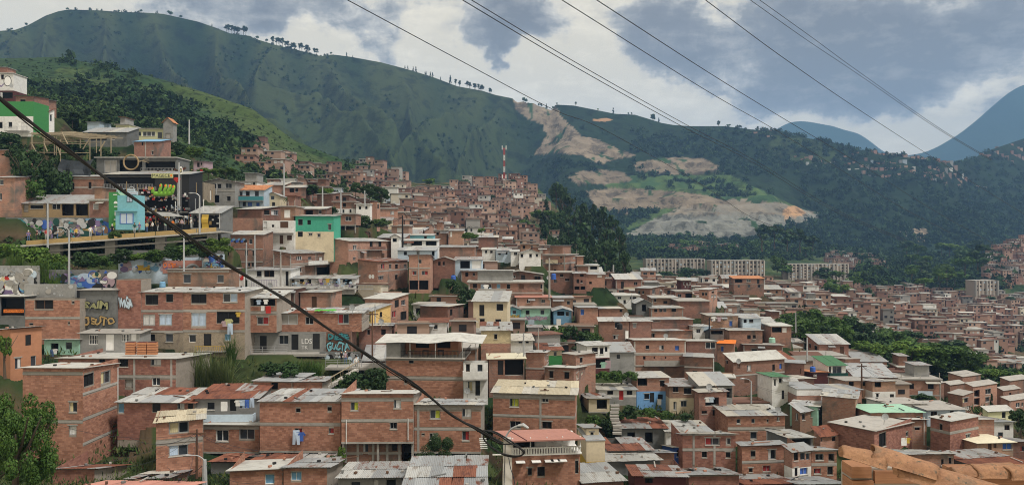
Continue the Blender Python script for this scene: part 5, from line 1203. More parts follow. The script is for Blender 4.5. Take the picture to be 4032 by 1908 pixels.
 H("turquoise gabled house with yellow lettering in the mural row",1985,1985,2051,1217,1260,'t','Ga.55',"1995,1222,2011,1236,b 2018,1221,2032,1236,w",d=142,a=0)
 H("mint green painted house with wild graffiti in the mural row",2052,2052,2167,1214,1264,'m','sg',"2070,1221,2085,1237,d 2128,1220,2143,1237,g",d=142.5,a=0)
 H("olive yellow narrow house front squeezed between white and turquoise ones",1953,1953,1984,1216,1262,'ly','fa@1205',"1955,1218,1966,1258,D",d=142.3,a=0)
 H("bright blue boarded shack with an open dark window at the mural row end",2180,2180,2250,1222,1264,'skyblue','Ga.5',"2194,1224,2222,1242,G 2228,1226,2240,1244,w",d=141,a=0)
 H("tall brick house with white door panel above the hanging garden",2356,2360,2477,1262,1348,'b','fw@1250',"2421,1268,2440,1290,g 2415,1319,2434,1334,c 2462,1300,2478,1336,W",d=134,a=4)
 H("brick house with a blue shutter and low roof at the top of the hanging garden",2282,2282,2355,1210,1262,'b','fz@1203',"2286,1216,2300,1240,b",d=138,a=3)
 H("brick upper house with a broad roof edge left of the long russet wall",2358,2358,2452,1214,1260,'b','fa@1206',"2440,1216,2450,1228,d",d=141,a=2)
 H("brick house with a barred window and rough roof, right of the white door panel",2480,2480,2565,1264,1330,'r','fw@1252',"2492,1272,2506,1290,v",d=136,a=3)
 H("long russet brick side wall house with a pale roof edge",2567,2567,2729,1258,1310,'r','fw@1249',"2570,1256,2600,1264,d",d=148,a=6,cols="")
 H("long low brick house above the biggest brick house",2530,2530,2724,1302,1335,'b','fm@1295',"2536,1314,2542,1324,d 2560,1312,2578,1328,d",d=143,a=4)
 H("white house front behind the black lamp pole",2729,2729,2800,1284,1315,'w','fw@1276',"2742,1296,2758,1310,g 2772,1298,2784,1310,v",d=146,a=2)
 H("house with a vivid blue tarp eave beside the black lamp pole",2795,2795,2850,1294,1332,'d','fu@1310',"2800,1300,2846,1316,G",d=143,a=2)
 H("tan cottage with clothes lines and pale front left of the green crowns",2790,2790,2906,1242,1285,'p','fw@1232',"2800,1246,2818,1262,l 2826,1248,2838,1262,c 2846,1244,2862,1260,g 2872,1262,2884,1284,b",d=156,a=0)
 H("pale blue grey house with black windows right of the clothes lines",2924,2924,2996,1252,1284,'bl','fw@1242',"2928,1256,2940,1270,d 2950,1256,2966,1268,d",d=155,a=0)
 H("brick house with an open roof terrace at the edge of the green crowns",3036,3036,3116,1284,1322,'b','sW',"3040,1286,3078,1308,G 3080,1290,3098,1308,W",d=152,a=0)
 H("brick house with a dark opening in front of the roof terrace house",2872,2872,3002,1300,1340,'b','fw@1290',"2942,1318,2956,1334,d 2964,1318,2976,1332,d 2996,1290,3010,1300,d",d=149,a=0)
 H("white slab house with two letterbox windows in the middle lanes",2423,2423,2518,1164,1196,'w','sW',"2432,1168,2446,1176,d 2480,1168,2506,1176,d 2455,1180,2464,1194,d",d=172,a=0)
 H("brick house with small square panes just behind the letterbox windows",2500,2560,2600,1134,1182,'b','fw@1126',"2512,1144,2520,1156,w,L 2528,1144,2536,1156,w,L 2568,1138,2578,1156,d",d=180,a=65)
 H("tan house with a ragged light roof in the middle lanes",2568,2568,2670,1172,1206,'p','fw@1162',"2612,1184,2628,1196,d 2576,1176,2584,1188,d",d=172,a=0)
 H("long brick house with four dark panes and silver roof, above the russet side wall",2564,2564,2690,1212,1248,'b','fw@1202',"2576,1216,2588,1228,d 2596,1214,2608,1228,g 2612,1214,2624,1228,g 2644,1214,2662,1226,d",d=160,a=2)
 H("blackened gabled cottage left of the four dark panes",2505,2505,2566,1192,1234,'d','Gw.8',"2528,1198,2544,1226,G",d=162,a=0)
 H("red brick warehouse wall with a broad flat top",2673,2673,2794,1186,1230,'r','sg',"",d=165,a=0,dep=8)
 H("brick house with pale framed bays above the red warehouse wall",2753,2790,2824,1140,1184,'b','fw@1132',"2764,1152,2772,1162,d,L 2776,1152,2784,1162,d,L 2800,1160,2808,1170,w 2812,1160,2820,1170,w 2802,1146,2812,1154,d",d=184,a=60)
 H("maroon painted house with small pale windows on the town edge",2683,2683,2722,1104,1138,'x','sa',"2690,1112,2696,1120,c 2702,1112,2708,1120,c 2714,1112,2720,1120,c 2696,1124,2702,1132,c 2708,1124,2714,1132,c",d=215,a=0)
 H("long orange school building with a clay red roof at the far edge of the lanes",2890,2890,3008,1096,1140,'b','fT@1085',"",d=260,a=0,auto='dg',near=False,name='school',cat='school building')
mid_houses()
GRAF = [o for o in bpy.data.objects if o.get('label','').startswith(('brick house with white spray','white house with graffiti along','three storey brick house with blue'))]
# ------------------------------------------------------------------ more of the same slope: houses filling the lanes between
class Grid:
 def __init__(s): s.b = []
 def hit(s,x0,x1,d,dep,m=.5):
  for (a0,a1,b0,b1) in s.b:
   if x0 < a1 + m and x1 > a0 - m and d < b1 + m and d + dep > b0 - m: return True
  return False
GR = Grid()
for (fx,fy,a,w,dp,z) in FOOT:
 c,s_ = math.cos(a),math.sin(a); xs = [fx,fx + w * c,fx - dp * s_,fx + w * c - dp * s_]; ys = [fy,fy + w * s_,fy + dp * c,fy + w * s_ + dp * c]
 GR.b.append((min(xs),max(xs),min(ys),max(ys)))
TOWN = [[(930,770),(1200,750),(1420,850),(1760,860),(1800,960),(2150,980),(2420,1100),(2480,1108),(2600,1100),(3050,1100),(3420,1150),(3700,1260),(4100,1320),(4100,1480),(3900,1480),(3760,1380),(3650,1400),(3330,1320),(3120,1255),(3080,1420),(3560,1500),(3560,1600),(2300,1900),(1900,1900),(1400,1420),(900,1180)]]
FARP = [("brick house in the crowded hill settlement under the red and white mast",'houses of the hill settlement under the mast',[(1490,790),(1560,745),(1700,770),(1790,730),(1900,705),(2020,712),(2070,740),(2120,760),(2125,830),(2060,860),(2030,920),(2160,960),(2190,1000),(1980,970),(1800,930),(1690,900),(1580,850)],3.6),
  ("brick house in the dense valley quarter below the apartment slabs",'houses of the valley quarter',[(2300,1100),(2560,1134),(2800,1138),(3080,1134),(3330,1146),(3440,1146),(3620,1140),(3800,1180),(4080,1150),(4080,1330),(3880,1410),(3650,1340),(3450,1260),(3200,1240),(3000,1190),(2700,1150),(2480,1110)],3.6),
  ("brick house on the steep far hillside at the right edge",'houses of the far right hillside',[(3870,1150),(3880,1060),(3900,985),(3980,955),(4080,945),(4080,1110),(3960,1130)],3.3)]
TALLY = {}
MARKS = [(2020,1240,'near the mural row'),(1750,1390,'near the white canopy terrace'),(1230,900,'near the green sheeted house'),(1430,830,'near the white cube house'),(2200,1035,'near the large plain block'),(2250,1330,'near the hanging garden'),
   (2600,1410,'near the biggest brick house'),(3290,1430,'near the green roofed house'),(3250,1330,'near the tree grove'),(3720,1540,'near the estate blocks'),(2980,1440,'near the glaring white roof'),(2730,1205,'near the red warehouse wall'),(2700,1120,'near the maroon house'),
   (2950,1110,'near the orange school'),(2570,1550,'near the sky blue house'),(3530,1610,'near the mint roof'),(2320,1000,'near the pine wood'),(1985,720,'just below the striped mast'),(1330,1470,'near the hillside stairway'),(2345,1780,'near the yellow house'),(820,1450,'near the tall canes'),
   (870,950,'near the bridge end'),(2150,1720,'near the pink roof terrace'),(3950,1250,'near the right edge'),(1650,1050,'near the russet fronted house'),(1450,980,'on the middle lane'),(1750,930,'below the hill settlement'),(1600,800,'left in the hill settlement'),(2080,850,'right in the hill settlement'),
   (3100,1180,'behind the grove'),(3450,1210,'in the valley quarter'),(3700,1280,'low in the valley quarter'),(3240,1130,'at the valley wood edge'),(2450,1130,'near the letterbox windowed house'),(1100,760,'near the tan tile roof'),(1350,900,'near the slab frame house'),(1830,1130,'near the dark tree')]
SEEN = set()
def small_house(label,group,px,d,rnd,lod=1):
 for tries in range(30):
  w = rnd.uniform(4.5,8.5); dep = rnd.uniform(5,7); ns = rnd.choice([1,2,2,2,3]); h = ns * rnd.uniform(2.4,2.7)
  x = (px - CX) / FPX * d; gz = min(ground_xy(x,d),ground_xy(x + w,d))
  x1p = (x + w) / d * FPX + CX; z0 = gz - .3; yb = CY - z0 / d * FPX; yt = CY - (z0 + h) / d * FPX
  wall = rnd.choices(['b','r','p','o','w','g','c','bl','m'],[36,24,20,8,5,5,3,2,.7])[0]; rf = rnd.choices(['fz','fw','fa','sg','sW','fm','gz','fr','kz'],[13,15,14,30,6,10,3,5,6])[0]
  words = {'b': 'orange brick','r': 'dark red brick','p': 'pale brick','o': 'rendered orange','w': 'white walled','g': 'grey cement','c': 'cream walled','bl': 'pale blue','m': 'mint green'}[wall]
  rw = {'z': 'zinc','w': 'white sheet','a': 'fibre','g': 'slab','W': 'white slab','m': 'patched','r': 'rusty'}[rf[1]]; nw = {1: 'low',2: 'two storey',3: 'three storey'}[ns]
  mk = min(MARKS,key=lambda q: (q[0] - px) ** 2 + (q[1] - yb) ** 2)[2]; wd = 'narrow ' if w < 5.7 else ('wide ' if w > 7.4 else '')
  lab = f"{wd}{nw} {words} house with {rw} roof {mk}"
  if lab not in SEEN: break
 SEEN.add(lab)
 low = (yb - (yb - yt) / ns,rnd.choice(['w','c','g'])) if ns > 1 and rnd.random() < .16 else None
 H(lab,px,px,x1p,yt,yb,wall,rf,'',d=d,a=rnd.uniform(-9,9),dep=dep,lower=low,auto='ddgcd',near=False,group=group)
 GR.b.append((x,x + w,d,d + dep)); return True
def fill(poly,label,group,dstep,dr,cap,rnd,gap=(.1,1.5),skip=.12):
 n = 0; d = dr[0]
 while d < dr[1] and n < cap:
  x = min(p[0] for p in poly) + rnd.uniform(0,40)
  while x < max(p[0] for p in poly) and n < cap:
   y = CY - ground(x,d) / d * FPX
   if inpoly(np.array([x]),np.array([y - 8]),poly)[0] and rnd.random() > skip:
    X = (x - CX) / FPX * d
    if not GR.hit(X,X + 6.8,d,6,.0): small_house(label,group,x,d,rnd); n += 1
    x += 7.6 / d * FPX
   x += rnd.uniform(*gap) / d * FPX + 4
  d += dstep * rnd.uniform(.85,1.15) * max(1,d / 220)
 return n
rn = random.Random(5)
nf = fill(TOWN[0],"tucked between its neighbours on the near slope",'houses filling the near lanes',6.6,(72,215),64,rn,(.0,.9),.06)
nf2 = fill(FARP[1][2],"in the valley quarter below the apartment slabs",FARP[1][1],9.0,(215,420),26,rn)
nf3 = fill(FARP[0][2],"in the hill settlement under the striped mast",FARP[0][1],10.0,(230,430),10,rn)
print('fill',nf,nf2,nf3,len(HOUSES))
# ------------------------------------------------------------------ the far quarters, past the individual houses: one mass
def far_mass():
 rng = np.random.default_rng(3); V,F,C = [],[],[]
 pal = np.array([(.36,.19,.13),(.30,.15,.11),(.40,.25,.18),(.33,.2,.15),(.27,.135,.10),(.38,.22,.16),(.60,.60,.58),(.28,.27,.26),(.5,.44,.34),(.4,.5,.6)])
 wts = np.array([.18,.17,.14,.15,.13,.1,.05,.06,.03,.01]); wts /= wts.sum(); pal = pal * .72 + pal.mean(1)[:,None] * .28
 roofs = np.array([(.30,.30,.29),(.46,.46,.44),(.22,.21,.19),(.18,.10,.08),(.26,.24,.22)])
 def quad(p,c):
  i = len(V); V.extend(p); F.append((i,i + 1,i + 2,i + 3)); C.extend([c] * 4)
 def house(x,y,z,w,dp,h,a,k,win=True):
  ca,sa = math.cos(a),math.sin(a); P = lambda u,v,e: (x + u * ca - v * sa,y + u * sa + v * ca,z + e)
  c = pal[k] * rng.uniform(.8,1.18); b = -6
  quad([P(0,0,b),P(w,0,b),P(w,0,h),P(0,0,h)],c); quad([P(w,0,b),P(w,dp,b),P(w,dp,h),P(w,0,h)],c)
  quad([P(0,dp,b),P(0,0,b),P(0,0,h),P(0,dp,h)],c); quad([P(w,dp,b),P(0,dp,b),P(0,dp,h),P(w,dp,h)],c)
  r = roofs[rng.integers(5)] * rng.uniform(.8,1.2); rs = rng.uniform(-.7,.25); o = .3; t = h + .05
  q = [P(-o,-o,t),P(w + o,-o,t),P(w + o,dp + o,t + rs),P(-o,dp + o,t + rs)]; quad(q,r)
  lo = [(a_,b_,c_ - .18) for a_,b_,c_ in q]
  quad([lo[0],lo[1],q[1],q[0]],r); quad([lo[1],lo[2],q[2],q[1]],r); quad([lo[3],lo[0],q[0],q[3]],r)
  if win:
   ns = max(1,int(h / 2.5))
   for s in range(ns):
    for j in range(max(1,int(w / 2.4))):
     if rng.random() < .25: continue
     u = (j + .5) * w / max(1,int(w / 2.4)) + rng.uniform(-.3,.3); ww = rng.uniform(.4,.75); v = s * 2.5 + .85; hh = rng.uniform(.8,1.3); wc = (.03,.03,.035) if rng.random() < .85 else (.5,.5,.48)
     quad([P(u - ww,-.04,v),P(u + ww,-.04,v),P(u + ww,-.04,v + hh),P(u - ww,-.04,v + hh)],np.array(wc))
 def sow(poly,dr,step,fr=.12,win=True,zf=None,ns=(1,4),ww=(4.5,9),hit=(7,6)):
  n = 0; d = dr[0]
  while d < dr[1]:
   xx = min(p[0] for p in poly) + rng.uniform(0,20)
   while xx < max(p[0] for p in poly):
    X = (xx - CX) / FPX * d; gz = (zf or ground)(xx,d); yy = CY - gz / d * FPX
    if rng.random() > fr and inpoly(np.array([xx]),np.array([yy - 4]),poly)[0] and not GR.hit(X,X + hit[0],d,hit[1],.1):
     w = rng.uniform(*ww); h = rng.integers(*ns) * 2.55; house(X,d,gz - .4,w,rng.uniform(4,6.2) * min(1,ww[1] / 8),h,rng.normal(0,.14),rng.choice(10,p=wts),win); n += 1
     xx += w / d * FPX
    xx += rng.uniform(.2,2.0) / d * FPX + 1
   d += step * rng.uniform(.8,1.2)
  return n
 n = sow(FARP[0][2],(232,600),8.5); n += sow(FARP[1][2],(225,640),10.5,.04,True,None,(1,4)); n += sow(TOWN[0],(112,330),4.6,.05,True,None,(1,3),(3.4,5.6),(4.6,4.6)); n += sow(FARP[2][2],(500,800),8,.04,True,None,(2,5))
 n += sow([(900,590),(1000,560),(1180,640),(1480,700),(1480,800),(1380,760),(1120,740),(900,720)],(300,520),14,.8,True,None,(1,3))
 n += sow([(1330,690),(1480,640),(1560,700),(1560,790),(1400,740)],(380,520),14,.55,True,None,(2,4))
 n += sow([(2680,945),(2860,935),(2900,985),(2800,1000),(2690,990)],(560,1000),18,.35); n += sow([(3240,985),(3420,985),(3480,1050),(3330,1060),(3250,1030)],(560,1000),18,.2)
 n += sow([(2560,935),(2660,945),(2680,990),(2590,985)],(600,950),24,.4)
 n += sow([(3330,606),(3480,592),(3720,630),(4080,640),(4080,720),(3800,740),(3560,690),(3420,700),(3300,650)],(1250,1640),20,.72,False,mountain_z); n += sow([(3120,612),(3330,620),(3330,650),(3180,650)],(1300,1650),26,.75,False,mountain_z)
 n += sow([(2930,500),(3040,512),(3040,540),(2940,530)],(1500,1760),30,.6,False,mountain_z); n += sow([(3800,540),(4080,560),(4080,640),(3850,620)],(1400,1900),34,.8,False,mountain_z)
 o = link('far_houses',np_mesh('far_houses',np.array(V,float),np.array(F),MATS['farwalls'],np.array(C))); tag(o,kind='stuff'); print('far',n,len(F))
far_mass()
# ------------------------------------------------------------------ lettering and painted walls
def put_text(parent,body,x,y,z,w,h,mat,outline=None,rz=0.0,tilt=0.0):
 """upright lettering filling w x h on a plane facing -y of its parent"""
 for k,(m,b,off) in enumerate(((outline,.10,0.0),(mat,.045 if outline else .0,.006))):
  if m is None: continue
  me = text_mesh(body,MATS[m],b)
  if outline:
   for v in me.vertices: x_,y_ = v.co.x,v.co.y; v.co.y = y_ * (1 + .22 * math.sin(x_ * 3.1)) + .07 * math.sin(x_ * 5); v.co.x = x_ + .09 * math.sin(y_ * 7 + x_ * 2)
  xs = [v.co.x for v in me.vertices]; ys = [v.co.y for v in me.vertices]; ww,hh = max(xs) - min(xs),max(ys) - min(ys)
  cx,cy = (max(xs) + min(xs)) / 2,(max(ys) + min(ys)) / 2
  for v in me.vertices: v.co.x -= cx; v.co.y -= cy
  o = link('lettering',me,parent,loc=(x,y - off,z)); o.rotation_euler = (math.pi / 2,tilt,rz); e = .14 * min(w,h) if k == 0 and outline else 0
  o.scale = ((w + e) / ww,(h + e) / hh,1)
def painted(parent,O,U,V,shapes,name='painted_figure'):
 """flat paint shapes on a wall: each (kind, u, v, size, material[, aspect]) with u, v in metres from O along U, V"""
 U = Vector(U).normalized(); V = Vector(V).normalized(); N = U.cross(V); N = N if N.y < 0 else -N; mb = MB(); mats = []; O = Vector(O)
 for i,sh in enumerate(shapes):
  k,u,v,r,m = sh[:5]; asp = sh[5] if len(sh) > 5 else 1.0
  if m not in mats: mats.append(m)
  c = O + U * u + V * v + N * (.006 + .003 * i); mi = mats.index(m); rr = random.Random(i * 7 + int(u * 10))
  if k == 'disc': mb.poly([c + (U * math.cos(t) * asp + V * math.sin(t)) * r for t in [2 * math.pi * j / 20 for j in range(20)]],None,mi)
  elif k == 'half': mb.poly([c + (U * math.cos(t) * asp + V * math.sin(t)) * r for t in [math.pi * j / 12 for j in range(13)]],None,mi)
  elif k == 'blob': mb.poly([c + (U * math.cos(t) * asp + V * math.sin(t)) * r * (.7 + .5 * rr.random()) for t in [2 * math.pi * j / 14 for j in range(14)]],None,mi)
  elif k == 'rect': mb.poly([c + U * (a * r * asp) + V * (b * r) for a,b in ((-1,-1),(1,-1),(1,1),(-1,1))],None,mi)
  elif k == 'tri': mb.poly([c + U * (a * r * asp) + V * (b * r) for a,b in ((-1,-1),(1,-.6),(.1,1))],None,mi)
  elif k == 'ring':
   for j in range(20):
    t0,t1 = 2 * math.pi * j / 20,2 * math.pi * (j + 1) / 20; q = r * .82
    mb.poly([c + U * math.cos(t) * s_ + V * math.sin(t) * s_ for t,s_ in ((t0,q),(t0,r),(t1,r),(t1,q))],None,mi)
  elif k == 'wave':
   for j in range(10):
    a,b = j / 10,(j + 1) / 10; ya,yb = math.sin(a * 9 + u) * .3,math.sin(b * 9 + u) * .3
    mb.poly([c + U * (r * asp * (2 * x - 1)) + V * (r * y) for x,y in ((a,ya - .16),(b,yb - .16),(b,yb + .16),(a,ya + .16))],None,mi)
 o = mb.build(name,[MATS[m] for m in mats],parent); o['kind'] = 'stuff'; return o
def scrawl(parent,W,Hh,pal,n,seed,y=-.004):
 r = random.Random(seed); sh = []
 for i in range(int(n * 2.4)):
  s = r.uniform(.07,.24) * Hh; k = r.choice(['blob','blob','disc','ring','wave','tri','half'])
  sh.append((k,r.uniform(s,max(W - s,s + .1)),r.uniform(s * .9,max(Hh - s * .9,s)),s * .8,r.choice(pal),r.uniform(.6,1.4)))
 return painted(parent,(0,y,0),(1,0,0),(0,0,1),sh,'painted_mural')
def mural_wall(label,px0,px1,yt,yb,d0,d1,mat,pal,n,seed,extra=(),thick=.35,slope=0.0,foot=True):
 """free standing painted wall between two photo columns"""
 a = P3(px0,yb,d0); b = P3(px1,yb,d1); dx = Vector((b.x - a.x,b.y - a.y,0)); W = dx.length; ang = math.atan2(dx.y,dx.x); Hh = (yb - yt) / FPX * (d0 + d1) / 2
 t = tag(empty('mural_wall',a,label,'painted wall',rz=ang),kind='thing'); mb = MB(); zb = b.z - a.z
 P = [(0,0,-1.5),(W,0,zb - 1.5),(W,0,Hh + zb + slope),(0,0,Hh)]; Q = [(x,thick,z) for x,y,z in P]
 mb.poly(P,[(p[0],p[2]) for p in P]); mb.poly(Q[::-1]); mb.poly([P[3],P[2],Q[2],Q[3]]); mb.poly([P[0],P[3],Q[3],Q[0]]); mb.poly([P[2],P[1],Q[1],Q[2]])
 mb.build('wall',MATS[mat],t)
 if n: o = scrawl(t,W,Hh,pal,n,seed)
 if extra: painted(t,(0,-.05,0),(1,0,0),(0,0,1),[(k,u * W,v * Hh,s * Hh,m,*r) for k,u,v,s,m,*r in extra])
 return t,W,Hh
def left_side():
 h = H("white house end painted with a big black outlined shape at the top left",-60,-60,53,290,352,'w','sW',"4,294,15,312,d",d=215,a=0)
 painted(h.root,(h.w - 2.6,-.01,.4),(1,0,0),(0,0,1),[('disc',.9,2.0,1.55,'black',.75),('disc',.9,2.0,1.35,'whitepaint',.72),('wave',-1.4,.8,1.2,'purple'),('blob',2.0,.7,.6,'greypaint')])
 H("dark red open bar floor beneath the white painted house end",-60,-60,54,357,396,'x','n',"0,362,50,388,G",d=212,a=0,name='bar',cat='bar')
 h = H("bright green house over a white ground floor with a railed balcony",-80,-80,131,400,522,'e','n',"33,480,48,502,d 72,480,84,512,W 88,484,105,508,W -20,480,10,505,G",d=178,a=0,lower=(458,'w'))
 h.balcony(28,500,118,516,'steel',rail=True,out=1.0)
 H("dark red brick roof room above the bright green house",62,62,134,378,424,'r','fG.6',"80,392,100,410,d",d=186,a=0)
 H("small brick hut right of the dark red roof room",134,134,166,392,426,'b','fz.8',"",d=192,a=0)
 H("white house with a rusty tin roof right of the bright green house",152,190,214,440,520,'w','fr.9',"196,452,204,478,g,R",d=184,a=60)
 H("pale blue grey hut on the scrub line",344,344,392,480,502,'bl','fz.4',"",d=205,a=0,name='hut')
 H("pale yellow framed school hall with a long window band on the hilltop",520,520,642,508,550,'ly','sa',"526,518,556,536,w 560,518,612,536,w 620,520,638,545,g",d=205,a=0,name='school_hall',cat='school building')
 H("pale yellow school gate block left of the school hall",456,456,509,492,545,'ly','sa',"460,500,490,512,p 462,520,486,540,g",d=203,a=0,name='school_block',cat='school building')
 H("grey gabled water tower with a clay roof beside the school hall",643,643,680,480,550,'g','GT1.2',"652,524,672,545,p",d=203,a=0,dep=2.5,name='water_tower',cat='tower')
 H("brick house with a blue tarp on its roof below the yellow school hall",528,528,625,557,616,'r','fu@549',"558,560,564,572,d 596,594,604,608,w 602,563,608,568,s",d=168,a=0,cols="R573")
 H("long dark roofed shelter above the bamboo frame",330,330,500,520,556,'d','fa@504',"345,528,420,552,G 440,532,452,550,g",d=188,a=0,name='shelter',cat='shelter')
 H("tiny pink house alone among the scrub",762,762,802,634,660,'pk','fz.4',"790,640,796,650,d 776,640,786,658,D",d=196,a=0)
 H("plain brick house at the left edge with a shed roof below a white topped one",-60,-60,57,698,792,'b','fm.8',"-2,708,14,728,w -2,760,8,788,w",d=129,a=0)
 H("brick house with a sloped white roof edge at the left edge of the view",-60,-60,54,590,672,'b','fw.5',"6,607,32,612,s",d=136,a=0)
 H("square brick house with two narrow dark windows beside the bridge market",275,275,415,695,776,'b','fw@690',"283,720,293,747,d 348,716,360,742,d",d=141,a=0,beams="R703")
 H("rough grey stone ruin behind the heart sign",720,720,802,718,795,'s','n',"770,724,795,735,s 730,750,745,780,G",d=160,a=0,name='ruin',cat='ruin')
 h = H("long dark open bar with a white roof line below the bamboo frame",380,380,696,622,690,'d','sW',"470,628,560,680,G 572,634,690,672,G 410,630,460,680,p",d=152,a=0,name='open_bar',cat='bar')
 h.balcony(560,662,690,672,'steel',rail=True,out=.6)
 h = H("two storey dark market hall open to the bridge behind the big hand",410,410,745,686,884,'black','fa@676',"416,694,610,728,G 416,742,540,765,G 545,700,740,765,G 545,774,742,832,G 548,842,880,884,G",d=139,a=0,name='market_hall',cat='market hall')
 h.balcony(414,726,608,742,'steel',rail=True,out=.7); h.balcony(545,822,742,834,'black',rail=True,out=.7)
 h = H("bar terrace with a tilted white roof at the right end of the bridge",752,752,868,838,902,'d','fw@812',"758,844,862,896,G",d=136,a=0,name='bar_terrace',cat='bar'); h.pipe(866,836,900)
 h = H("tin roofed hillside tavern with open bays above the mural road",36,36,352,800,852,'wood','fz@768',"45,806,84,850,G 92,806,112,835,p 120,808,170,822,d 180,806,186,850,p 205,802,238,824,d 243,800,290,848,G 298,800,346,848,G",d=131,a=0,name='tavern',cat='tavern')
 H("brown brick end room with a barred white window at the tavern's right",352,352,428,788,856,'r','sW',"366,802,388,825,v",d=130.5,a=0)
 p0,p1 = P3(60,966,116),P3(870,908,123); ang = math.atan2(p1.y - p0.y,p1.x - p0.x); Lb = math.hypot(p1.x - p0.x,p1.y - p0.y); dz = p1.z - p0.z
 br = empty('road_bridge',p0,"concrete road bridge with a yellow edge panel carrying the graffiti street",'bridge',rz=ang)
 def S(mb,x0,x1,y0,y1,z0,z1):
  a,b = dz * x0 / Lb,dz * x1 / Lb
  P = [(x0,y0,z0 + a),(x1,y0,z0 + b),(x1,y1,z0 + b),(x0,y1,z0 + a),(x0,y0,z1 + a),(x1,y0,z1 + b),(x1,y1,z1 + b),(x0,y1,z1 + a)]
  for f in ((0,1,5,4),(1,2,6,5),(2,3,7,6),(3,0,4,7),(4,5,6,7),(3,2,1,0)): mb.poly([P[i] for i in f])
 mb = MB(); S(mb,0,Lb,0,14,-.25,0.0); mb.build('deck',MATS['paleconcrete'],br)
 for i in range(9):
  mb = MB(); S(mb,1.6 + i * (Lb - 2.2) / 9,1.6 + (i + 1) * (Lb - 2.2) / 9 - .12,-.16,-.004,-.05,.62); mb.build('edge_panel',MATS['ochre'],br)
 mb = MB(); S(mb,0,Lb,-.22,-.01,-.3,-.06); mb.build('edge_beam',MATS['paleconcrete'],br)
 for i in (4.5,12.5,20,28):
  mb = MB(); S(mb,i,i + 1.5,1,2.4,-9,-.26); mb.build('pier',MATS['concrete'],br)
 for z,y in ((-1.1,.8),(-2.3,1.8)):
  mb = MB(); S(mb,1,Lb - 2,y,y + .35,z - .3,z); mb.build('girder',MATS['concrete'],br)
 mural_wall("long dark mural wall along the bridge road painted with arches, round and leafy shapes",22,428,856,948,127,128,'d',['greypaint','darkgreen','teal','black','purple','steel','concrete'],46,3,
    [('disc',.145,.62,.27,'teal'),('ring',.145,.62,.2,'darkgreen'),('blob',.26,.55,.26,'e',1.5),('half',.60,.1,.88,'greypaint',.95),('half',.60,.08,.80,'d',.95),('disc',.53,.36,.26,'darkgreen'),('disc',.53,.36,.17,'s'),('tri',.70,.55,.3,'pk',.5),('blob',.155,.25,.28,'x'),('blob',.16,.25,.16,'orange',.5),
    ('rect',.86,.75,.2,'skyblue',1.8),('blob',.84,.5,.34,'ochre',1.3),('disc',.94,.5,.36,'blue',1.1),('disc',.955,.45,.22,'skin',.8),('disc',.955,.5,.05,'black'),('blob',.955,.12,.2,'skyblue',1.6),('rect',.07,.62,.09,'curtaincream',2.4),('disc',.38,.7,.2,'blue',.7),('wave',.76,.8,.2,'greypaint',2)])
 t,W,Hh = mural_wall("mural wall beside the stairs with red and yellow rays and a blue ringed eye shape",-60,152,1045,1166,108,108,'g',['steel','greypaint','concrete','black'],22,5,
    [('rect',.35,.40,.36,'whitepaint',2.0),('tri',.40,.58,.17,'red',.9),('tri',.33,.48,.2,'curtaincream',1.0),('tri',.25,.4,.2,'yellow',.8),('tri',.33,.36,.12,'red',.8),('disc',.78,.30,.27,'clothlight'),('ring',.78,.30,.28,'black'),('disc',.74,.26,.17,'skyblue'),('ring',.74,.26,.18,'black'),('disc',.70,.26,.09,'t'),('ring',.70,.26,.1,'blue'),('blob',.42,.1,.13,'purple',1.6),('disc',.9,.72,.13,'bl'),('disc',.82,.82,.1,'whitepaint',1.6),('blob',.05,.9,.1,'purple',2)])
 put_text(t,"ETCHP",W * .36,-.12,Hh * .72,W * .42,Hh * .14,'greypaint','black')
 t,W,Hh = mural_wall("navy mural wall with swollen pale blue letters and a pink ringed face",172,462,1062,1166,109,110,'d',['blue','black','purple','darkgreen'],20,8,
    [('disc',.46,.62,.17,'skyblue',1.9),('disc',.56,.72,.15,'clothlight',1.8),('disc',.50,.48,.16,'skyblue',1.6),('ring',.50,.5,.15,'blue'),('disc',.66,.6,.14,'clothlight',1.5),('disc',.34,.58,.16,'skyblue',1.4),('wave',.4,.6,.2,'blue',2.4),('disc',.72,.78,.11,'curtaincream',1.5),('disc',.88,.55,.27,'black'),('disc',.88,.55,.24,'pk'),('disc',.83,.55,.11,'whitepaint'),('ring',.83,.55,.11,'black'),('disc',.79,.54,.06,'whitepaint'),('disc',.93,.78,.14,'whitepaint',1.3),('rect',.5,.12,.13,'blue',2.6)])
 mural_wall("low dark ledge wall under the navy mural",300,460,1140,1166,107.5,107.5,'black',['x','purple'],6,4)
 t,W,Hh = mural_wall("purple and red mural wall with a painted brick arch, below the green bank",466,790,1026,1078,112,115,'bl',['blue','purple','purple','pk','greypaint','skyblue'],16,12,
    [('blob',.10,.5,.42,'pk',.9),('disc',.07,.35,.22,'purple',1.3),('disc',.2,.3,.16,'yellow'),('rect',.30,.45,.2,'yellow',2.2),('ring',.36,.2,.2,'black'),('rect',.79,.5,.49,'pinkroof',3.0),('rect',.95,.5,.49,'pinkroof',.9),('half',.90,.02,.72,'greypaint',.85),('half',.90,.0,.62,'d',.85),('blob',.44,.4,.2,'skyblue',1.7)],slope=.6)
 put_text(t,"CUITES",W * .62,-.10,Hh * .62,W * .17,Hh * .42,'orange','purple')
 mural_wall("small whitish mural wall with blue and lilac letters right of the painted arch",795,884,1000,1066,113,114,'bl',['whitepaint','pk','blue','skyblue','yellow','black','purple'],26,21)
 mural_wall("grey retaining wall covered with green vines under the bridge",470,880,985,1030,118,121,'d',[],0,1)
 mural_wall("slanted grey parapet wall on the roof of the wide windowed brick house",96,296,1118,1172,101,101,'g',['greypaint','concrete'],7,31)
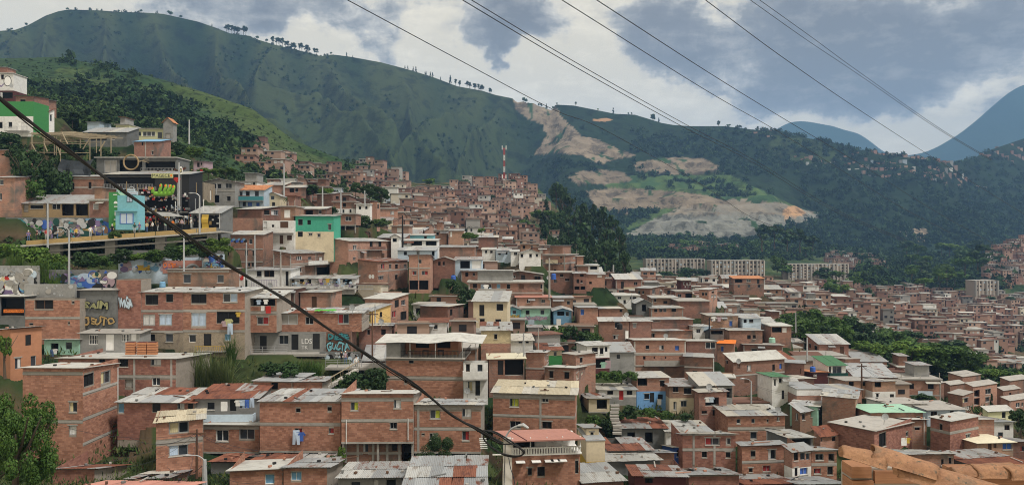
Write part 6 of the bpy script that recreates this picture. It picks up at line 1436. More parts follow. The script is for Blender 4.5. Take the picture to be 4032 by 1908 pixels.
 mural_wall("small white mural wall with red and black marks",906,962,1078,1126,113,113,'w',['greypaint','red','black'],6,41)
 mural_wall("low wall with silver and black rock shapes painted below the turquoise letters",1258,1420,1384,1440,103,103,'d',['greypaint','steel','bl','black'],30,51)
 t = empty('green_box_tower',P3(428,898,125),"tall green shop panel painted with white bottles and bags",'shop panel'); w = 46 / FPX * 125; hh = 142 / FPX * 125
 mb = MB(); mb.box((0,0,0),(w,2.2,hh)); mb.build('panel',MATS['e'],t)
 painted(t,(0,-.01,0),(1,0,0),(0,0,1),[('rect',w * .55,hh * .93,.07,'whitepaint',5),('half',w * .6,hh * .68,.42,'whitepaint',.8),('rect',w * .62,hh * .60,.08,'whitepaint',4),('rect',w * .64,hh * .40,.32,'whitepaint',.8),('rect',w * .6,hh * .24,.09,'whitepaint',3.4),('blob',w * .5,hh * .12,.3,'lime',1.4)])
 t = empty('turquoise_shop_tower',P3(455,904,123),"turquoise two storey shop box with a large blue framed window",'shop box'); sc = 123 / FPX; w = 86 * sc; hh = 136 * sc
 mb = MB(); mb.box((0,0,0),(w,2.5,hh * .55)); mb.build('lower_wall',MATS['t'],t); mb = MB(); mb.box((.25,.12,hh * .55 + .004),(w - .02,2.5,hh)); mb.build('upper_wall',MATS['t'],t)
 mb = MB(); mb.box((-.05,-.25,hh * .53),(w + .05,.0,hh * .555)); mb.build('ledge',MATS['t'],t)
 o = link('window',UM['frame2'],t,loc=(w * .2,-.03,hh * .17),scale=(w * .62,1,hh * .31),mat=MATS['blue']); link('pane',UM['pane'],o,mat=MATS['bl'],loc=(0,-.05,0))
 o = link('window',UM['frame2'],t,loc=(w * .5,.09,hh * .80),scale=(w * .26,1,hh * .17),mat=MATS['black']); link('pane',UM['pane'],o,mat=MATS['clothlight'],loc=(0,-.05,0))
 t = empty('perfume_sign',P3(497,766,123.5),"pale cut out shop sign with a handle on top of the turquoise box",'sign'); mb = MB(); s = 123.5 / FPX
 mb.box((0,0,0),(44 * s,.15,12 * s)); mb.box((3 * s,.02,12 * s),(34 * s,.13,22 * s)); mb.build('board',MATS['bl'],t)
 mb = MB(); mb.tube([(10 * s + 10 * s * (1 - math.cos(a)),.08,22 * s + 9 * s * math.sin(a)) for a in np.linspace(0,math.pi,9)],.07,5); mb.build('handle',MATS['greypaint'],t)
 painted(t,(0,-.01,0),(1,0,0),(0,0,1),[('rect',24 * s,5.5 * s,.06,'pk',12),('rect',18 * s,16.5 * s,.07,'greypaint',8)])
 t = empty('butterfly_flag',P3(462,768,122),"pale green feather flag leaning over the green panel",'flag'); s = 122 / FPX
 mb = MB(); pts = [(12,0),(30,-2),(34,4),(18,16),(6,34),(-6,36),(-2,24),(4,8)]
 mb.poly([(x * s,0,y * s) for x,y in pts]); mb.poly([(x * s,.05,y * s) for x,y in pts][::-1])
 for i in range(8): a,b = pts[i],pts[(i + 1) % 8]; mb.poly([(a[0] * s,0,a[1] * s),(a[0] * s,.05,a[1] * s),(b[0] * s,.05,b[1] * s),(b[0] * s,0,b[1] * s)])
 mb.build('cloth',MATS['m'],t); painted(t,(0,-.01,0),(1,0,0),(0,0,1),[('blob',4 * s,25 * s,.14,'teal'),('blob',12 * s,14 * s,.12,'teal')])
 s = 132 / FPX; t = empty('giant_hand',P3(592,770,132),"giant lime green open hand sculpture with orange fingernails",'sculpture')
 link('palm',PALM,t)
 for i,(bx,tx,tz) in enumerate(((8,10,34),(34,42,47),(52,62,46),(66,79,45),(84,93,42))):
  o = link('finger' if i else 'thumb',FINGERS[i],t)
  mb = MB(); c = Vector((tx * s,-.02 - 6.6 * s,tz * .84 * s))
  mb.poly([c + Vector((math.cos(a) * 3.3 * s,0,math.sin(a) * 5 * s)) for a in np.linspace(0,2 * math.pi,13)[:-1]]); mb.poly([c + Vector((math.cos(a) * 3.3 * s,.25,math.sin(a) * 5 * s)) for a in np.linspace(0,2 * math.pi,13)[:-1]][::-1])
  for j in range(12): a,b = 2 * math.pi * j / 12,2 * math.pi * (j + 1) / 12; mb.poly([c + Vector((math.cos(q) * 3.3 * s,e,math.sin(q) * 5 * s)) for q,e in ((a,0),(a,.25),(b,.25),(b,0))])
  mb.build('fingernail',MATS['orange'],o)
 s = 134 / FPX; t = empty('letter_sign',P3(596,700,134),"pale yellow block letter sign under the long bar roof",'sign'); mb = MB(); mb.box((0,.05,0),(84 * s,.2,18 * s)); mb.build('board',MATS['limepale'],t)
 put_text(t,"MAGECE",38 * s,.04,9 * s,70 * s,13 * s,'black'); painted(t,(0,.045,0),(1,0,0),(0,0,1),[('disc',78 * s,9 * s,.2,'orange')])
 t = empty('heart_sign',P3(697,707,133),"round red heart sign at the end of the letter board",'sign'); s = 133 / FPX; n = 24
 prof = [(16 * math.sin(a) ** 3 * .8 * s,(13 * math.cos(a) - 5 * math.cos(2 * a) - 2 * math.cos(3 * a) - math.cos(4 * a)) * .8 * s) for a in [2 * math.pi * i / n for i in range(n)]]; mb = MB()
 mb.poly([(x * .9,-.22,z * .9) for x,z in prof]); mb.poly([(x * .9,.22,z * .9) for x,z in prof][::-1])
 for i in range(n):
  a,b = prof[i],prof[(i + 1) % n]; mb.poly([(a[0] * .9,-.22,a[1] * .9),(a[0],0,a[1]),(b[0],0,b[1]),(b[0] * .9,-.22,b[1] * .9)]); mb.poly([(a[0],0,a[1]),(a[0] * .9,.22,a[1] * .9),(b[0] * .9,.22,b[1] * .9),(b[0],0,b[1])])
 mb.build('heart',MATS['red'],t); mb = MB(); mb.bar((0,.1,-.4),(.0,.1,-6),.06); mb.build('post',MATS['steel'],t)
 t = empty('oval_sign',P3(712,688,136),"white oval sign with a dark centre above the heart",'sign'); mb = MB(); s = 136 / FPX
 mb.poly([(math.cos(a) * 7 * s,0,17 * s + math.sin(a) * 16 * s) for a in np.linspace(0,2 * math.pi,17)[:-1]]); mb.poly([(math.cos(a) * 7 * s,.1,17 * s + math.sin(a) * 16 * s) for a in np.linspace(0,2 * math.pi,17)[:-1]][::-1]); mb.build('board',MATS['whitepaint'],t)
 painted(t,(0,-.01,0),(1,0,0),(0,0,1),[('disc',0,17 * s,.45,'black',.5),('disc',0,17 * s,.3,'curtaincream',.5)]); mb = MB(); mb.bar((0,.05,0),(0,.05,-7),.05); mb.build('post',MATS['steel'],t)
 t = empty('wooden_ring',P3(516,668,147),"large wooden hoop standing in front of the long open bar",'hoop'); r = 29 / FPX * 147; mb = MB(); mb.tube([(math.cos(a) * r,0,math.sin(a) * r + r) for a in np.linspace(0,2 * math.pi,33)],.16,6); mb.build('hoop',MATS['wood'],t)
 for k in range(3):
  mb = MB(); mb.bar((r,0,r + .2 * k),(r + 2.2,-.2,r + .9 - .5 * k),.06); mb.build('spoke',MATS['palewood'],t)
 t = empty('shade_sail',P3(560,832,130),"grey stretched shade sail over the market crowd",'shade sail'); s = 130 / FPX; mb = MB()
 A = [(0,2,0),(90 * s,2,-2 * s),(192 * s,-2.5,-22 * s),(90 * s,-2.2,-20 * s)]; mb.poly(A); mb.poly([(x,y,z - .04) for x,y,z in A][::-1])
 for i in range(4): a,b = A[i],A[(i + 1) % 4]; mb.poly([(a[0],a[1],a[2] - .04),(b[0],b[1],b[2] - .04),b,a])
 mb.build('cloth',MATS['g'],t)
 t = empty('yellow_banner',P3(794,904,124),"tall yellow banner hanging from a white lamp post on the bridge",'banner'); s = 124 / FPX; mb = MB(); n = 6
 for i in range(n):
  z0,z1 = i * 10 * s,(i + 1) * 10 * s; y0,y1 = .12 * math.sin(i * 1.3),.12 * math.sin(i * 1.3 + 1.3)
  mb.poly([(0,y0,z0),(26 * s,y0 + .05,z0),(26 * s,y1 + .05,z1),(0,y1,z1)]); mb.poly([(0,y1 + .03,z1),(26 * s,y1 + .08,z1),(26 * s,y0 + .08,z0),(0,y0 + .03,z0)])
 mb.build('cloth',MATS['yellow'],t); mb = MB(); mb.bar((-.1,0,n * 10 * s),(28 * s,0,n * 10 * s),.03); mb.build('rod',MATS['steel'],t)
 t = empty('dark_netting',P3(225,700,143),"slumped black netting hung under the bamboo frame",'netting'); s = 143 / FPX; mb = MB(); n = 10
 for i in range(n):
  for j in range(4):
   q = lambda a,b: Vector(((a * 132 / n + 6 * math.sin(b * 2)) * s,.5 * math.sin(a * 1.1) + b * .25,(b * 19 - 8 * math.sin(a / n * 3.1) * (b / 4) + 0) * s))
   P = [q(i,j),q(i + 1,j),q(i + 1,j + 1),q(i,j + 1)]; mb.poly(P); mb.poly([p + Vector((0,.05,0)) for p in P][::-1])
 mb.build('net',MATS['net'],t)
 t = empty('bamboo_frame',P3(90,608,150),"half built bamboo pole roof frame on the upper slope",'timber frame'); s = 150 / FPX
 def pole(name,a,b,r=.075,m='palewood'): mb = MB(); mb.bar((a[0] * s,a[2],a[1] * s),(b[0] * s,b[2],b[1] * s),r,5); mb.build(name,MATS[m],t)
 for x,z0,z1,y in ((36,2,86,0),(84,2,78,0),(124,-2,70,0),(264,-70,74,0),(158,40,104,6),(224,20,98,6),(326,10,72,2),(148,-60,60,0),(275,0,78,3),(60,10,90,6)): pole('post',(x,z0,y),(x,z1,y),.1)
 for k in range(10): pole('rafter',(20 + 0 * k,88 - k * 3.2,1 + k * .1) if k < 1 else (10 + k * 6,87 - k * 3.0,.2 + k * .55),(150 + k * 22,104 - k * 2.6,6 - k * .3))
 for k in range(9): pole('rafter',(60 + k * 24,84 - k * 2.6,0),(130 + k * 24,110 - k * 3.4,7))
 for z,y in ((44,0),(8,0),(82,0),(60,4)): pole('rail',(30,z,y),(265 if z != 82 else 340,z - (2 if z < 80 else 14),y))
 for a,b in (((38,40),(56,8)),((86,42),(100,10)),((130,60),(152,-6)),((156,86),(180,40)),((266,62),(240,20)),((326,52),(304,12))): pole('brace',(*a,-.2),(*b,-.3),.12)
left_side()
for o in GRAF:
 L_ = o['label']
 if 'flower' in L_: painted(o,(-.01,6.2,1.9),(0,-1,0),(0,0,1),[('disc',x,z,.42,'whitepaint',.7) for x,z in ((4.6,.3),(5.2,.3),(4.6,-.35),(5.2,-.35))] + [('wave',2.2,-.2,.9,'skyblue',1.2),('wave',2.4,-.5,.7,'bl',1.2)])
 elif 'along' in L_: scrawl(o,12,1.7,['greypaint','ochre','bl','black','d','purple','skyblue'],26,77)
 else: painted(o,(.1,-.01,4.6),(1,0,0),(0,0,1),[('blob',.5 + .32 * i,.5 + .25 * math.sin(i * 2),.3,['blue','skyblue','black'][i % 3]) for i in range(9)])
# ------------------------------------------------------------------ trees and other plants
def leaf_cloud(rng,cen,rad,n,size,flat=.0,tri=True):
 """n leaf faces gathered in clumps round centres cen with radii rad"""
 k = rng.integers(len(cen),size=n); v = rng.normal(size=(n,3)); v /= np.linalg.norm(v,axis=1)[:,None]
 p = np.array(cen)[k] + v * (np.array(rad)[k] * rng.uniform(.45,1.0,n) ** .6)[:,None]
 nrm = v + rng.normal(scale=.55,size=(n,3)); nrm[:,2] += .25; nrm /= np.linalg.norm(nrm,axis=1)[:,None]
 t = np.cross(nrm,rng.normal(size=(n,3))); t /= np.linalg.norm(t,axis=1)[:,None] + 1e-9; b = np.cross(nrm,t)
 s = (size * rng.uniform(.6,1.4,n))[:,None]
 if tri: V = np.stack([p + t * s,p - t * .6 * s + b * .75 * s,p - t * .5 * s - b * .75 * s],1)
 else: V = np.stack([p + t * s * 1.3,p + b * .55 * s,p - t * s * 1.1,p - b * .55 * s],1)
 return V
CROWN = {}
def crown(kind,var,lod):
 key = (kind,var,lod)
 if key in CROWN: return CROWN[key]
 rng = np.random.default_rng(abs(hash((var * 7 + lod,len(kind),kind[0] == 'p'))) % 99991); mat = 'leaf'; cen = []; rad = []
 if kind == 'broad':
  for i in range(16 if lod else 46):
   a = rng.uniform(0,6.28); z = rng.uniform(-.6,.9); r = math.sqrt(max(0,1 - z * z)) * rng.uniform(.35,.8 if lod else 1.0); cen.append((r * math.cos(a),r * math.sin(a),z * .62)); rad.append(rng.uniform(.22,.42) * (1 if lod else .55))
 elif kind == 'flat':
  for i in range(18):
   a = rng.uniform(0,6.28); r = rng.uniform(.1,.85); cen.append((r * math.cos(a),r * math.sin(a),.35 * (1 - r * r) + rng.uniform(-.25,.15))); rad.append(rng.uniform(.18,.3))
 elif kind == 'dark':
  mat = 'leafdark'
  for i in range(18):
   a = rng.uniform(0,6.28); z = rng.uniform(-.8,.95); r = math.sqrt(max(0,1 - z * z)) * rng.uniform(.3,.75); cen.append((r * math.cos(a),r * math.sin(a),z * .75)); rad.append(rng.uniform(.22,.38))
 elif kind == 'pine':
  mat = 'leafpine'
  for i in range(26):
   z = rng.uniform(-1,1); r = (1.05 - z) * .5 * rng.uniform(.3,.9); a = rng.uniform(0,6.28); cen.append((r * math.cos(a),r * math.sin(a),z)); rad.append(.12 + .14 * (1 - z) * .6)
 elif kind == 'euc':
  mat = 'leafdark'
  for i in range(13):
   z = rng.uniform(-.5,1); r = rng.uniform(.05,.55) * (1 - .3 * abs(z)); a = rng.uniform(0,6.28); cen.append((r * math.cos(a),r * math.sin(a),z)); rad.append(rng.uniform(.2,.34))
 elif kind == 'bright':
  mat = 'leafbright'
  for i in range(14):
   a = rng.uniform(0,6.28); z = rng.uniform(-.5,.9); r = rng.uniform(.2,.8); cen.append((r * math.cos(a),r * math.sin(a),z * .6)); rad.append(rng.uniform(.2,.36))
 elif kind == 'cypress':
  mat = 'leafpine'
  for i in range(20):
   z = rng.uniform(-1,1); r = (1.1 - z) * .22; a = rng.uniform(0,6.28); cen.append((r * math.cos(a),r * math.sin(a),z)); rad.append(.16)
 n,size = {0: (20000,.024),1: (1500,.105),2: (260,.22),3: (110,.3)}[lod]
 V = leaf_cloud(rng,cen,rad,n,size,tri=lod > 0)
 m = V.shape[1]; me = np_mesh('crown',V.reshape(-1,3),np.arange(n * m).reshape(n,m),MATS[mat]); CROWN[key] = me; return me
TRUNK = {}
def trunk_mesh(kind,var):
 if (kind,var) in TRUNK: return TRUNK[(kind,var)]
 r = random.Random(var); mb = MB(); top = .95 if kind in ('pine','cypress') else .62
 mb.tube([(0,0,-.05),(.01,.0,.15),(r.uniform(-.03,.03),r.uniform(-.03,.03),top * .6),(r.uniform(-.04,.04),0,top)],[.035,.028,.02,.008],7)
 if kind not in ('pine','cypress'):
  for i in range(6):
   a = r.uniform(0,6.28); z = r.uniform(.25,.5); l = r.uniform(.22,.38); mb.tube([(0,0,z),(l * .5 * math.cos(a),l * .5 * math.sin(a),z + .14),(l * math.cos(a),l * math.sin(a),z + .34)],[.014,.010,.004],5)
 me = mb.mesh('trunk',MATS['bark']); TRUNK[(kind,var)] = me; return me
NT = [0]
def tree(px,yb,yt,hw,kind,label,group=None,d=None,lod=None,name='tree',base=None,cat='tree',cf=None):
 """tree whose crown shows from yt down, foot at yb, half width hw, all in photo pixels"""
 rr = random.Random(int(px * 13 + yt)); d = d or depth_at(px,yb); s = d / FPX
 p = P3(px,yb,d); hgt = max((yb - yt) * s,.5); rad = hw * s
 lod = lod if lod is not None else (0 if d < 60 else 1 if d < 260 else 2)
 cf = cf if cf is not None else {'pine': .86,'cypress': .96,'euc': .6,'bush': 1.0}.get(kind,.74)
 t = empty(name,p,label,cat,group,rr.uniform(0,6.28)); ck = {'bush': 'broad','darkbush': 'dark','brightbush': 'bright'}.get(kind,kind)
 if kind in ('bush','darkbush','brightbush'): cf = 1.0
 else:
  v = rr.randrange(4); q = link('trunk',trunk_mesh(kind,v),t); ts = min(hgt,rad * 5); q.scale = (ts * .9,ts * .9,hgt)
 c = link('crown',crown(ck,rr.randrange(4),lod),t,loc=(0,0,hgt * (1 - cf / 2))); zs = {'flat': .62,'pine': 1.0,'cypress': 1.0}.get(ck,.95); c.scale = (rad,rad,hgt * cf / 2 / zs if ck not in ('broad','bright','dark') else hgt * cf / 2 * 1.05)
 NT[0] += 1; return t
def canes(px,yb,yt,hw,label,d,seed,mat='cane',n=None,group=None,cat='cane plant',name='cane_clump'):
 """clump of tall arching grass canes"""
 rng = np.random.default_rng(seed); s = d / FPX; h = (yb - yt) * s; w = hw * s; V,F = [],[]
 for i in range(n or 170):
  a = rng.uniform(0,6.28); r0 = w * .5 * math.sqrt(rng.random()); b = np.array((r0 * math.cos(a) * 1.3,r0 * math.sin(a) * .7,0)); hh = h * rng.uniform(.45,1.05); da = rng.uniform(0,6.28); out = rng.uniform(.1,.5) * h * .8; wd = rng.uniform(.03,.07) * max(1,d / 90)
  prev = None
  for j in range(5):
   t = j / 4; p = b + np.array((math.cos(da) * out * t * t,math.sin(da) * out * t * t,hh * (t - .28 * t * t * (out / h * 2)))); wv = np.array((-math.sin(da),math.cos(da),.3)) * wd * (1 - t * .8)
   cur = (p - wv,p + wv)
   if prev is not None: k = len(V); V += [prev[0],prev[1],cur[1],cur[0]]; F.append((k,k + 1,k + 2,k + 3))
   prev = cur
 me = np_mesh('canes',np.array(V),np.array(F),MATS[mat]); o = link(name,me,loc=P3(px,yb,d)); return tag(o,label,cat,group)
def palm(px,yb,yt,hw,label,d):
 s = d / FPX; h = (yb - yt) * s; t = empty('palm_tree',P3(px,yb,d),label,'palm'); mb = MB(); mb.tube([(0,0,-.3),(.1,0,h * .4),(.05,0,h * .75)],[.16,.13,.1],7); mb.build('trunk',MATS['bark'],t)
 r = random.Random(int(px)); c = Vector((.05,0,h * .75))
 for i in range(11):
  a = i * .571 + r.uniform(-.2,.2); L = hw * s * r.uniform(.8,1.15); mb = MB(); up = r.uniform(.3,.9)
  for j in range(6):
   t0,t1 = j / 6,(j + 1) / 6; f = lambda q: c + Vector((math.cos(a) * L * q,math.sin(a) * L * q,h * .35 * (up * q * 1.6 - 1.7 * q * q))); w = lambda q: .32 * math.sin(math.pi * min(q + .12,1)) + .02; sd_ = Vector((-math.sin(a),math.cos(a),0)); p,q_ = f(t0),f(t1)
   mb.poly([p - sd_ * w(t0) - Vector((0,0,.12)),q_ - sd_ * w(t1) - Vector((0,0,.12)),q_,p]); mb.poly([p,q_,q_ + sd_ * w(t1) - Vector((0,0,.12)),p + sd_ * w(t0) - Vector((0,0,.12))])
  mb.build('frond',MATS['leaf'],t)
def near_plants():
 tree(62,2080,1478,172,'broad',"big bright green tree filling the bottom left corner before the tower house",d=42,lod=0,cf=.95)
 tree(-70,2080,1560,130,'bright',"yellower green tree at the very left edge behind the corner tree",d=45,lod=0,cf=.95)
 tree(20,1480,1290,40,'bright',"thin yellow leaved sapling in front of the plastered orange house",d=80,lod=1)
 tree(1728,1862,1708,72,'darkbush',"dark round bush in front of the two storey patched roof house",d=71,lod=0,cat='bush',name='bush')
 tree(1342,1835,1752,22,'brightbush',"creeper shrub climbing between two stilted brick houses",d=74,cat='bush',name='bush')
 tree(1300,1822,1790,40,'darkbush',"dark shrub under the stilted houses beside the silver sheets",d=73.5,cat='bush',name='bush')
 for i,(x,yb,yt,w,l) in enumerate([(725,1545,1372,46,"leftmost"),(775,1548,1352,48,"second from the left"),(830,1550,1360,50,"third from the left"),(885,1548,1380,46,"rightmost")]):
  canes(x,yb,yt,w,f"tall cane clump below the three storey house, {l} of four",93 - i * .4,i,n=230,group='tall canes below the three storey house')
 canes(910,1440,1300,26,"green bamboo sprig by the laundry house foot",99,9,'leaf',n=150)
 canes(1180,1480,1400,60,"dark grass clump hanging under the grey walkway",97,12,'leaf',n=200); canes(1240,1480,1412,44,"grass clump at the top of the hillside stairway",98,14,'leaf',n=160)
 for i,(x,yb,yt,w,k,l) in enumerate([(1130,1500,1420,60,'darkbush',"dark shrub in the hollow left of the stairway"),(1060,1490,1420,46,'darkbush',"dark shrub below the grey door row"),(1400,1545,1460,60,'darkbush',"dark shrub bank under the landing with the railing"),(1480,1555,1440,62,'darkbush',"tall dark shrub beside the terrace house wall"),(1330,1560,1490,56,'bush',"green shrub at the foot of the stairway"),(1290,1545,1500,40,'bush',"small green shrub left of the stairway foot")]):
  tree(x,yb,yt,w,k,l,'shrubs on the stairway slope',d=90 + i * .7,lod=1,cat='bush',name='bush')
 L = ["first","second","third","fourth","fifth","sixth","seventh","eighth","ninth","tenth","eleventh","twelfth","thirteenth"]
 for i,(x,yb,yt,w) in enumerate([(20,1040,950,70),(110,1060,960,80),(200,1090,985,70),(230,1130,1020,48),(330,1060,985,52),(400,1060,990,60),(478,1040,975,50),(540,1040,985,60),(610,1040,975,60),(680,1030,965,56),(740,1025,955,56),(800,1020,945,56),(865,1010,930,60)]):
  tree(x,yb,yt,w,['bush','darkbush','brightbush','bush','darkbush'][i % 5] if i > 2 else 'brightbush',f"{L[i]} shrub from the left on the green bank under the bridge",'shrubs on the bank under the bridge',d=111 + (i % 3) * .8,lod=1,cat='bush',name='bush')
 for i,(x,yb,yt,w) in enumerate([(60,1075,985,44),(160,1110,1000,50),(215,1160,1050,40)]): canes(x,yb,yt,w,f"long grass tuft drooping over the mural stairs, {['left', 'middle', 'right'][i]} one",109,40 + i,'leafbright',n=240,group='grass over the mural stairs')
 tree(450,950,905,26,'bush',"round shrub growing over the yellow bridge edge below the green panel",d=114,cat='bush',name='bush')
 for i,(x,yb,yt,w,k) in enumerate([(110,800,575,62,'dark'),(40,600,520,70,'darkbush'),(60,700,570,40,'dark'),(170,790,610,60,'darkbush'),(240,800,660,60,'darkbush'),(130,800,690,50,'bush'),(200,630,560,60,'bush'),(290,620,540,60,'darkbush'),(390,640,575,50,'darkbush')]):
  tree(x,yb,yt,w,k,f"dark leafy tree mass on the steep left bank, {L[i]} from the left edge",'trees on the steep left bank',d=[134,170,136,138,140,133,160,165,164][i],lod=1,name='tree' if k == 'dark' else 'bush',cat='tree')
 tree(285,500,440,50,'dark',"dark rounded tree right of the rusty tin roofed white house",d=205,lod=1); tree(425,495,468,24,'dark',"small dark tree left of the yellow school gate",d=208,lod=1)
 for i,(x,yb,yt,w,k,l) in enumerate([(820,712,655,46,'bright',"bright banana leaved tree left of the grey gabled house"),(890,710,658,46,'bright',"bright banana leaved tree above the grey gabled house"),(770,640,570,40,'brightbush',"yellow green shrub bank beside the pink house"),(720,690,620,42,'darkbush',"dark shrub left of the pink house"),(690,620,560,50,'darkbush',"dark shrub under the gabled water tower"),(650,640,590,46,'bush',"shrub on the cut behind the white bar roof"),
  (1232,790,728,40,'dark',"dark tree behind the verandah house"),(1285,780,735,36,'brightbush',"light green shrub between the tall poles"),(1310,860,812,26,'darkbush',"dark shrub under the russet house"),(1430,905,850,46,'darkbush',"hanging scrub below the white cube house"),(1500,905,855,46,'bush',"lighter scrub right of the white cube house"),(1455,800,720,44,'dark',"dark tree standing behind the white cube house"),(1500,820,735,44,'dark',"dark tree left of the hill settlement"),(1400,780,720,34,'dark',"dark tree above the rooftop room house"),
  (1436,1285,1222,34,'bush',"small green tree in front of the yellow house"),(1842,1268,1128,58,'dark',"large dark tree left of the shirt window house"),(1855,1276,1244,26,'brightbush',"pale green shrub at the foot of the large dark tree"),(1785,1160,1095,36,'darkbush',"dark shrub beside the blue barrel"),
  (1850,945,912,34,'bush',"fern bank shrub above the broad low brick wall house"),(1895,930,895,22,'bright',"bright bush left of the russet box house"),(1600,1008,975,20,'bush',"bush behind the pale blue porch house")]):
  tree(x,yb,yt,w,k,l,None,d=[181,180,184,176,182,178,192,190,178,174,175,200,212,205,113.5,139,138,146,172,200,170][i],lod=1,name='bush' if 'bush' in k else 'tree',cat='bush' if 'bush' in k else 'tree')
 palm(1150,818,762,34,"palm tree beside the cream gabled cottage",173); palm(1180,822,772,30,"shorter palm left of the russet house",172)
 for i,(x,yb,yt,w) in enumerate([(2120,1345,1270,50),(2180,1365,1275,56),(2245,1385,1282,58),(2305,1395,1290,52),(2345,1390,1300,40),(2200,1400,1330,50),(2275,1405,1345,50)]):
  tree(x,yb,yt,w,['darkbush','bush'][i % 3 == 1],f"{L[i]} shrub of the dark hanging garden below the mural row",'shrubs of the hanging garden',d=131 - i * .8,lod=1,name='bush',cat='bush')
 for i,(x,yb,yt,w,l) in enumerate([(2375,1508,1455,36,"shrub left on the green step above the white shack"),(2430,1512,1450,40,"middle shrub on the green step above the white shack"),(2480,1506,1456,36,"shrub right on the green step above the white shack")]): tree(x,yb,yt,w,'bush',l,'shrubs above the white shack',d=113,lod=1,name='bush',cat='bush')
 for i,(x,yb,yt,w) in enumerate([(2340,1700,1625,36),(2385,1740,1640,40),(2420,1690,1600,40),(2480,1650,1595,44),(2550,1650,1600,40),(2360,1790,1700,34),(2620,1650,1615,36),(2700,1660,1625,34)]):
  tree(x,yb,yt,w,['bush','darkbush'][i % 2],f"{L[i]} shrub of the gully with the broken steps",'shrubs of the gully',d=95 + (i % 3),lod=1,name='bush',cat='bush')
 G = [(3120,1345,1262,56,'flat'),(3160,1400,1275,60,'broad'),(3200,1350,1245,70,'flat'),(3230,1405,1300,60,'dark'),(3280,1400,1278,62,'flat'),(3320,1410,1315,56,'broad'),(3350,1350,1262,40,'dark'),(3380,1420,1330,46,'dark'),(3410,1370,1292,50,'dark'),(3400,1432,1362,50,'bright'),(3450,1440,1370,52,'bright'),(3480,1370,1312,46,'broad'),
   (3520,1400,1318,60,'broad'),(3575,1380,1322,50,'dark'),(3590,1450,1362,62,'bright'),(3650,1430,1365,60,'broad'),(3640,1490,1400,60,'flat'),(3700,1470,1370,62,'broad'),(3750,1430,1358,60,'dark'),(3800,1480,1380,60,'broad'),(3560,1500,1430,46,'bright'),(3700,1525,1450,60,'dark'),(3820,1530,1450,52,'broad'),(3880,1520,1462,46,'bright'),(3940,1525,1470,46,'broad'),(4000,1535,1480,50,'bright')]
 kd = {'flat': 'flat topped tree','broad': 'round crowned tree','dark': 'dark crowned tree','bright': 'bright green tree'}; cnt = {}
 for i,(x,yb,yt,w,k) in enumerate(G):
  cnt[k] = cnt.get(k,-1) + 1; tree(x,yb,yt - 26,w * 1.3,k,f"{L[cnt[k]]} {kd[k]} from the left in the grove between the lanes and the estate",'trees of the grove',d=depth_at(x,yb,100) if yb < 1440 else 165,lod=1)
 tree(3632,1592,1546,52,'darkbush',"low spreading dark tree before the dark balcony block",d=128,lod=1); tree(3905,1612,1552,14,'cypress',"slim dark cypress in front of the stacked balconies",d=126,lod=1)
 tree(4020,1720,1606,46,'dark',"dark tree at the right edge below the estate",d=98,lod=1)
 for i,(x,yb,yt,w,k) in enumerate([(2970,1270,1205,30,'dark'),(3010,1285,1215,40,'dark'),(3060,1275,1210,36,'dark'),(3025,1235,1190,34,'dark'),(3270,1180,1105,36,'broad'),(3310,1190,1112,40,'bright'),(3345,1185,1130,30,'broad'),(3420,1195,1130,24,'dark'),(3480,1190,1150,24,'dark'),(3900,1200,1165,26,'dark'),(3980,1210,1168,30,'dark'),(4000,1300,1255,26,'dark'),(3700,1290,1255,26,'dark'),(3810,1290,1268,24,'dark'),(3220,1225,1195,26,'dark'),(3250,1230,1200,24,'broad'),
           (1700,780,748,24,'dark'),(1760,830,790,20,'dark'),(1940,800,765,20,'dark'),(1830,745,705,22,'dark'),(2020,740,705,20,'dark'),(1690,740,700,28,'bright'),(2035,765,745,20,'bright'),(1560,830,790,24,'dark')]):
  tree(x,yb,yt,w,k,f"{['dark', 'green'][k != 'dark']} tree between houses {'left in the hill settlement' if x < 1800 else 'right in the hill settlement' if x < 2200 else 'left in the valley quarter' if x < 3200 else 'at the valley wood edge' if x < 3500 else 'right in the valley quarter'}",'trees of the ' + ('hill settlement' if x < 2200 else 'valley quarter'),lod=2 if yb < 1200 else 1)
near_plants()
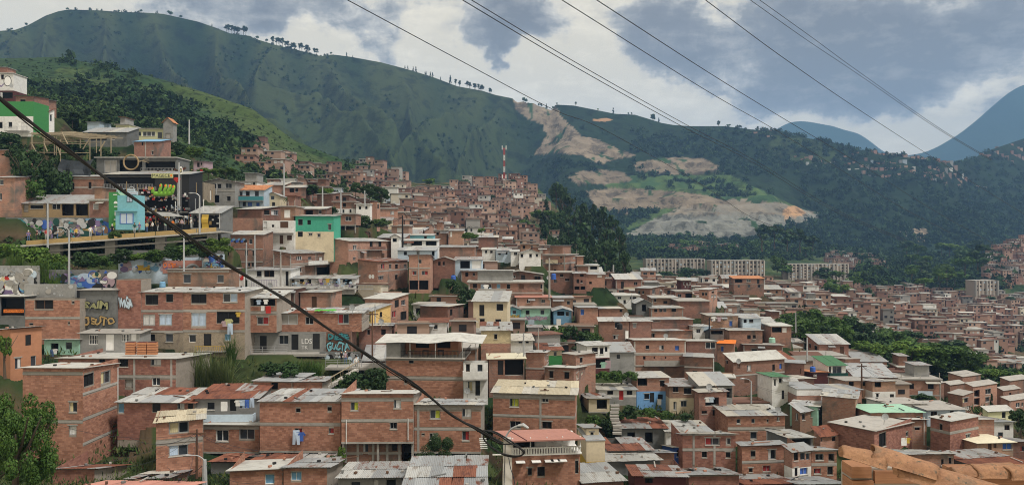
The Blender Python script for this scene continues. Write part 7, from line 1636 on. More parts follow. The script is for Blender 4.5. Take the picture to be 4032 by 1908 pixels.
def far_trees():
 rr = random.Random(4)
 spur = [(2180,745),(2110,830),(2150,900),(2200,980),(2300,1060),(2420,1085),(2480,1060),(2490,960),(2440,890),(2390,830),(2330,790),(2260,800),(2240,740),(2210,720)]
 tops = [(2190,715,30),(2215,745,26),(2240,765,26),(2150,790,26),(2290,795,26),(2335,790,28),(2370,815,28),(2310,830,30),(2260,830,28),(2210,820,28),(2180,850,30),(2240,880,32),(2300,880,34),(2360,860,34),(2410,850,30),(2440,900,30),(2390,900,36),(2330,930,36),(2270,930,34),(2210,910,30),(2150,880,26),(2455,950,30),(2410,960,36),(2350,980,36),(2290,980,34),(2240,970,30),(2460,1000,28),(2420,1010,32),(2370,1020,32),(2320,1020,30),(2190,950,26),(2270,1010,24),(2225,930,26),(2380,950,30),(2140,840,24),(2120,905,22),(2165,925,22)]
 for i,(x,yt,w) in enumerate(tops):
  yb = yt + rr.uniform(95,130); d = 470 - (yt - 715) * .72
  tree(x,yb,yt,w * 1.25,rr.choice(['dark','euc','dark','euc','pine']),f"{'tall loose' if i % 3 else 'broad dark'} tree {['left', 'in the middle', 'right'][(x > 2220) + (x > 2350)]} in the {['top', 'upper', 'lower', 'bottom'][(yt > 790) + (yt > 870) + (yt > 950)]} rank of the dense spur wood",'trees of the spur wood',d=d,lod=1 if i % 2 else 2,cf=.9)
 for i,(x,yb,yt,w) in enumerate([(2115,880,825,36),(2160,865,825,34),(2060,900,862,30),(2190,1010,960,36),(2120,960,925,30),(2150,1000,960,30),(2230,1045,1000,30)]): tree(x,yb,yt,w,'broad',"round green tree along the lower edge of the spur wood",'trees below the spur wood',d=390 - i * 6,lod=2)
 n = 0
 while n < 70:
  x = rr.uniform(2490,3880); yb = rr.uniform(985,1135 if x > 3200 else 1085)
  if 2500 < x < 3380 and 1026 < yb < 1094: continue
  if 3230 < x < 3490 and 975 < yb < 1050: continue
  if x > 3780 and yb > 1040: continue
  d = np.interp(yb,[985,1040,1090,1140],[980,700,560,470]); h = rr.uniform(28,52); k = rr.choice(['broad','dark','flat','broad','dark','bright'])
  tree(x,yb,yb - h,h * rr.uniform(.5,.85),k,f"{'dark' if k == 'dark' else 'light green' if k == 'bright' else 'green'} {'flat topped ' if k == 'flat' else ''}tree on the valley floor {'behind' if yb < 1040 else 'before'} the {'left slab' if x < 2790 else 'middle slab' if x < 3060 else 'right slab' if x < 3360 else 'right hillside houses'}",'trees of the valley floor',d=d,lod=2); n += 1
 for i,(x,yb,yt,w,k) in enumerate([(3000,985,885,50,'euc'),(3050,975,890,44,'euc'),(3100,985,895,44,'dark'),(3150,990,905,40,'euc'),(3200,985,925,40,'dark'),(2700,1092,1052,40,'dark'),(2750,1098,1056,44,'dark'),(2800,1100,1062,30,'dark'),(3080,1105,1032,42,'broad'),(3060,1070,1010,40,'flat'),(2620,1105,1066,40,'broad'),(2540,1100,1060,26,'bright'),(3250,1090,1052,34,'dark'),(3870,1000,960,36,'dark'),(3850,1060,985,50,'dark'),(3800,1080,1005,50,'broad'),(3760,1120,1060,50,'broad'),(3700,1140,1080,40,'broad'),(3640,1130,1070,44,'dark')]):
  tree(x,yb,yt,w,k,f"{'tall loose' if k == 'euc' else 'full crowned'} tree {'below the quarry face' if yb < 1000 else 'masking the foot of an apartment slab' if x < 3300 else 'in the wood left of the right hillside houses'}",'larger trees of the valley',d=720 if yb < 1000 else (540 if x < 3300 else 600),lod=2)
 for x,h,k,n in [(905,42,'euc',3),(935,40,'euc',3),(965,38,'euc',2),(1025,20,'broad',2),(1055,14,'broad',1),(1095,38,'euc',4),(1130,34,'euc',4),(1160,36,'dark',3),(1190,38,'euc',2),(1215,26,'euc',3),(1245,24,'euc',2),(1312,12,'broad',1),(1372,18,'pine',2),(1395,14,'pine',2),(1615,18,'pine',4),(1640,22,'pine',3),(1685,20,'pine',3),(1710,20,'pine',3),(1745,18,'pine',2),(1780,30,'pine',2),(1815,30,'euc',4),(1850,28,'euc',3),(1880,28,'euc',3),(1910,26,'dark',4),(1935,24,'euc',2),
      (2075,18,'broad',3),(2135,16,'dark',3),(2160,18,'pine',2),(2195,14,'broad',3),(2275,22,'euc',1),(2365,12,'broad',2),(2425,26,'pine',2),(2490,12,'dark',3),(2580,24,'dark',3),(2603,22,'pine',2),(2840,22,'dark',2),(2880,12,'broad',3),(2925,12,'dark',3),(3500,26,'dark',2),(60,10,'broad',4),(110,16,'broad',2),(280,12,'broad',4),(390,12,'pine',3),(480,10,'broad',3),(560,14,'broad',3),(630,18,'pine',4),(680,18,'broad',3),(720,12,'broad',3),(840,12,'pine',2),(10,16,'pine',2)]:
  for j in range((n + 1) // 2 if k != 'euc' else n - n // 4):
   xx = x + (j - n / 2) * 9 + rr.uniform(-4,4); c = crest(xx); hh = h * rr.uniform(.7,1.15); d = c.y; yb = CY - c.z / d * FPX + 2
   tree(xx,yb,yb - hh,hh * (.24 if k == 'pine' else .42),k,f"{'pointed dark conifer' if k == 'pine' else 'loose crowned tree' if k == 'euc' else 'small rounded tree'} on the ridge skyline {next(l for q, l in ((230, 'at the left flank of the summit'), (520, 'over the summit'), (860, 'right of the summit'), (1010, 'in the first tall clump'), (1075, 'between the tall clumps'), (1270, 'in the second tall clump'), (1420, 'on the saddle'), (1770, 'along the long slope'), (1960, 'above the slide top'), (2230, 'above the landslide scar'), (2450, 'right of the scar'), (2700, 'on the right knoll'), (4100, 'on the right shoulder')) if xx < q)}",'trees on the ridge skyline',d=d,lod=2)
far_trees()
print('trees',NT[0])
def forest():
 """what nobody could count: the woods of the slopes, one mass of leaf clumps"""
 rng = np.random.default_rng(8); VV,CC = [],[]
 bases = {}
 for kind,cen in (('r',[(0,0,.55),(.3,.1,.4),(-.3,.15,.45),(.05,-.3,.4),(0,.1,.75)]),('p',[(0,0,.3),(0,0,.55),(0,0,.8),(.1,0,.45)])):
  rad = [.42] * 5 if kind == 'r' else [.3,.22,.13,.26]
  bases[kind] = [leaf_cloud(rng,cen,rad,46,.2) for _ in range(6)]
 def add(x,y,z,s,col,kind='r',hs=1.0):
  b = bases[kind][rng.integers(6)]; a = rng.uniform(0,6.28); ca,sa = math.cos(a),math.sin(a); q = b.reshape(-1,3)
  VV.append(np.stack([(q[:,0] * ca - q[:,1] * sa) * s + x,(q[:,0] * sa + q[:,1] * ca) * s + y,q[:,2] * s * hs + z],-1)); CC.append(np.broadcast_to(np.array(col) * rng.uniform(.7,1.3),(len(q),3)))
 DK = (.018,.038,.015); MD = (.03,.056,.019); LT = (.05,.08,.026)
 def sow(n,xr,dr,sz,pal,zf,test=None,kind='r',clump=None):
  m = 0; tries = 0
  while m < n and tries < n * 12:
   tries += 1; x = rng.uniform(*xr); d = math.exp(rng.uniform(math.log(dr[0]),math.log(dr[1]))); z = zf(x,d); X = (x - CX) / FPX * d; y = CY - z / d * FPX
   if test is not None and not test(x,y,X,d): continue
   s = rng.uniform(*sz); add(X,d,z - .12 * s,s,pal[rng.integers(len(pal))],kind,rng.uniform(.8,1.25)); m += 1
  return m
 nz = lambda X,d,sc,o=0: float(fbm(np.array([X / sc + o]),np.array([d / sc]),3)[0])
 IP = lambda x,y,poly: bool(inpoly(np.array([x]),np.array([y]),poly)[0])
 rocks = [[(2440,930),(2500,870),(2640,825),(2900,775),(3090,795),(3240,840),(3190,875),(3060,890),(2990,905),(2985,940)],[(2320,750),(2800,760),(2800,812),(2450,835),(2330,805)],[(2010,380),(2190,400),(2300,530),(2520,612),(2370,650),(2090,608),(2140,490)],[(2255,672),(2475,672),(2475,716),(2255,716)],[(2535,625),(2835,625),(2835,682),(2535,682)]]
 free = lambda x,y: not any(IP(x,y,r) for r in rocks)
 sow(2600,(2480,4300),(1120,1780),(7,14),[DK,DK,MD,MD],mountain_z,lambda x,y,X,d: free(x,y) and nz(X,d,160) > .36 and not (2430 < x < 3160 and 690 < y < 840 and rng.random() < .8))
 sow(700,(2150,2900),(1000,1750),(6,12),[DK,DK,MD],mountain_z,lambda x,y,X,d: free(x,y) and nz(X,d,120) > .5)
 sow(1500,(2450,4000),(440,1150),(5,11),[DK,MD,MD],lambda x,d: max(ground(x,min(d,1060)),mountain_z(x,d) if d > 1000 else -99),lambda x,y,X,d: y > 935 and y < (1026 if x < 3380 else 1145) and free(x,y) and not GR.hit(X - 2,X + 2,d - 2,4,2))
 sow(3600,(-200,2250),(780,1800),(3,8),[DK,DK,MD],mountain_z,lambda x,y,X,d: free(x,y) and nz(X,d,90,7) > .53)
 sow(1200,(-150,1500),(205,560),(2.0,5.0),[MD,MD,MD,LT],ground,lambda x,y,X,d: nz(X,d,42,3) > .575 and not in_foot(X,d,3))
 sow(260,(-100,1000),(300,600),(5,9),[DK,MD,MD],ground,lambda x,y,X,d: nz(X,d,60,12) > .58 and not in_foot(X,d,4))
 sow(750,(-100,1560),(118,240),(.7,2.2),[MD,MD,LT],ground,lambda x,y,X,d: not in_foot(X,d,1.6) and y < 1000 and nz(X,d,20) > .42)
 sow(2600,(-150,1500),(205,580),(.5,1.7),[MD,MD,LT,DK],ground,lambda x,y,X,d: not in_foot(X,d,2))
 sow(900,(1560,4100),(200,520),(2.0,5.0),[DK,MD,MD],ground,lambda x,y,X,d: not in_foot(X,d,2.0) and not GR.hit(X - 2,X + 2,d - 2,4,1.5) and nz(X,d,34,5) > .5)
 sow(900,(3050,4150),(150,380),(2.0,4.5),[DK,MD,LT],ground,lambda x,y,X,d: IP(x,y,[(3080,1420),(3060,1270),(3330,1300),(3700,1370),(4100,1440),(4150,1560),(3600,1520),(3400,1470)]) and not in_foot(X,d,2.5))
 V = np.concatenate(VV); C = np.concatenate(CC); F = np.arange(len(V)).reshape(-1,3)
 o = link('woodland',np_mesh('woodland',V,F,MATS['foliage'],C)); tag(o,kind='stuff'); print('forest tris',len(F))
forest()
def ground_cover():
 """low weeds and grass on the bare earth between the houses"""
 rng = np.random.default_rng(21); P = []; tries = 0
 fx,fy,fa,fw,fd = [np.array([q[k] for q in FOOT]) for k in range(5)]
 while len(P) < 9000 and tries < 60000:
  tries += 1; d = math.exp(rng.uniform(math.log(58),math.log(230))); x = rng.uniform(-150,4180); X = (x - CX) / FPX * d
  dx,dy = X - fx,d - fy; u = dx * np.cos(fa) + dy * np.sin(fa); v = -dx * np.sin(fa) + dy * np.cos(fa)
  if np.any((u > -.5) & (u < fw + .5) & (v > -.6) & (v < fd + .5)): continue
  P.append((X,d,ground(x,d)))
 P = np.array(P); n = 9
 base = np.repeat(P,n,0) + rng.normal(scale=(.75,.75,.0),size=(len(P) * n,3)) + np.array((0,0,.1)) * 1; base[:,2] += rng.uniform(-.1,.35,len(base)) - .25
 s = np.repeat(np.clip(P[:,1] / 420,.1,.4),n)[:,None] * rng.uniform(.5,1.5,len(base))[:,None]; t = rng.normal(size=base.shape); t /= np.linalg.norm(t,axis=1)[:,None]; up = np.array((0,0,1.0)) + rng.normal(scale=.5,size=base.shape)
 V = np.stack([base - t * s * .5,base + t * s * .5,base + up * s * 1.7],1).reshape(-1,3)
 c = np.repeat(np.array([(.05,.085,.025),(.035,.06,.02),(.085,.10,.035)])[rng.integers(3,size=len(base))],3,0)
 o = link('weeds',np_mesh('weeds',V,np.arange(len(V)).reshape(-1,3),MATS['foliage'],c)); tag(o,kind='stuff')
ground_cover()
# ------------------------------------------------------------------ apartment slabs, mast
def slab(label,x0,x1,yt,yb,d,floors,seed):
 r = random.Random(seed); a = P3(x0,yb,d); s = d / FPX; W = (x1 - x0) * s; h = (yb - yt) * s; t = empty('apartment_block',a,label,'apartment block',rz=.06)
 mb = MB(); mb.box((0,0,-6),(W,11,h)); mb.build('wall',MATS['slabwall'],t); mb = MB(); mb.box((-.3,-.3,h + .01),(W + .3,11.3,h + .35)); mb.build('roof',MATS['concrete'],t)
 n = int(W / 2.7); fh = h / floors
 for i in range(n + 1):
  o = link('pilaster',UM['brick'],t,loc=(W * i / n - (.35 if i % 3 else .6),-.02,-3),mat=MATS['slabrib' if i % 3 else 'concrete']); o.scale = (.7 if i % 3 else 1.2,.5 if i % 3 else 1.3,h + 3 + (.25 if i % 3 == 0 else -.05))
 for i in range(n):
  for f in range(floors):
   if r.random() < .12: continue
   o = link('window',UM['pane'],t,loc=(W * (i + .5) / n - .6,-.13,f * fh + .9),mat=MATS['void' if r.random() < .8 else 'bl']); o.scale = (1.2,1,fh * .45)
plain('slabwall',(.36,.30,.26),c2=(.25,.21,.18)); plain('slabrib',(.52,.48,.44))
slab("left apartment slab of ribbed brown bays beside the spur wood",2545,2778,1020,1092,545,5,1)
slab("middle apartment slab with one blank white stair bay",2802,3014,1026,1106,535,5,2)
slab("right apartment slab low behind the flat topped trees",3104,3346,1040,1096,540,5,3)
slab("short apartment slab with ochre bays under the right hillside",3840,3930,1105,1148,560,3,4)
def mast():
 t = empty('radio_mast',P3(1985,722,572),"red and white banded radio mast on top of the hill settlement",'radio mast'); s = 572 / FPX; zs = [0,18,44,66,90,112,140]
 for i in range(6):
  mb = MB(); n = 4
  for k in range(3):
   a,b = 2.1 * k,2.1 * (k + 1); q = lambda an,z: Vector((math.cos(an) * .6,math.sin(an) * .6,z)); z0,z1 = zs[i] * s,zs[i + 1] * s - .02; mb.bar(q(a,z0),q(a,z1),.17,5)
   for j in range(n): za,zb = z0 + (z1 - z0) * j / n,z0 + (z1 - z0) * (j + 1) / n; mb.bar(q(a,za),q(b,zb),.08,4); mb.bar(q(b,za),q(a,zb),.08,4)
  mb.build('mast_section',MATS['whitepaint' if i % 2 == 0 else 'red'],t)
 for z,x in ((138,1.5),(138,-1.5),(24,1.4),(24,-1.4)): mb = MB(); mb.box((x - .3,-.3,z * s - 1),(x + .3,.3,z * s + 2)); mb.bar((0,0,z * s),(x,0,z * s),.1,4); mb.build('antenna',MATS['whitepaint'],t)
mast()
# ------------------------------------------------------------------ wires and poles
def catm(P,n=10):
 P = [Vector(p) for p in P]; Q = [P[0] * 2 - P[1]] + P + [P[-1] * 2 - P[-2]]; out = []
 for i in range(1,len(Q) - 2):
  for k in range(n):
   t = k / n; out.append(.5 * ((2 * Q[i]) + (Q[i + 1] - Q[i - 1]) * t + (2 * Q[i - 1] - 5 * Q[i] + 4 * Q[i + 1] - Q[i + 2]) * t * t + (3 * Q[i] - Q[i - 1] - 3 * Q[i + 1] + Q[i + 2]) * t ** 3))
 return out + [P[-1]]
plain('cable',(.012,.012,.013),stain=0,rough=.7); plain('wire',(.035,.04,.055),objvar=.1,stain=0)
def wires():
 W = [([(1330,-20,26),(1800,232,33),(2180,432,42),(2400,522,50),(2780,738,72),(2960,855,90),(3150,930,115)],"power line crossing the ridge, lowest on the left",.021),([(1790,-18,27),(2250,255,34),(2690,500,46),(2980,648,60),(3300,838,84),(3560,950,120)],"power line, lower of the closely paired cables",.022),([(1832,-14,27.3),(2270,248,34.5),(2700,490,46),(2990,642,60),(3310,834,84),(3570,946,120)],"power line, upper of the closely paired cables",.021),
   ([(2180,-20,27),(2790,362,40),(3050,510,50),(3300,662,64),(3560,822,88),(3740,915,120)],"power line third from the left across the sky",.021),([(2310,-25,27),(2800,292,38),(3110,482,50),(3400,654,66),(3700,842,92),(3930,968,130)],"power line fourth from the left across the sky",.022),([(2750,-20,28),(3090,232,38),(3400,444,52),(3740,662,74),(4080,872,110)],"power line crossing the dark clouds, second from the right",.021),
   ([(2925,-20,40),(3180,160,52),(3390,300,66),(3700,512,92),(3900,630,130)],"thin power line at the far right, lower of two",.02),([(2962,-20,40),(3200,150,52),(3400,296,66),(3710,512,92),(3905,628,130)],"thin power line at the far right, upper of two",.02)]
 for P,lab,r in W:
  pts = catm([P3(*p) for p in P],8); mb = MB(); mb.tube(pts,[max(r * .85,p.y * .00027) for p in pts],5); tag(mb.build('power_line',MATS['wire']),lab,'power line','power lines across the sky')
 main = [(-60,345,11.8),(0,386,12),(170,520,12.6),(330,640,13.1),(520,775,13.7),(700,905,14.2),(900,1040,14.9),(1100,1165,15.5),(1300,1298,16.1),(1500,1428,16.6),(1650,1528,17),(1780,1632,17.3),(1880,1690,17.5),(1975,1740,17.7)]
 pts = catm([P3(*p) for p in main],8); mb = MB(); mb.tube(pts,.027,8); o = mb.build('cable_bundle',MATS['cable']); tag(o,"thick black cable bundle sagging across the whole left side to the concrete pole",'cable')
 mb = MB(); q = [p + Vector((.03 * math.sin(i * .33),-.004,.034 * math.cos(i * .33) + .008)) for i,p in enumerate(pts)]; mb.tube(q,.016,6); link('wrapped_wire',mb.mesh('wrapped_wire',MATS['cable']),o)
 mb = MB(); q = [p + Vector((.026 * math.sin(i * .21 + 2),.004,-.03 + .02 * math.cos(i * .21))) for i,p in enumerate(pts)]; mb.tube(q,.012,5); link('wrapped_wire',mb.mesh('wrapped_wire',MATS['cable']),o)
 d = 18; s = d / FPX; b = P3(1998,2100,d); t = empty('concrete_pole',b,"concrete utility pole holding coiled cable in front of the pink roofed house",'utility pole'); z = lambda py: (2100 - py) * s; x = lambda px: (px - 1998) * s
 mb = MB(); w0,w1 = 24 * s,15 * s; zz = z(1722)
 for i in range(4):
  a = [(-1,-1),(1,-1),(1,1),(-1,1)]; p,q = a[i],a[(i + 1) % 4]; mb.poly([(p[0] * w0,p[1] * w0,0),(q[0] * w0,q[1] * w0,0),(q[0] * w1,q[1] * w1,zz),(p[0] * w1,p[1] * w1,zz)])
 mb.poly([(-w1,-w1,zz),(w1,-w1,zz),(w1,w1,zz),(-w1,w1,zz)]); mb.build('shaft',MATS['paleconcrete'],t); mb = MB(); mb.tube([(x(1985),-w0 - .004,z(1908)),(x(1988),-w1 - .012,z(1800)),(x(1990),-w1 - .01,z(1740))],.008,5); mb.build('bare_wire',MATS['wire'],t)
 mb = MB(); mb.tube(catm([(x(1985),.05,z(1730)),(x(2010),.0,z(1690)),(x(2045),-.05,z(1672)),(x(2078),-.1,z(1678))],6),.022,7); mb.build('lamp_arm',MATS['steel'],t); mb = MB(); mb.tube([(x(2040),-.06,z(1672)),(x(2060),-.08,z(1668)),(x(2080),-.1,z(1680))],[.03,.05,.03],8); mb.build('lamp_head',MATS['steel'],t)
 mb = MB(); mb.bar((x(1985),-.1,z(1783)),(x(1940),-.1,z(1784)),.022,6); mb.build('bracket',MATS['whitepaint'],t)
 for i in range(6):
  mb = MB(); c = Vector((x(1900 + i),.1,z(1730 + i * 7.5))); mb.bar(c - Vector((14 * s,0,0)),c + Vector((14 * s,0,0)),2.4 * s,8); mb.build('insulator',MATS['insulator'],t)
 coil = [[(1880,1690),(1915,1686),(1960,1700),(2010,1735),(2050,1758),(2064,1772),(2050,1786),(2010,1784),(1960,1768),(1925,1740),(1905,1715),(1915,1690),(1950,1694),(2000,1722),(2048,1752)],[(1930,1715),(1975,1735),(2020,1738),(2056,1762),(2060,1778),(2030,1790),(1985,1782),(1940,1752)]]
 for k,c in enumerate(coil): mb = MB(); mb.tube(catm([Vector((x(px),-.16 - .05 * math.sin(i * .9) - .03 * k,z(py))) for i,(px,py) in enumerate(c)],6),.019,6); mb.build('coiled_cable',MATS['cable'],t)
 mb = MB(); mb.tube(catm([(x(2003),-.2,z(1790)),(x(2010),-.2,z(1830)),(x(2022),-.15,z(1870)),(x(2030),-.1,z(1920))],5),.010,5); mb.build('hanging_wire',MATS['wire'],t)
 PO = [(272,1110,905,109,'greypaint',9,"grey lamp post rising from the navy mural wall",'lamp'),(188,968,785,116,'greypaint',8,"grey lamp post on the bridge in front of the mural road",'lamp'),(724,1054,912,108,'greypaint',8,"pale lamp post before the red part of the mural wall",'lamp'),(786,910,770,122,'steel',8,"thin lamp post carrying the yellow banner",'lamp'),(705,800,640,132,'steel',8,"thin steel mast beside the heart sign",''),(1003,1085,925,134,'greypaint',8,"left grey post before the blue graffiti house",''),(970,1090,955,133,'greypaint',8,"right hand shorter post before the blue graffiti house",''),(1105,1125,990,130,'concrete',8,"post carrying wires at the lilac terrace house",'w'),(1270,820,735,172,'greypaint',7,"tall pale pole left of the russet house",''),(1342,842,742,170,'greypaint',7,"tall pale pole beside the rooftop room",''),(1436,805,750,178,'greypaint',7,"tall pale pole behind the white cube house",''),(1118,765,645,186,'greypaint',7,"tall lamp pole above the verandah house",'lamp'),(745,560,472,200,'greypaint',7,"lone white pole on the green hilltop",''),
   (1585,965,848,160,'black',8,"black wooden pole with a cross arm on the middle lane",'w'),(2163,1170,1015,146,'concrete',9,"pale concrete pole right of the long laundry house",''),(1466,1392,1225,103,'darkwood',7,"dark wooden pole in front of the yellow house",'w'),(1477,1285,1196,113,'greypaint',6,"thin grey pole on the white sheet roof",''),(775,1860,1688,66,'darkwood',12,"dark wooden pole wrapped in wires before the jutting corner house",'w'),(3393,1548,1430,118,'darkwood',8,"dark wooden power pole with a cross arm before the estate",'w'),(2793,1330,1248,142,'black',7,"black lamp pole above the blue tarp eave",'w'),(2062,1412,1310,100,'greypaint',7,"pale pole at the corner of the cream awning",''),(2120,1382,1290,110,'concrete',6,"concrete pole by the white gabled shack",''),(3178,1410,1328,128,'greypaint',7,"grey pole before the tree grove",''),(3133,1300,1230,160,'greypaint',6,"grey pole rising out of the flat topped trees",''),(2958,1592,1500,106,'greypaint',7,"curved grey lamp pole over the white wall",'lamp'),(2488,1202,1160,166,'greypaint',6,"pale pole before the letterbox windowed house",''),(2415,1098,1042,240,'greypaint',8,"pale pole at the edge of the spur wood",''),(806,1890,1808,62,'greypaint',22,"grey lamp pole at the bottom edge before the lumpy white roof",'lamp')]
 for px,yb,yt,d,m,wd,lab,k in PO:
  s = d / FPX; t = empty('lamp_post' if k == 'lamp' else 'utility_pole',P3(px,yb,d),lab,'lamp post' if k == 'lamp' else 'pole'); h = (yb - yt) * s; mb = MB(); mb.tube([(0,0,-.5),(0,0,h * .5),(0,0,h)],[wd * s * .5,wd * s * .42,wd * s * .32],8); mb.build('shaft',MATS[m],t)
  if k == 'lamp': mb = MB(); mb.tube(catm([(0,0,h - .05),(-.5,-.1,h + .35),(-1.2,-.2,h + .42)],5),.05,6); mb.build('arm',MATS[m],t); mb = MB(); mb.tube([(-1.0,-.2,h + .42),(-1.4,-.22,h + .42),(-1.7,-.24,h + .40)],[.06,.12,.05],7); mb.build('lamp_head',MATS['steel'],t)
  if k == 'w': mb = MB(); mb.box((-.8,-.06,h - .45),(.8,.06,h - .33)); mb.build('cross_arm',MATS['darkwood'],t)
  r = random.Random(px)
  for j in range(9 if k == 'w' else 3 if 60 < d < 190 and m != 'steel' else 0): a = r.uniform(0,6.28); L = r.uniform(6,17); e = Vector((math.cos(a) * L,math.sin(a) * L * .5,h - r.uniform(.3,3.5))); mb = MB(); mb.tube([Vector((0,0,h - .35)) * (1 - q) + e * q - Vector((0,0,1.6 * q * (1 - q) * 2)) for q in np.linspace(0,1,8)],max(.014,d * .00013),4); mb.build('wire',MATS['wire'],t)
wires()
# ------------------------------------------------------------------ the near clay tile roof, bottom right
def tile_roof():
 d = 5.0; s = d / FPX; o = P3(3300,1800,d); t = empty('brick_parapet',o,"near orange brick wall corner capped with barrel clay tiles at the bottom right",'brick wall')
 x = lambda px: (px - 3300) * s; z = lambda py: (1800 - py) * s
 ax = Vector((x(4032),-.42,z(1985))).normalized(); up = Vector((0,.25,1)); up = (up - ax * up.dot(ax)).normalized(); sd = ax.cross(up)
 def tile(name,px,py,L,r0,r1,y=0.0,roll=0.0,seed=1,par=None):
  rng = random.Random(seed); mb = MB(); mb.sm = True; c0 = Vector((x(px),y,z(py))); n,m = 14,12; V = []
  for lay in (0,1):
   for i in range(n + 1):
    t_ = i / n; r = (r0 + (r1 - r0) * t_) - lay * .014
    for j in range(m + 1):
     a = math.pi * (1.05 * j / m - .025) + roll; e = (.0022 * math.sin(i * .8 + j * .9 + seed) + .0008 * rng.uniform(-1,1)) * (1 - lay); w = (.008 * math.sin(j * 1.1 + seed) + .003 * rng.uniform(-1,1)) if i in (0,n) else 0
     V.append(c0 + ax * (L * t_ + w) - sd * (math.cos(a) * (r + e)) + up * (math.sin(a) * (r + e) * .86))
  K = (n + 1) * (m + 1); mb.v = [tuple(v) for v in V]; q = lambda l,i,j: l * K + i * (m + 1) + j
  def f(*a): mb.f.append(a); mb.uv.extend([(0,0)] * 4); mb.m.append(0)
  for i in range(n):
   for j in range(m): f(q(0,i,j),q(0,i,j + 1),q(0,i + 1,j + 1),q(0,i + 1,j)); f(q(1,i,j),q(1,i + 1,j),q(1,i + 1,j + 1),q(1,i,j + 1))
   for j in (0,m): f(q(0,i,j),q(0,i + 1,j),q(1,i + 1,j),q(1,i,j))
  for j in range(m):
   for i in (0,n): f(q(0,i,j),q(1,i,j),q(1,i,j + 1),q(0,i,j + 1))
  mb.build(name,MATS['nearclay'],par or t)
 for k,(px,py,L,r0,r1,y,ro) in enumerate([(3322,1800,.27,.085,.118,.06,0),(3432,1808,.40,.118,.105,.03,.05),(3512,1860,.34,.085,.11,-.03,.1),(3640,1878,.50,.118,.125,-.07,0),(3850,1948,.52,.122,.125,-.16,.04),(4010,1998,.5,.12,.13,-.26,0)]): tile('ridge_tile',px,py,L,r0,r1,y,ro,k * 3 + 2)
 def block(px0,px1,py0,py1,y,name='brick',m='nearbrick'):
  mb = MB(); z0,z1 = z(py1),z(py0); mb.box((x(px0 + 50),y,z0),(x(px1 + 50),y + .16,z1)); e = mb.build(name,MATS[m],t); e.rotation_euler = (0,0,0)
 for i,(a,b,c,e) in enumerate([(3350,3430,1866,1912),(3444,3640,1884,1934),(3654,3860,1940,2000),(3344,3480,1900,1990),(3446,3640,1944,2030),(3654,3860,2010,2060)]):
  if i == 3: continue
  block(a,b,c,e,.17 if i < 3 else .2)
 block(3354,3640,1876,2030,.195,'mortar_bed','mortar'); block(3640,3860,1950,2060,.195,'mortar_bed','mortar'); block(3350,3436,1922,2030,.16,'brick','nearbrick')
 t2 = empty('ridge_tile_row',P3(3760,1846,5.6),"second row of barrel clay tiles behind the near ridge at the right edge",'roof tile row'); x_,z_ = x,z
 ax = Vector((1,.12,-.03)).normalized(); up = Vector((0,0,1)); sd = ax.cross(up); s = 5.6 / FPX; x = lambda px: (px - 3760) * s; z = lambda py: (1846 - py) * s
 tile('ridge_tile',3745,1862,.26,.055,.075,0,0,21,t2); tile('ridge_tile',3830,1868,.34,.085,.10,.02,0,22,t2); tile('ridge_tile',3955,1872,.4,.085,.1,0,0,23,t2)
 mb = MB(); mb.box((x(3800),.05,z(1990)),(x(4200),.3,z(1872))); mb.build('wall',MATS['nearbrick'],t2)
m,nt,b,Lk = new_mat('nearclay'); tc = nd(nt,'ShaderNodeNewGeometry').outputs['Position']
n1 = noise_n(nt,9,8,.65,tc,.3); n2 = noise_n(nt,55,5,.6,tc); n3 = noise_n(nt,3.2,4,.6,tc,1)
col = mix(nt,(.31,.17,.098),(.235,.125,.078),ramp(nt,n1,.42,.66)); col = mix(nt,col,(.17,.125,.09),ramp(nt,n3,.56,.70)); n4 = noise_n(nt,24,4,.7,tc); col = mix(nt,col,(.10,.085,.065),ramp(nt,n4,.58,.68)); Lk(bright(nt,col,n2,.5,1.45),b.inputs['Base Color']); b.inputs['Roughness'].default_value = .9; bump(nt,b,n2,.006,.8)
m,nt,b,Lk = new_mat('nearbrick'); tc = nd(nt,'ShaderNodeNewGeometry').outputs['Position']; mp = nd(nt,'ShaderNodeMapping'); mp.inputs['Scale'].default_value = (3,3,60); Lk(tc,mp.inputs[0])
n1 = noise_n(nt,1.2,6,.65,mp.outputs[0]); n2 = noise_n(nt,12,6,.6,tc); col = mix(nt,(.30,.15,.082),(.23,.11,.062),ramp(nt,n1,.4,.65)); Lk(bright(nt,col,n2,.7,1.3),b.inputs['Base Color']); b.inputs['Roughness'].default_value = .9; bump(nt,b,n1,.004,.8)
tile_roof()
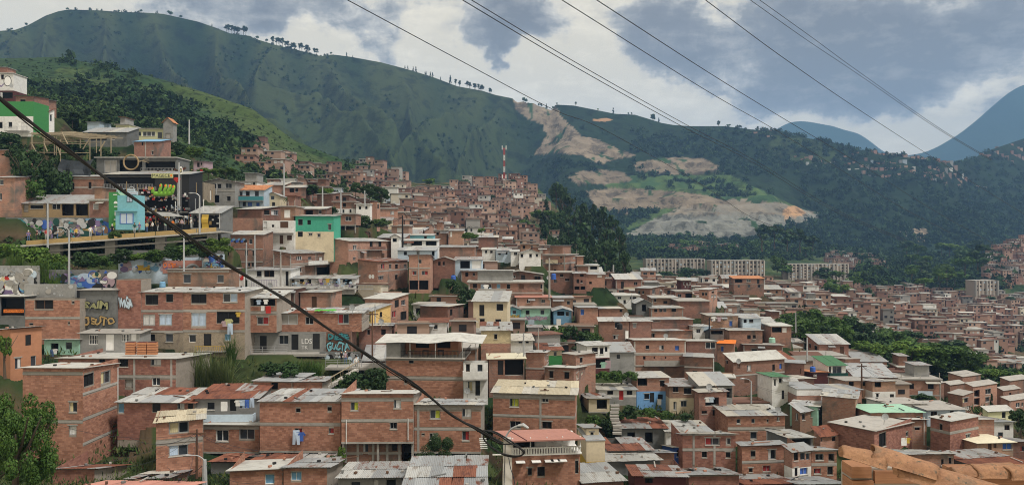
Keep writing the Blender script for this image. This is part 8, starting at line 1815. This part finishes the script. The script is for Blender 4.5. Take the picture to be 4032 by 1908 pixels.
# ------------------------------------------------------------------ terraces
def terraces():
 h = TERRACE[0]; w,l,H0 = h.w,h.l,h.h; s = 97 / FPX
 def part(name,m,boxes):
  mb = MB()
  for a,b in boxes: mb.box(a,b)
  return mb.build(name,MATS[m],h.root)
 ht = 64 * s; part('terrace_floor','paleconcrete',[((-.35,-.3,H0 + .005),(w,l,H0 + .14))])
 part('back_room','o',[((2.6,1.0,H0 + .15),(w,l - 2.0,H0 + ht))]); part('side_room','g',[((.02,l - 1.9,H0 + .15),(w,l,H0 + ht))])
 for y in (l - 5.1,l - 8.0): o = link('window',UM['pane'],h.root,mat=MATS['void']); o.location = (2.52,y + 1.7,H0 + 1.0); o.rotation_euler = (0,0,-math.pi / 2); o.scale = (1.9,1,.95)
 n = 46; part('railing','black',[((-.3,(l - 2) * i / n,H0 + .15),(-.27,(l - 2) * i / n + .03,H0 + 1.0)) for i in range(n)] + [((-.32,-.2,H0 + 1.0),(-.25,l - 2,H0 + 1.05))] + [((w * i / 14,-.28,H0 + .15),(w * i / 14 + .03,-.25,H0 + 1.0)) for i in range(14)] + [((-.3,-.3,H0 + 1.0),(w,-.24,H0 + 1.05))])['kind'] = 'stuff'
 for y in (.0,l * .35,l * .68): part('post','whitepaint',[((-.28,y,H0 + .1),(-.2,y + .08,H0 + ht + .2))])
 c = empty('white_canopy',h.root.matrix_basis @ Vector((0,0,H0 + ht)),"large white stretched canopy roof over the terrace bar",'canopy',rz=h.a); mb = MB(); g = 12
 f = lambda i,j: Vector((-.7 + (w + .2) * j / 5,-2.6 + (l + 4.0) * i / g,.0 + .4 * (j / 5) + .07 * math.sin(i * .9) * (1 - j / 5) + .3 * math.exp(-((i - 3.5) / 1.6) ** 2)))
 for i in range(g):
  for j in range(5): P = [f(i,j),f(i + 1,j),f(i + 1,j + 1),f(i,j + 1)]; mb.poly(P[::-1]); mb.poly([p - Vector((0,0,.05)) for p in P])
 mb.build('cloth',MATS['roofwhite'],c)
 for i in range(5):
  p = h.root.matrix_basis @ Vector((1.2 + .3 * (i % 2),1.2 + i * 2.0,H0 + .145)); t = empty('table_set',p,f"{['reddish wooden', 'dark', 'small black', 'plain wooden', 'low dark'][i]} table with chairs on the canopy terrace",'table'); m = ['wood','black','black','wood','darkwood'][i]
  mb = MB(); mb.box((-.4,-.4,.7),(.4,.4,.75)); mb.build('table_top',MATS[m],t)
  for k in ((-.33,-.33),(.33,-.33),(.33,.33),(-.33,.33)): mb = MB(); mb.bar((*k,0),(*k,.7),.03,5); mb.build('leg',MATS[m],t)
 h = PINK[0]; w,l,H0 = h.w,h.l,h.h; s = 66 / FPX; tall = 66 * s
 part('terrace_floor','whitepaint',[((-.15,-.25,H0 + .004),(w + .1,l,H0 + .14))]); part('back_wall','w',[((w * .0,2.2,H0 + .15),(w,3.6,H0 + tall - .35))])
 part('doorway','void',[((w * .06,2.1,H0 + .15),(w * .38,2.19,H0 + tall - .3))]); part('dark_window','void',[((w * .78,2.1,H0 + .8),(w * .92,2.19,H0 + tall - .3))])  # black slabs in place of the unlit interior
 n = 26; part('balustrade','whitepaint',[((w * i / n,-.2,H0 + .15),(w * i / n + .12,-.1,H0 + .62)) for i in range(n)] + [((-.1,-.24,H0 + .621),(w + .05,-.06,H0 + .72))])['kind'] = 'stuff'
 for u in (.0,.26,.5,.73,.99): part('post','whitepaint',[((w * u,-.16,H0 + .14),(w * u + .09,-.07,H0 + tall + .1))])
 mb = MB(); P = [(-.5,-.9,tall),(w + .3,-.9,tall),(w - .5,4.0,tall - .3),(-1.5,4.0,tall - .3)]; P = [Vector((a,b,c + H0 + .05)) for a,b,c in P]; mb.poly(P); mb.poly([p - Vector((0,0,.12)) for p in P][::-1])
 for i in range(4): a,b = P[i],P[(i + 1) % 4]; mb.poly([a - Vector((0,0,.12)),b - Vector((0,0,.12)),b,a])
 r = mb.build('roof',MATS['pinkroof'],h.root); mb = MB(); mb.bar(P[0].lerp(P[1],.24),P[3].lerp(P[2],.24),.06,5); mb.build('roof_seam',MATS['x'],r)
 for i,u in enumerate((.05,.28,.47,.56,.66)): part('small_awning','whitepaint',[((w * u,-.7,-.02 + H0 - .5),(w * u + .8,-.02,H0 - .45))])
 mb = MB(); c = Vector((w * .6,2.16,H0 + tall * .66)); mb.tube([c + Vector((math.cos(a) * .2,-.03,math.sin(a) * .24)) for a in np.linspace(0,6.28,15)],.05,5); tag(mb.build('wreath',MATS['darkwood'],None,h.root.matrix_basis.to_translation(),h.a),"round dark wreath hanging on the pink roofed terrace wall",'wreath')
bpy.context.view_layer.update(); terraces()
# ------------------------------------------------------------------ people, washing and small things
def goods():
 r = random.Random(9); t = empty('market_goods',P3(430,884,137),"jumble of small market goods, lights and hanging wares in the dark market hall",'market goods'); mb = MB(); ms = ['whitepaint','x','clothlight','ochre','d','wood','darkwood','pk','steel','greypaint','red','d']; s = 137 / FPX
 for x0,x1,y0,y1,n in ((-14,180,-142,-122,60),(110,310,-120,-94,50),(120,310,-76,-54,60),(118,445,-36,-2,170),(60,260,-250,-205,50)):
  for i in range(n):
   x,z,q = r.uniform(x0,x1) * s,-r.uniform(y0,y1) * s,r.choice([.12,.16,.2,.3,.4]); y = r.uniform(-.4,1.2) + (12 if y1 < -200 else 0); mb.box((x - q * .5,y,z - q * .5),(x + q * .5,y + .2,z + q * r.uniform(.2,1.3)),r.randrange(12))
 for i in range(26): x = r.uniform(-14,440) * s; z0 = r.choice([0,54,96,120]) * s; mb.box((x,-.3,z0),(x + .09,-.2,z0 + r.uniform(1.4,2.4)),r.choice([0,5,8,9]))
 mb.build('wares',[MATS[m] for m in ms],t)['kind'] = 'stuff'
goods()
def people():
 B = BODIES; mb = MB()
 for i in range(8):
  for j in range(4): f = lambda a,b: (math.cos(a * .785) * .115 * math.cos(b * .39),-.01 + math.sin(a * .785) * .125 * math.cos(b * .39),1.68 + .125 * math.sin(b * .39)); mb.poly([f(i,j),f(i + 1,j),f(i + 1,j + 1),f(i,j + 1)])
 hair = mb.mesh('hair',MATS['hair'])
 PP = [(112,950,119,'purple','whitepaint',"person in a white cap by the left mural"),(146,946,120,'x','hair',"person in a dark red top before the dark mural figure"),(183,944,118,'red','hair',"person in a bright red jacket beside the grey lamp post"),(199,943,119,'pk','hair',"person in a lilac top next to the red jacket"),(228,941,121,'greypaint','whitepaint',"person in a pale top under the arch mural"),(300,938,121,'yellow','hair',"person in yellow by the arch mural's right foot"),(356,932,121,'whitepaint','hair',"person in white before the ochre mural"),(376,931,121,'greypaint','whitepaint',"person in grey with a white cap near the blue hat mural"),(408,929,121,'clothlight','hair',"person in light blue below the blue hat mural"),(442,925,121,'black','whitepaint',"person with a white cap in front of the green panel"),(530,919,121.5,'darkgreen','hair',"person in dark green at the turquoise shop"),(549,917,122,'purple','curtaincream',"person in a cream hat at the market edge"),(578,914,122,'curtaincream','hair',"person in a cream shirt in the market crowd"),(600,912,122.5,'whitepaint','hair',"person in white beneath the grey sail"),(622,910,122.5,'black','hair',"person in black beneath the grey sail"),(652,908,123,'m','hair',"person in pale green near the sail's right end"),(680,905,123,'orange','hair',"person in orange right of the sail"),(716,902,123.5,'pk','hair',"person in a lilac shirt leaning at the bridge edge"),(752,899,124,'whitepaint','whitepaint',"person in white with a white cap by the yellow banner"),(1403,1452,100,'whitepaint','hair',"person in white climbing the hillside stairway"),(1360,1432,101,'pk','whitepaint',"person in pink on the railed landing"),(1345,1430,101,'black','hair',"person in black on the railed landing")]
 for i,(px,yb,d,sh,ca,lab) in enumerate(PP):
  t = empty('person',P3(px,yb,d),lab,'person',rz=random.Random(i).uniform(-1,1)); o = link('body',B[i % 3],t)
  for k,m in ((1,sh),(2,['jeans','black','greypaint','d'][i % 4]),(0,['skin','skinlight'][i % 2])): o.material_slots[k].link = 'OBJECT'; o.material_slots[k].material = MATS[m]
  link('cap' if ca != 'hair' else 'hair',hair,t,mat=MATS[ca])
people()
def washing():
 def garment(kind):
  mb = MB(); out = {'shirt': [(-.3,0),(.3,0),(.46,-.22),(.36,-.32),(.26,-.2),(.27,-.72),(-.27,-.72),(-.26,-.2),(-.36,-.32),(-.46,-.22)],'trousers': [(-.22,0),(.22,0),(.26,-1.0),(.07,-1.0),(0,-.4),(-.07,-1.0),(-.26,-1.0)],'towel': [(-.35,0),(.35,0),(.36,-.5),(.34,-1.0),(-.34,-1.02),(-.36,-.5)]}[kind]
  f = lambda x,z: (x,.04 * math.sin(x * 9 + z * 3),z); n = len(out); mb.poly([f(*p) for p in out]); mb.poly([(x,y + .03,z) for x,y,z in [f(*p) for p in out]][::-1])
  for i in range(n): a,b = f(*out[i]),f(*out[(i + 1) % n]); mb.poly([(a[0],a[1] + .03,a[2]),(b[0],b[1] + .03,b[2]),b,a])
  return mb.mesh(kind,MATS['whitepaint'])
 K = {k: garment(k) for k in ('shirt','trousers','towel')}
 for px,py,d,k,m,sc,lab in [(882,1580,80,'towel','whitepaint',1.0,"white towel on the grey balcony house"),(936,1574,80,'shirt','whitepaint',.9,"white shirt left on the grey balcony line"),(954,1573,80,'shirt','clothlight',.9,"light blue shirt on the grey balcony line"),(972,1572,80,'trousers','blue',.9,"dark blue trousers on the grey balcony line"),(992,1566,80,'trousers','clothlight',1.0,"pale jeans on the grey balcony line"),(1166,1692,76.6,'trousers','clothlight',1.5,"pale blue trousers hanging from the brick house window"),(1181,1700,76.6,'shirt','blue',1.3,"navy shirt hanging from the brick house window"),(1018,1180,102.5,'shirt','clothlight',.9,"grey blue shirt in the open top floor"),(1046,1178,102.5,'shirt','whitepaint',.9,"white shirt in the open top floor"),(1056,1204,102.4,'towel','red',1.0,"red cloth over the parapet of the open top floor"),(1034,1203,102.4,'towel','whitepaint',.7,"white cloth over the parapet of the open top floor"),(900,1255,100.5,'shirt','limepale',1.4,"pale yellow shirt on the three storey house"),(884,1262,100.5,'shirt','pk',1.1,"pink shirt on the three storey house"),(906,1272,100.5,'trousers','clothlight',1.5,"light blue trousers on the three storey house"),(938,1228,100.5,'shirt','yellow',.9,"yellow shirt on the three storey house"),(1914,1120,149.6,'shirt','whitepaint',1.4,"white shirt in the shirt window window"),(1930,1132,149.6,'trousers','clothlight',1.2,"pale trousers in the shirt window window"),(2786,1562,101.5,'shirt','whitepaint',1.0,"white shirt in the tall brick house's open upper room"),(2802,1562,101.5,'shirt','bl',1.0,"pale blue shirt in the tall brick house's open upper room"),(2376,1424,116.5,'shirt','m',1.3,"mint shirt in the crimson shop front"),(2394,1418,116.5,'towel','pk',1.2,"pink towel in the crimson shop front"),(2596,1570,114.5,'towel','whitepaint',.9,"white towel before the sky blue house"),(2052,1262,140,'towel','whitepaint',1.2,"white sheet below the mint painted house"),(2092,1258,140,'towel','bl',1.6,"large pale sheet below the mint painted house"),(2200,1255,139,'towel','whitepaint',1.2,"white sheet by the blue boarded shack"),(1262,1096,132,'shirt','pk',1.0,"pink shirt on the graffiti terrace"),(1290,1096,132,'shirt','yellow',1.0,"yellow shirt on the graffiti terrace"),(1334,1096,132,'trousers','clothlight',1.0,"blue trousers on the graffiti terrace"),(2810,1246,155,'shirt','whitepaint',1.3,"white shirt on the tan cottage line"),(2832,1248,155,'shirt','pk',1.2,"pink shirt on the tan cottage line"),(3560,1722,87,'towel','whitepaint',.9,"white towel on the large flat brick box"),(3574,1722,87,'shirt','yellow',.9,"yellow shirt on the large flat brick box"),(216,1372,95,'shirt','whitepaint',.9,"white shirt in the mint house doorway"),(204,1375,95,'trousers','jeans',.9,"dark jeans by the mint house doorway")]:
  o = link(k,K[k],loc=P3(px,py,d),mat=MATS[m]); o.scale = (sc,1,sc); tag(o,lab,'towel' if k == 'towel' else k,'washing hung on the houses')
washing()
def sundries():
 for i,x in enumerate((520,565,605)):               # clay block stacks on the flat roof
  t = empty('block_stack',P3(x - 18,1393,91),f"stack of ridged red clay blocks on the flat roof, {['left', 'middle', 'right'][i]} one",'block stack','clay block stacks'); s = 91 / FPX
  for r in range(5):
   o = link('clay_block',UM['brick'],t,loc=(.02 * (r % 2),0,r * .31 + .004),mat=MATS['claytile']); o.scale = (1.12,.55,.24); o = link('block_gap',UM['brick'],t,loc=(.04,.03,r * .31 + .245),mat=MATS['x']); o.scale = (1.0,.5,.06)
 mb = MB(); r = random.Random(3); n = 9; q = {(i,j): Vector((i * .33,j * .3,.25 + .22 * r.random() - .1 * (j == 0))) for i in range(n + 1) for j in range(4)}
 for i in range(n):
  for j in range(3): P = [q[i,j],q[i + 1,j],q[i + 1,j + 1],q[i,j + 1]]; mb.poly(P); mb.poly([p - Vector((0,0,.04)) for p in P][::-1])
 tag(mb.build('tarp',MATS['tarpgreen'],None,P3(1238,1230,105.5)),"crumpled bright green tarp lying on a patched roof",'tarp')
 for px,yb,d,m,rr,hh,lab in [(2180,1100,158,'blue',.5,1.3,"blue water tank beside the pale sheet shed"),(640,1130,107,'skyblue',.4,.8,"sky blue barrel on the white roof below the graffiti"),(3200,1462,128,'blue',.45,.9,"blue barrel above the maroon room"),(3040,1348,144,'m',.6,1.0,"teal water tank on the dark brick house"),(1785,1110,150,'blue',.5,1.4,"upright blue barrel by the brick cottage"),(1848,1030,164,'whitepaint',.5,1.0,"white water tank behind the grey panel shed"),(2440,1295,132,'black',.5,1.0,"black water tank on the tall brick house")]:
  t = empty('water_tank',P3(px,yb,d),lab,'water tank'); mb = MB(); mb.tube([(0,0,0),(0,0,.08),(0,0,hh * .85),(0,0,hh)],[rr,rr * 1.05,rr,rr * .6],14); mb.build('barrel',MATS[m],t); mb = MB(); mb.bar((0,0,hh),(0,0,hh + .1),rr * .35,10); mb.build('lid',MATS['black'],t)
 for i,(px,py,d) in enumerate([(1066,1140,117),(1388,1228,104),(1840,1556,95),(2466,1252,133),(2906,1436,123),(2620,1336,127),(2790,1538,102),(3060,1630,97),(1502,1282,111),(2160,1106,149),(3480,1660,88),(3120,1352,145)]):
  t = empty('satellite_dish',P3(px,py,d),f"grey satellite dish {['on the single window brick house', 'above the turquoise graffiti', 'by the white balcony front', 'above the white door panel', 'on the glaring white roofed house', 'on the biggest brick house', 'on the tall house with the open upper room', 'on the four shuttered house', 'on the square windowed hut', 'on the shirt window house', 'on the large flat brick box', 'on the dark brick house'][i]}",'satellite dish'); mb = MB()
  for k in range(12):
   a,b = k * .5236,(k + 1) * .5236
   for r0,r1 in ((0.001,.22),(.22,.42)): f = lambda an,q: (math.cos(an) * q,-.25 + q * q * -.35,.7 + math.sin(an) * q); mb.poly([f(a,r0),f(b,r0),f(b,r1),f(a,r1)])
  mb.build('dish',MATS['greypaint'],t); mb = MB(); mb.bar((0,0,-.3),(0,-.22,.7),.03,5); mb.bar((0,-.26,.7),(.05,-.75,.78),.02,4); mb.build('arm',MATS['steel'],t)
 def rail(label,P,m='steel',name='railing'):
  t = empty(name,Vector(P[0]),label,'railing'); mb = MB(); P = [Vector(p) - Vector(P[0]) for p in P]
  for i in range(len(P) - 1):
   a,b = P[i],P[i + 1]; k = max(2,int((b - a).length / 1.5)); [mb.bar(a.lerp(b,j / k),a.lerp(b,j / k) + Vector((0,0,1.0)),.035,5) for j in range(k + 1)]; [mb.bar(a + Vector((0,0,z)),b + Vector((0,0,z)),.03,5) for z in (.35,.68,1.0)]
  mb.build('rails',MATS[m],t)['kind'] = 'stuff'
 a,b = P3(985,1392,102.8),P3(1285,1392,102.8); mb = MB(); mb.box((a.x,102.6,a.z - .35),(b.x,105,a.z)); tag(mb.build('walkway',MATS['concrete']),kind='structure'); rail("steel railing of the walkway before the grey door row",[P3(985,1392,102.7),P3(1130,1392,102.7)])
 a = P3(1280,1446,99); b = P3(1520,1446,99); mb = MB(); mb.box((a.x,98.8,a.z - .3),(b.x,103,a.z)); tag(mb.build('landing_path',MATS['concrete']),kind='structure'); rail("steel railing along the landing above the stairway",[P3(1282,1446,98.9),P3(1518,1440,98.9)])
 t = empty('outdoor_stairs',P3(1410,1452,98),"concrete stairway with pale handrails dropping left from the landing",'stairs'); e = P3(1275,1530,90) - P3(1410,1452,98)
 for i in range(16): q = e * (i / 16); o = link('step',UM['brick'],t,loc=q + Vector((-.55,.45,-.4)),mat=MATS['paleconcrete']); o.scale = (.55,1.5,.4)
 for y in (-.75,.7): mb = MB(); mb.bar((0,y,.95),e + Vector((0,y,.95)),.045,5); [mb.bar(e * k + Vector((0,y,-.1)),e * k + Vector((0,y,.95)),.03,5) for k in (0,.25,.5,.75,1)]; mb.build('handrail',MATS['palewood'],t)
 t = empty('garden_steps',P3(2418,1690,92),"broken stone steps climbing the green gully",'steps'); s = 92 / FPX
 for i in range(9): o = link('step',UM['brick'],t,loc=((-8 + 4 * math.sin(i)) * s,-.2 + i * .35,(-14 + i * 11) * s),mat=MATS['concrete']); o.scale = (1.1,.5,.25)
 for body,px,py,w,h,d,m,ol,lab in [("SAIM",377,1200,98,36,100.2,'olive','black',"pale green bubble letters on the dark plaster wall"),("OEUTO",388,1262,130,40,100.2,'ochre','black',"gold brown bubble letters low on the dark plaster wall"),("WIGA",494,1190,56,50,100.6,'bl','d',"pale blue scrawl on the ruined house end"),("LDS",1208,1342,40,20,104.2,'whitepaint',None,"white letters between the black doors"),("TK",1200,1366,26,14,104.2,'whitepaint',None,"small white scrawl under the white letters"),("DIESE",1334,1325,84,30,104.4,'teal','black',"upper turquoise bubble letters on the brick bay"),("GUCTA",1332,1362,92,40,104.3,'t','black',"lower turquoise bubble letters on the brick bay"),("LATMOTO MANI",53,1223,74,9,98.6,'black',None,"black words on the orange eatery sign"),("SEWH",1918,1247,62,16,141.8,'greypaint','black',"grey graffiti letters on the white row house"),("NOSZHE",2018,1246,58,16,141.7,'yellow','black',"yellow graffiti letters on the turquoise row house"),("ANEXAS",2108,1252,96,18,142.2,'pk','purple',"pink graffiti letters on the mint row house"),("Pf",3210,1478,12,10,128.7,'whitepaint',None,"white sign letters on the maroon room")]:
  s = d / FPX; t = empty('graffiti',P3(px,py,d),lab,'lettering'); put_text(t,body,0,0,0,w * s,h * s,m,ol)
 s = 98.7 / FPX; mb = MB(); mb.box((0,0,0),(78 * s,.06,13 * s)); tag(mb.build('sign_board',MATS['orange'],None,P3(14,1230,98.8)),"orange sign board on the open-fronted black eatery",'sign')
 a = P3(90,1480,75)
sundries()
finish_terrain()
def build_haze():
 mb = MB(); mb.box((-3200,-40,-75),(5600,6900,1130))
 o = mb.build('haze',MATS['void']); tag(o,kind='stuff')
 m = bpy.data.materials.new('air'); m.use_nodes = True; nt = m.node_tree; nt.nodes.clear()
 out = nd(nt,'ShaderNodeOutputMaterial'); v = nd(nt,'ShaderNodeVolumePrincipled')
 v.inputs['Density'].default_value = HAZE; v.inputs['Color'].default_value = (.29,.53,.95,1)
 v.inputs['Anisotropy'].default_value = 0.0
 nt.links.new(v.outputs[0],out.inputs['Volume'])
 o.data.materials.clear(); o.data.materials.append(m)
HAZE = 1.35e-4
build_haze()
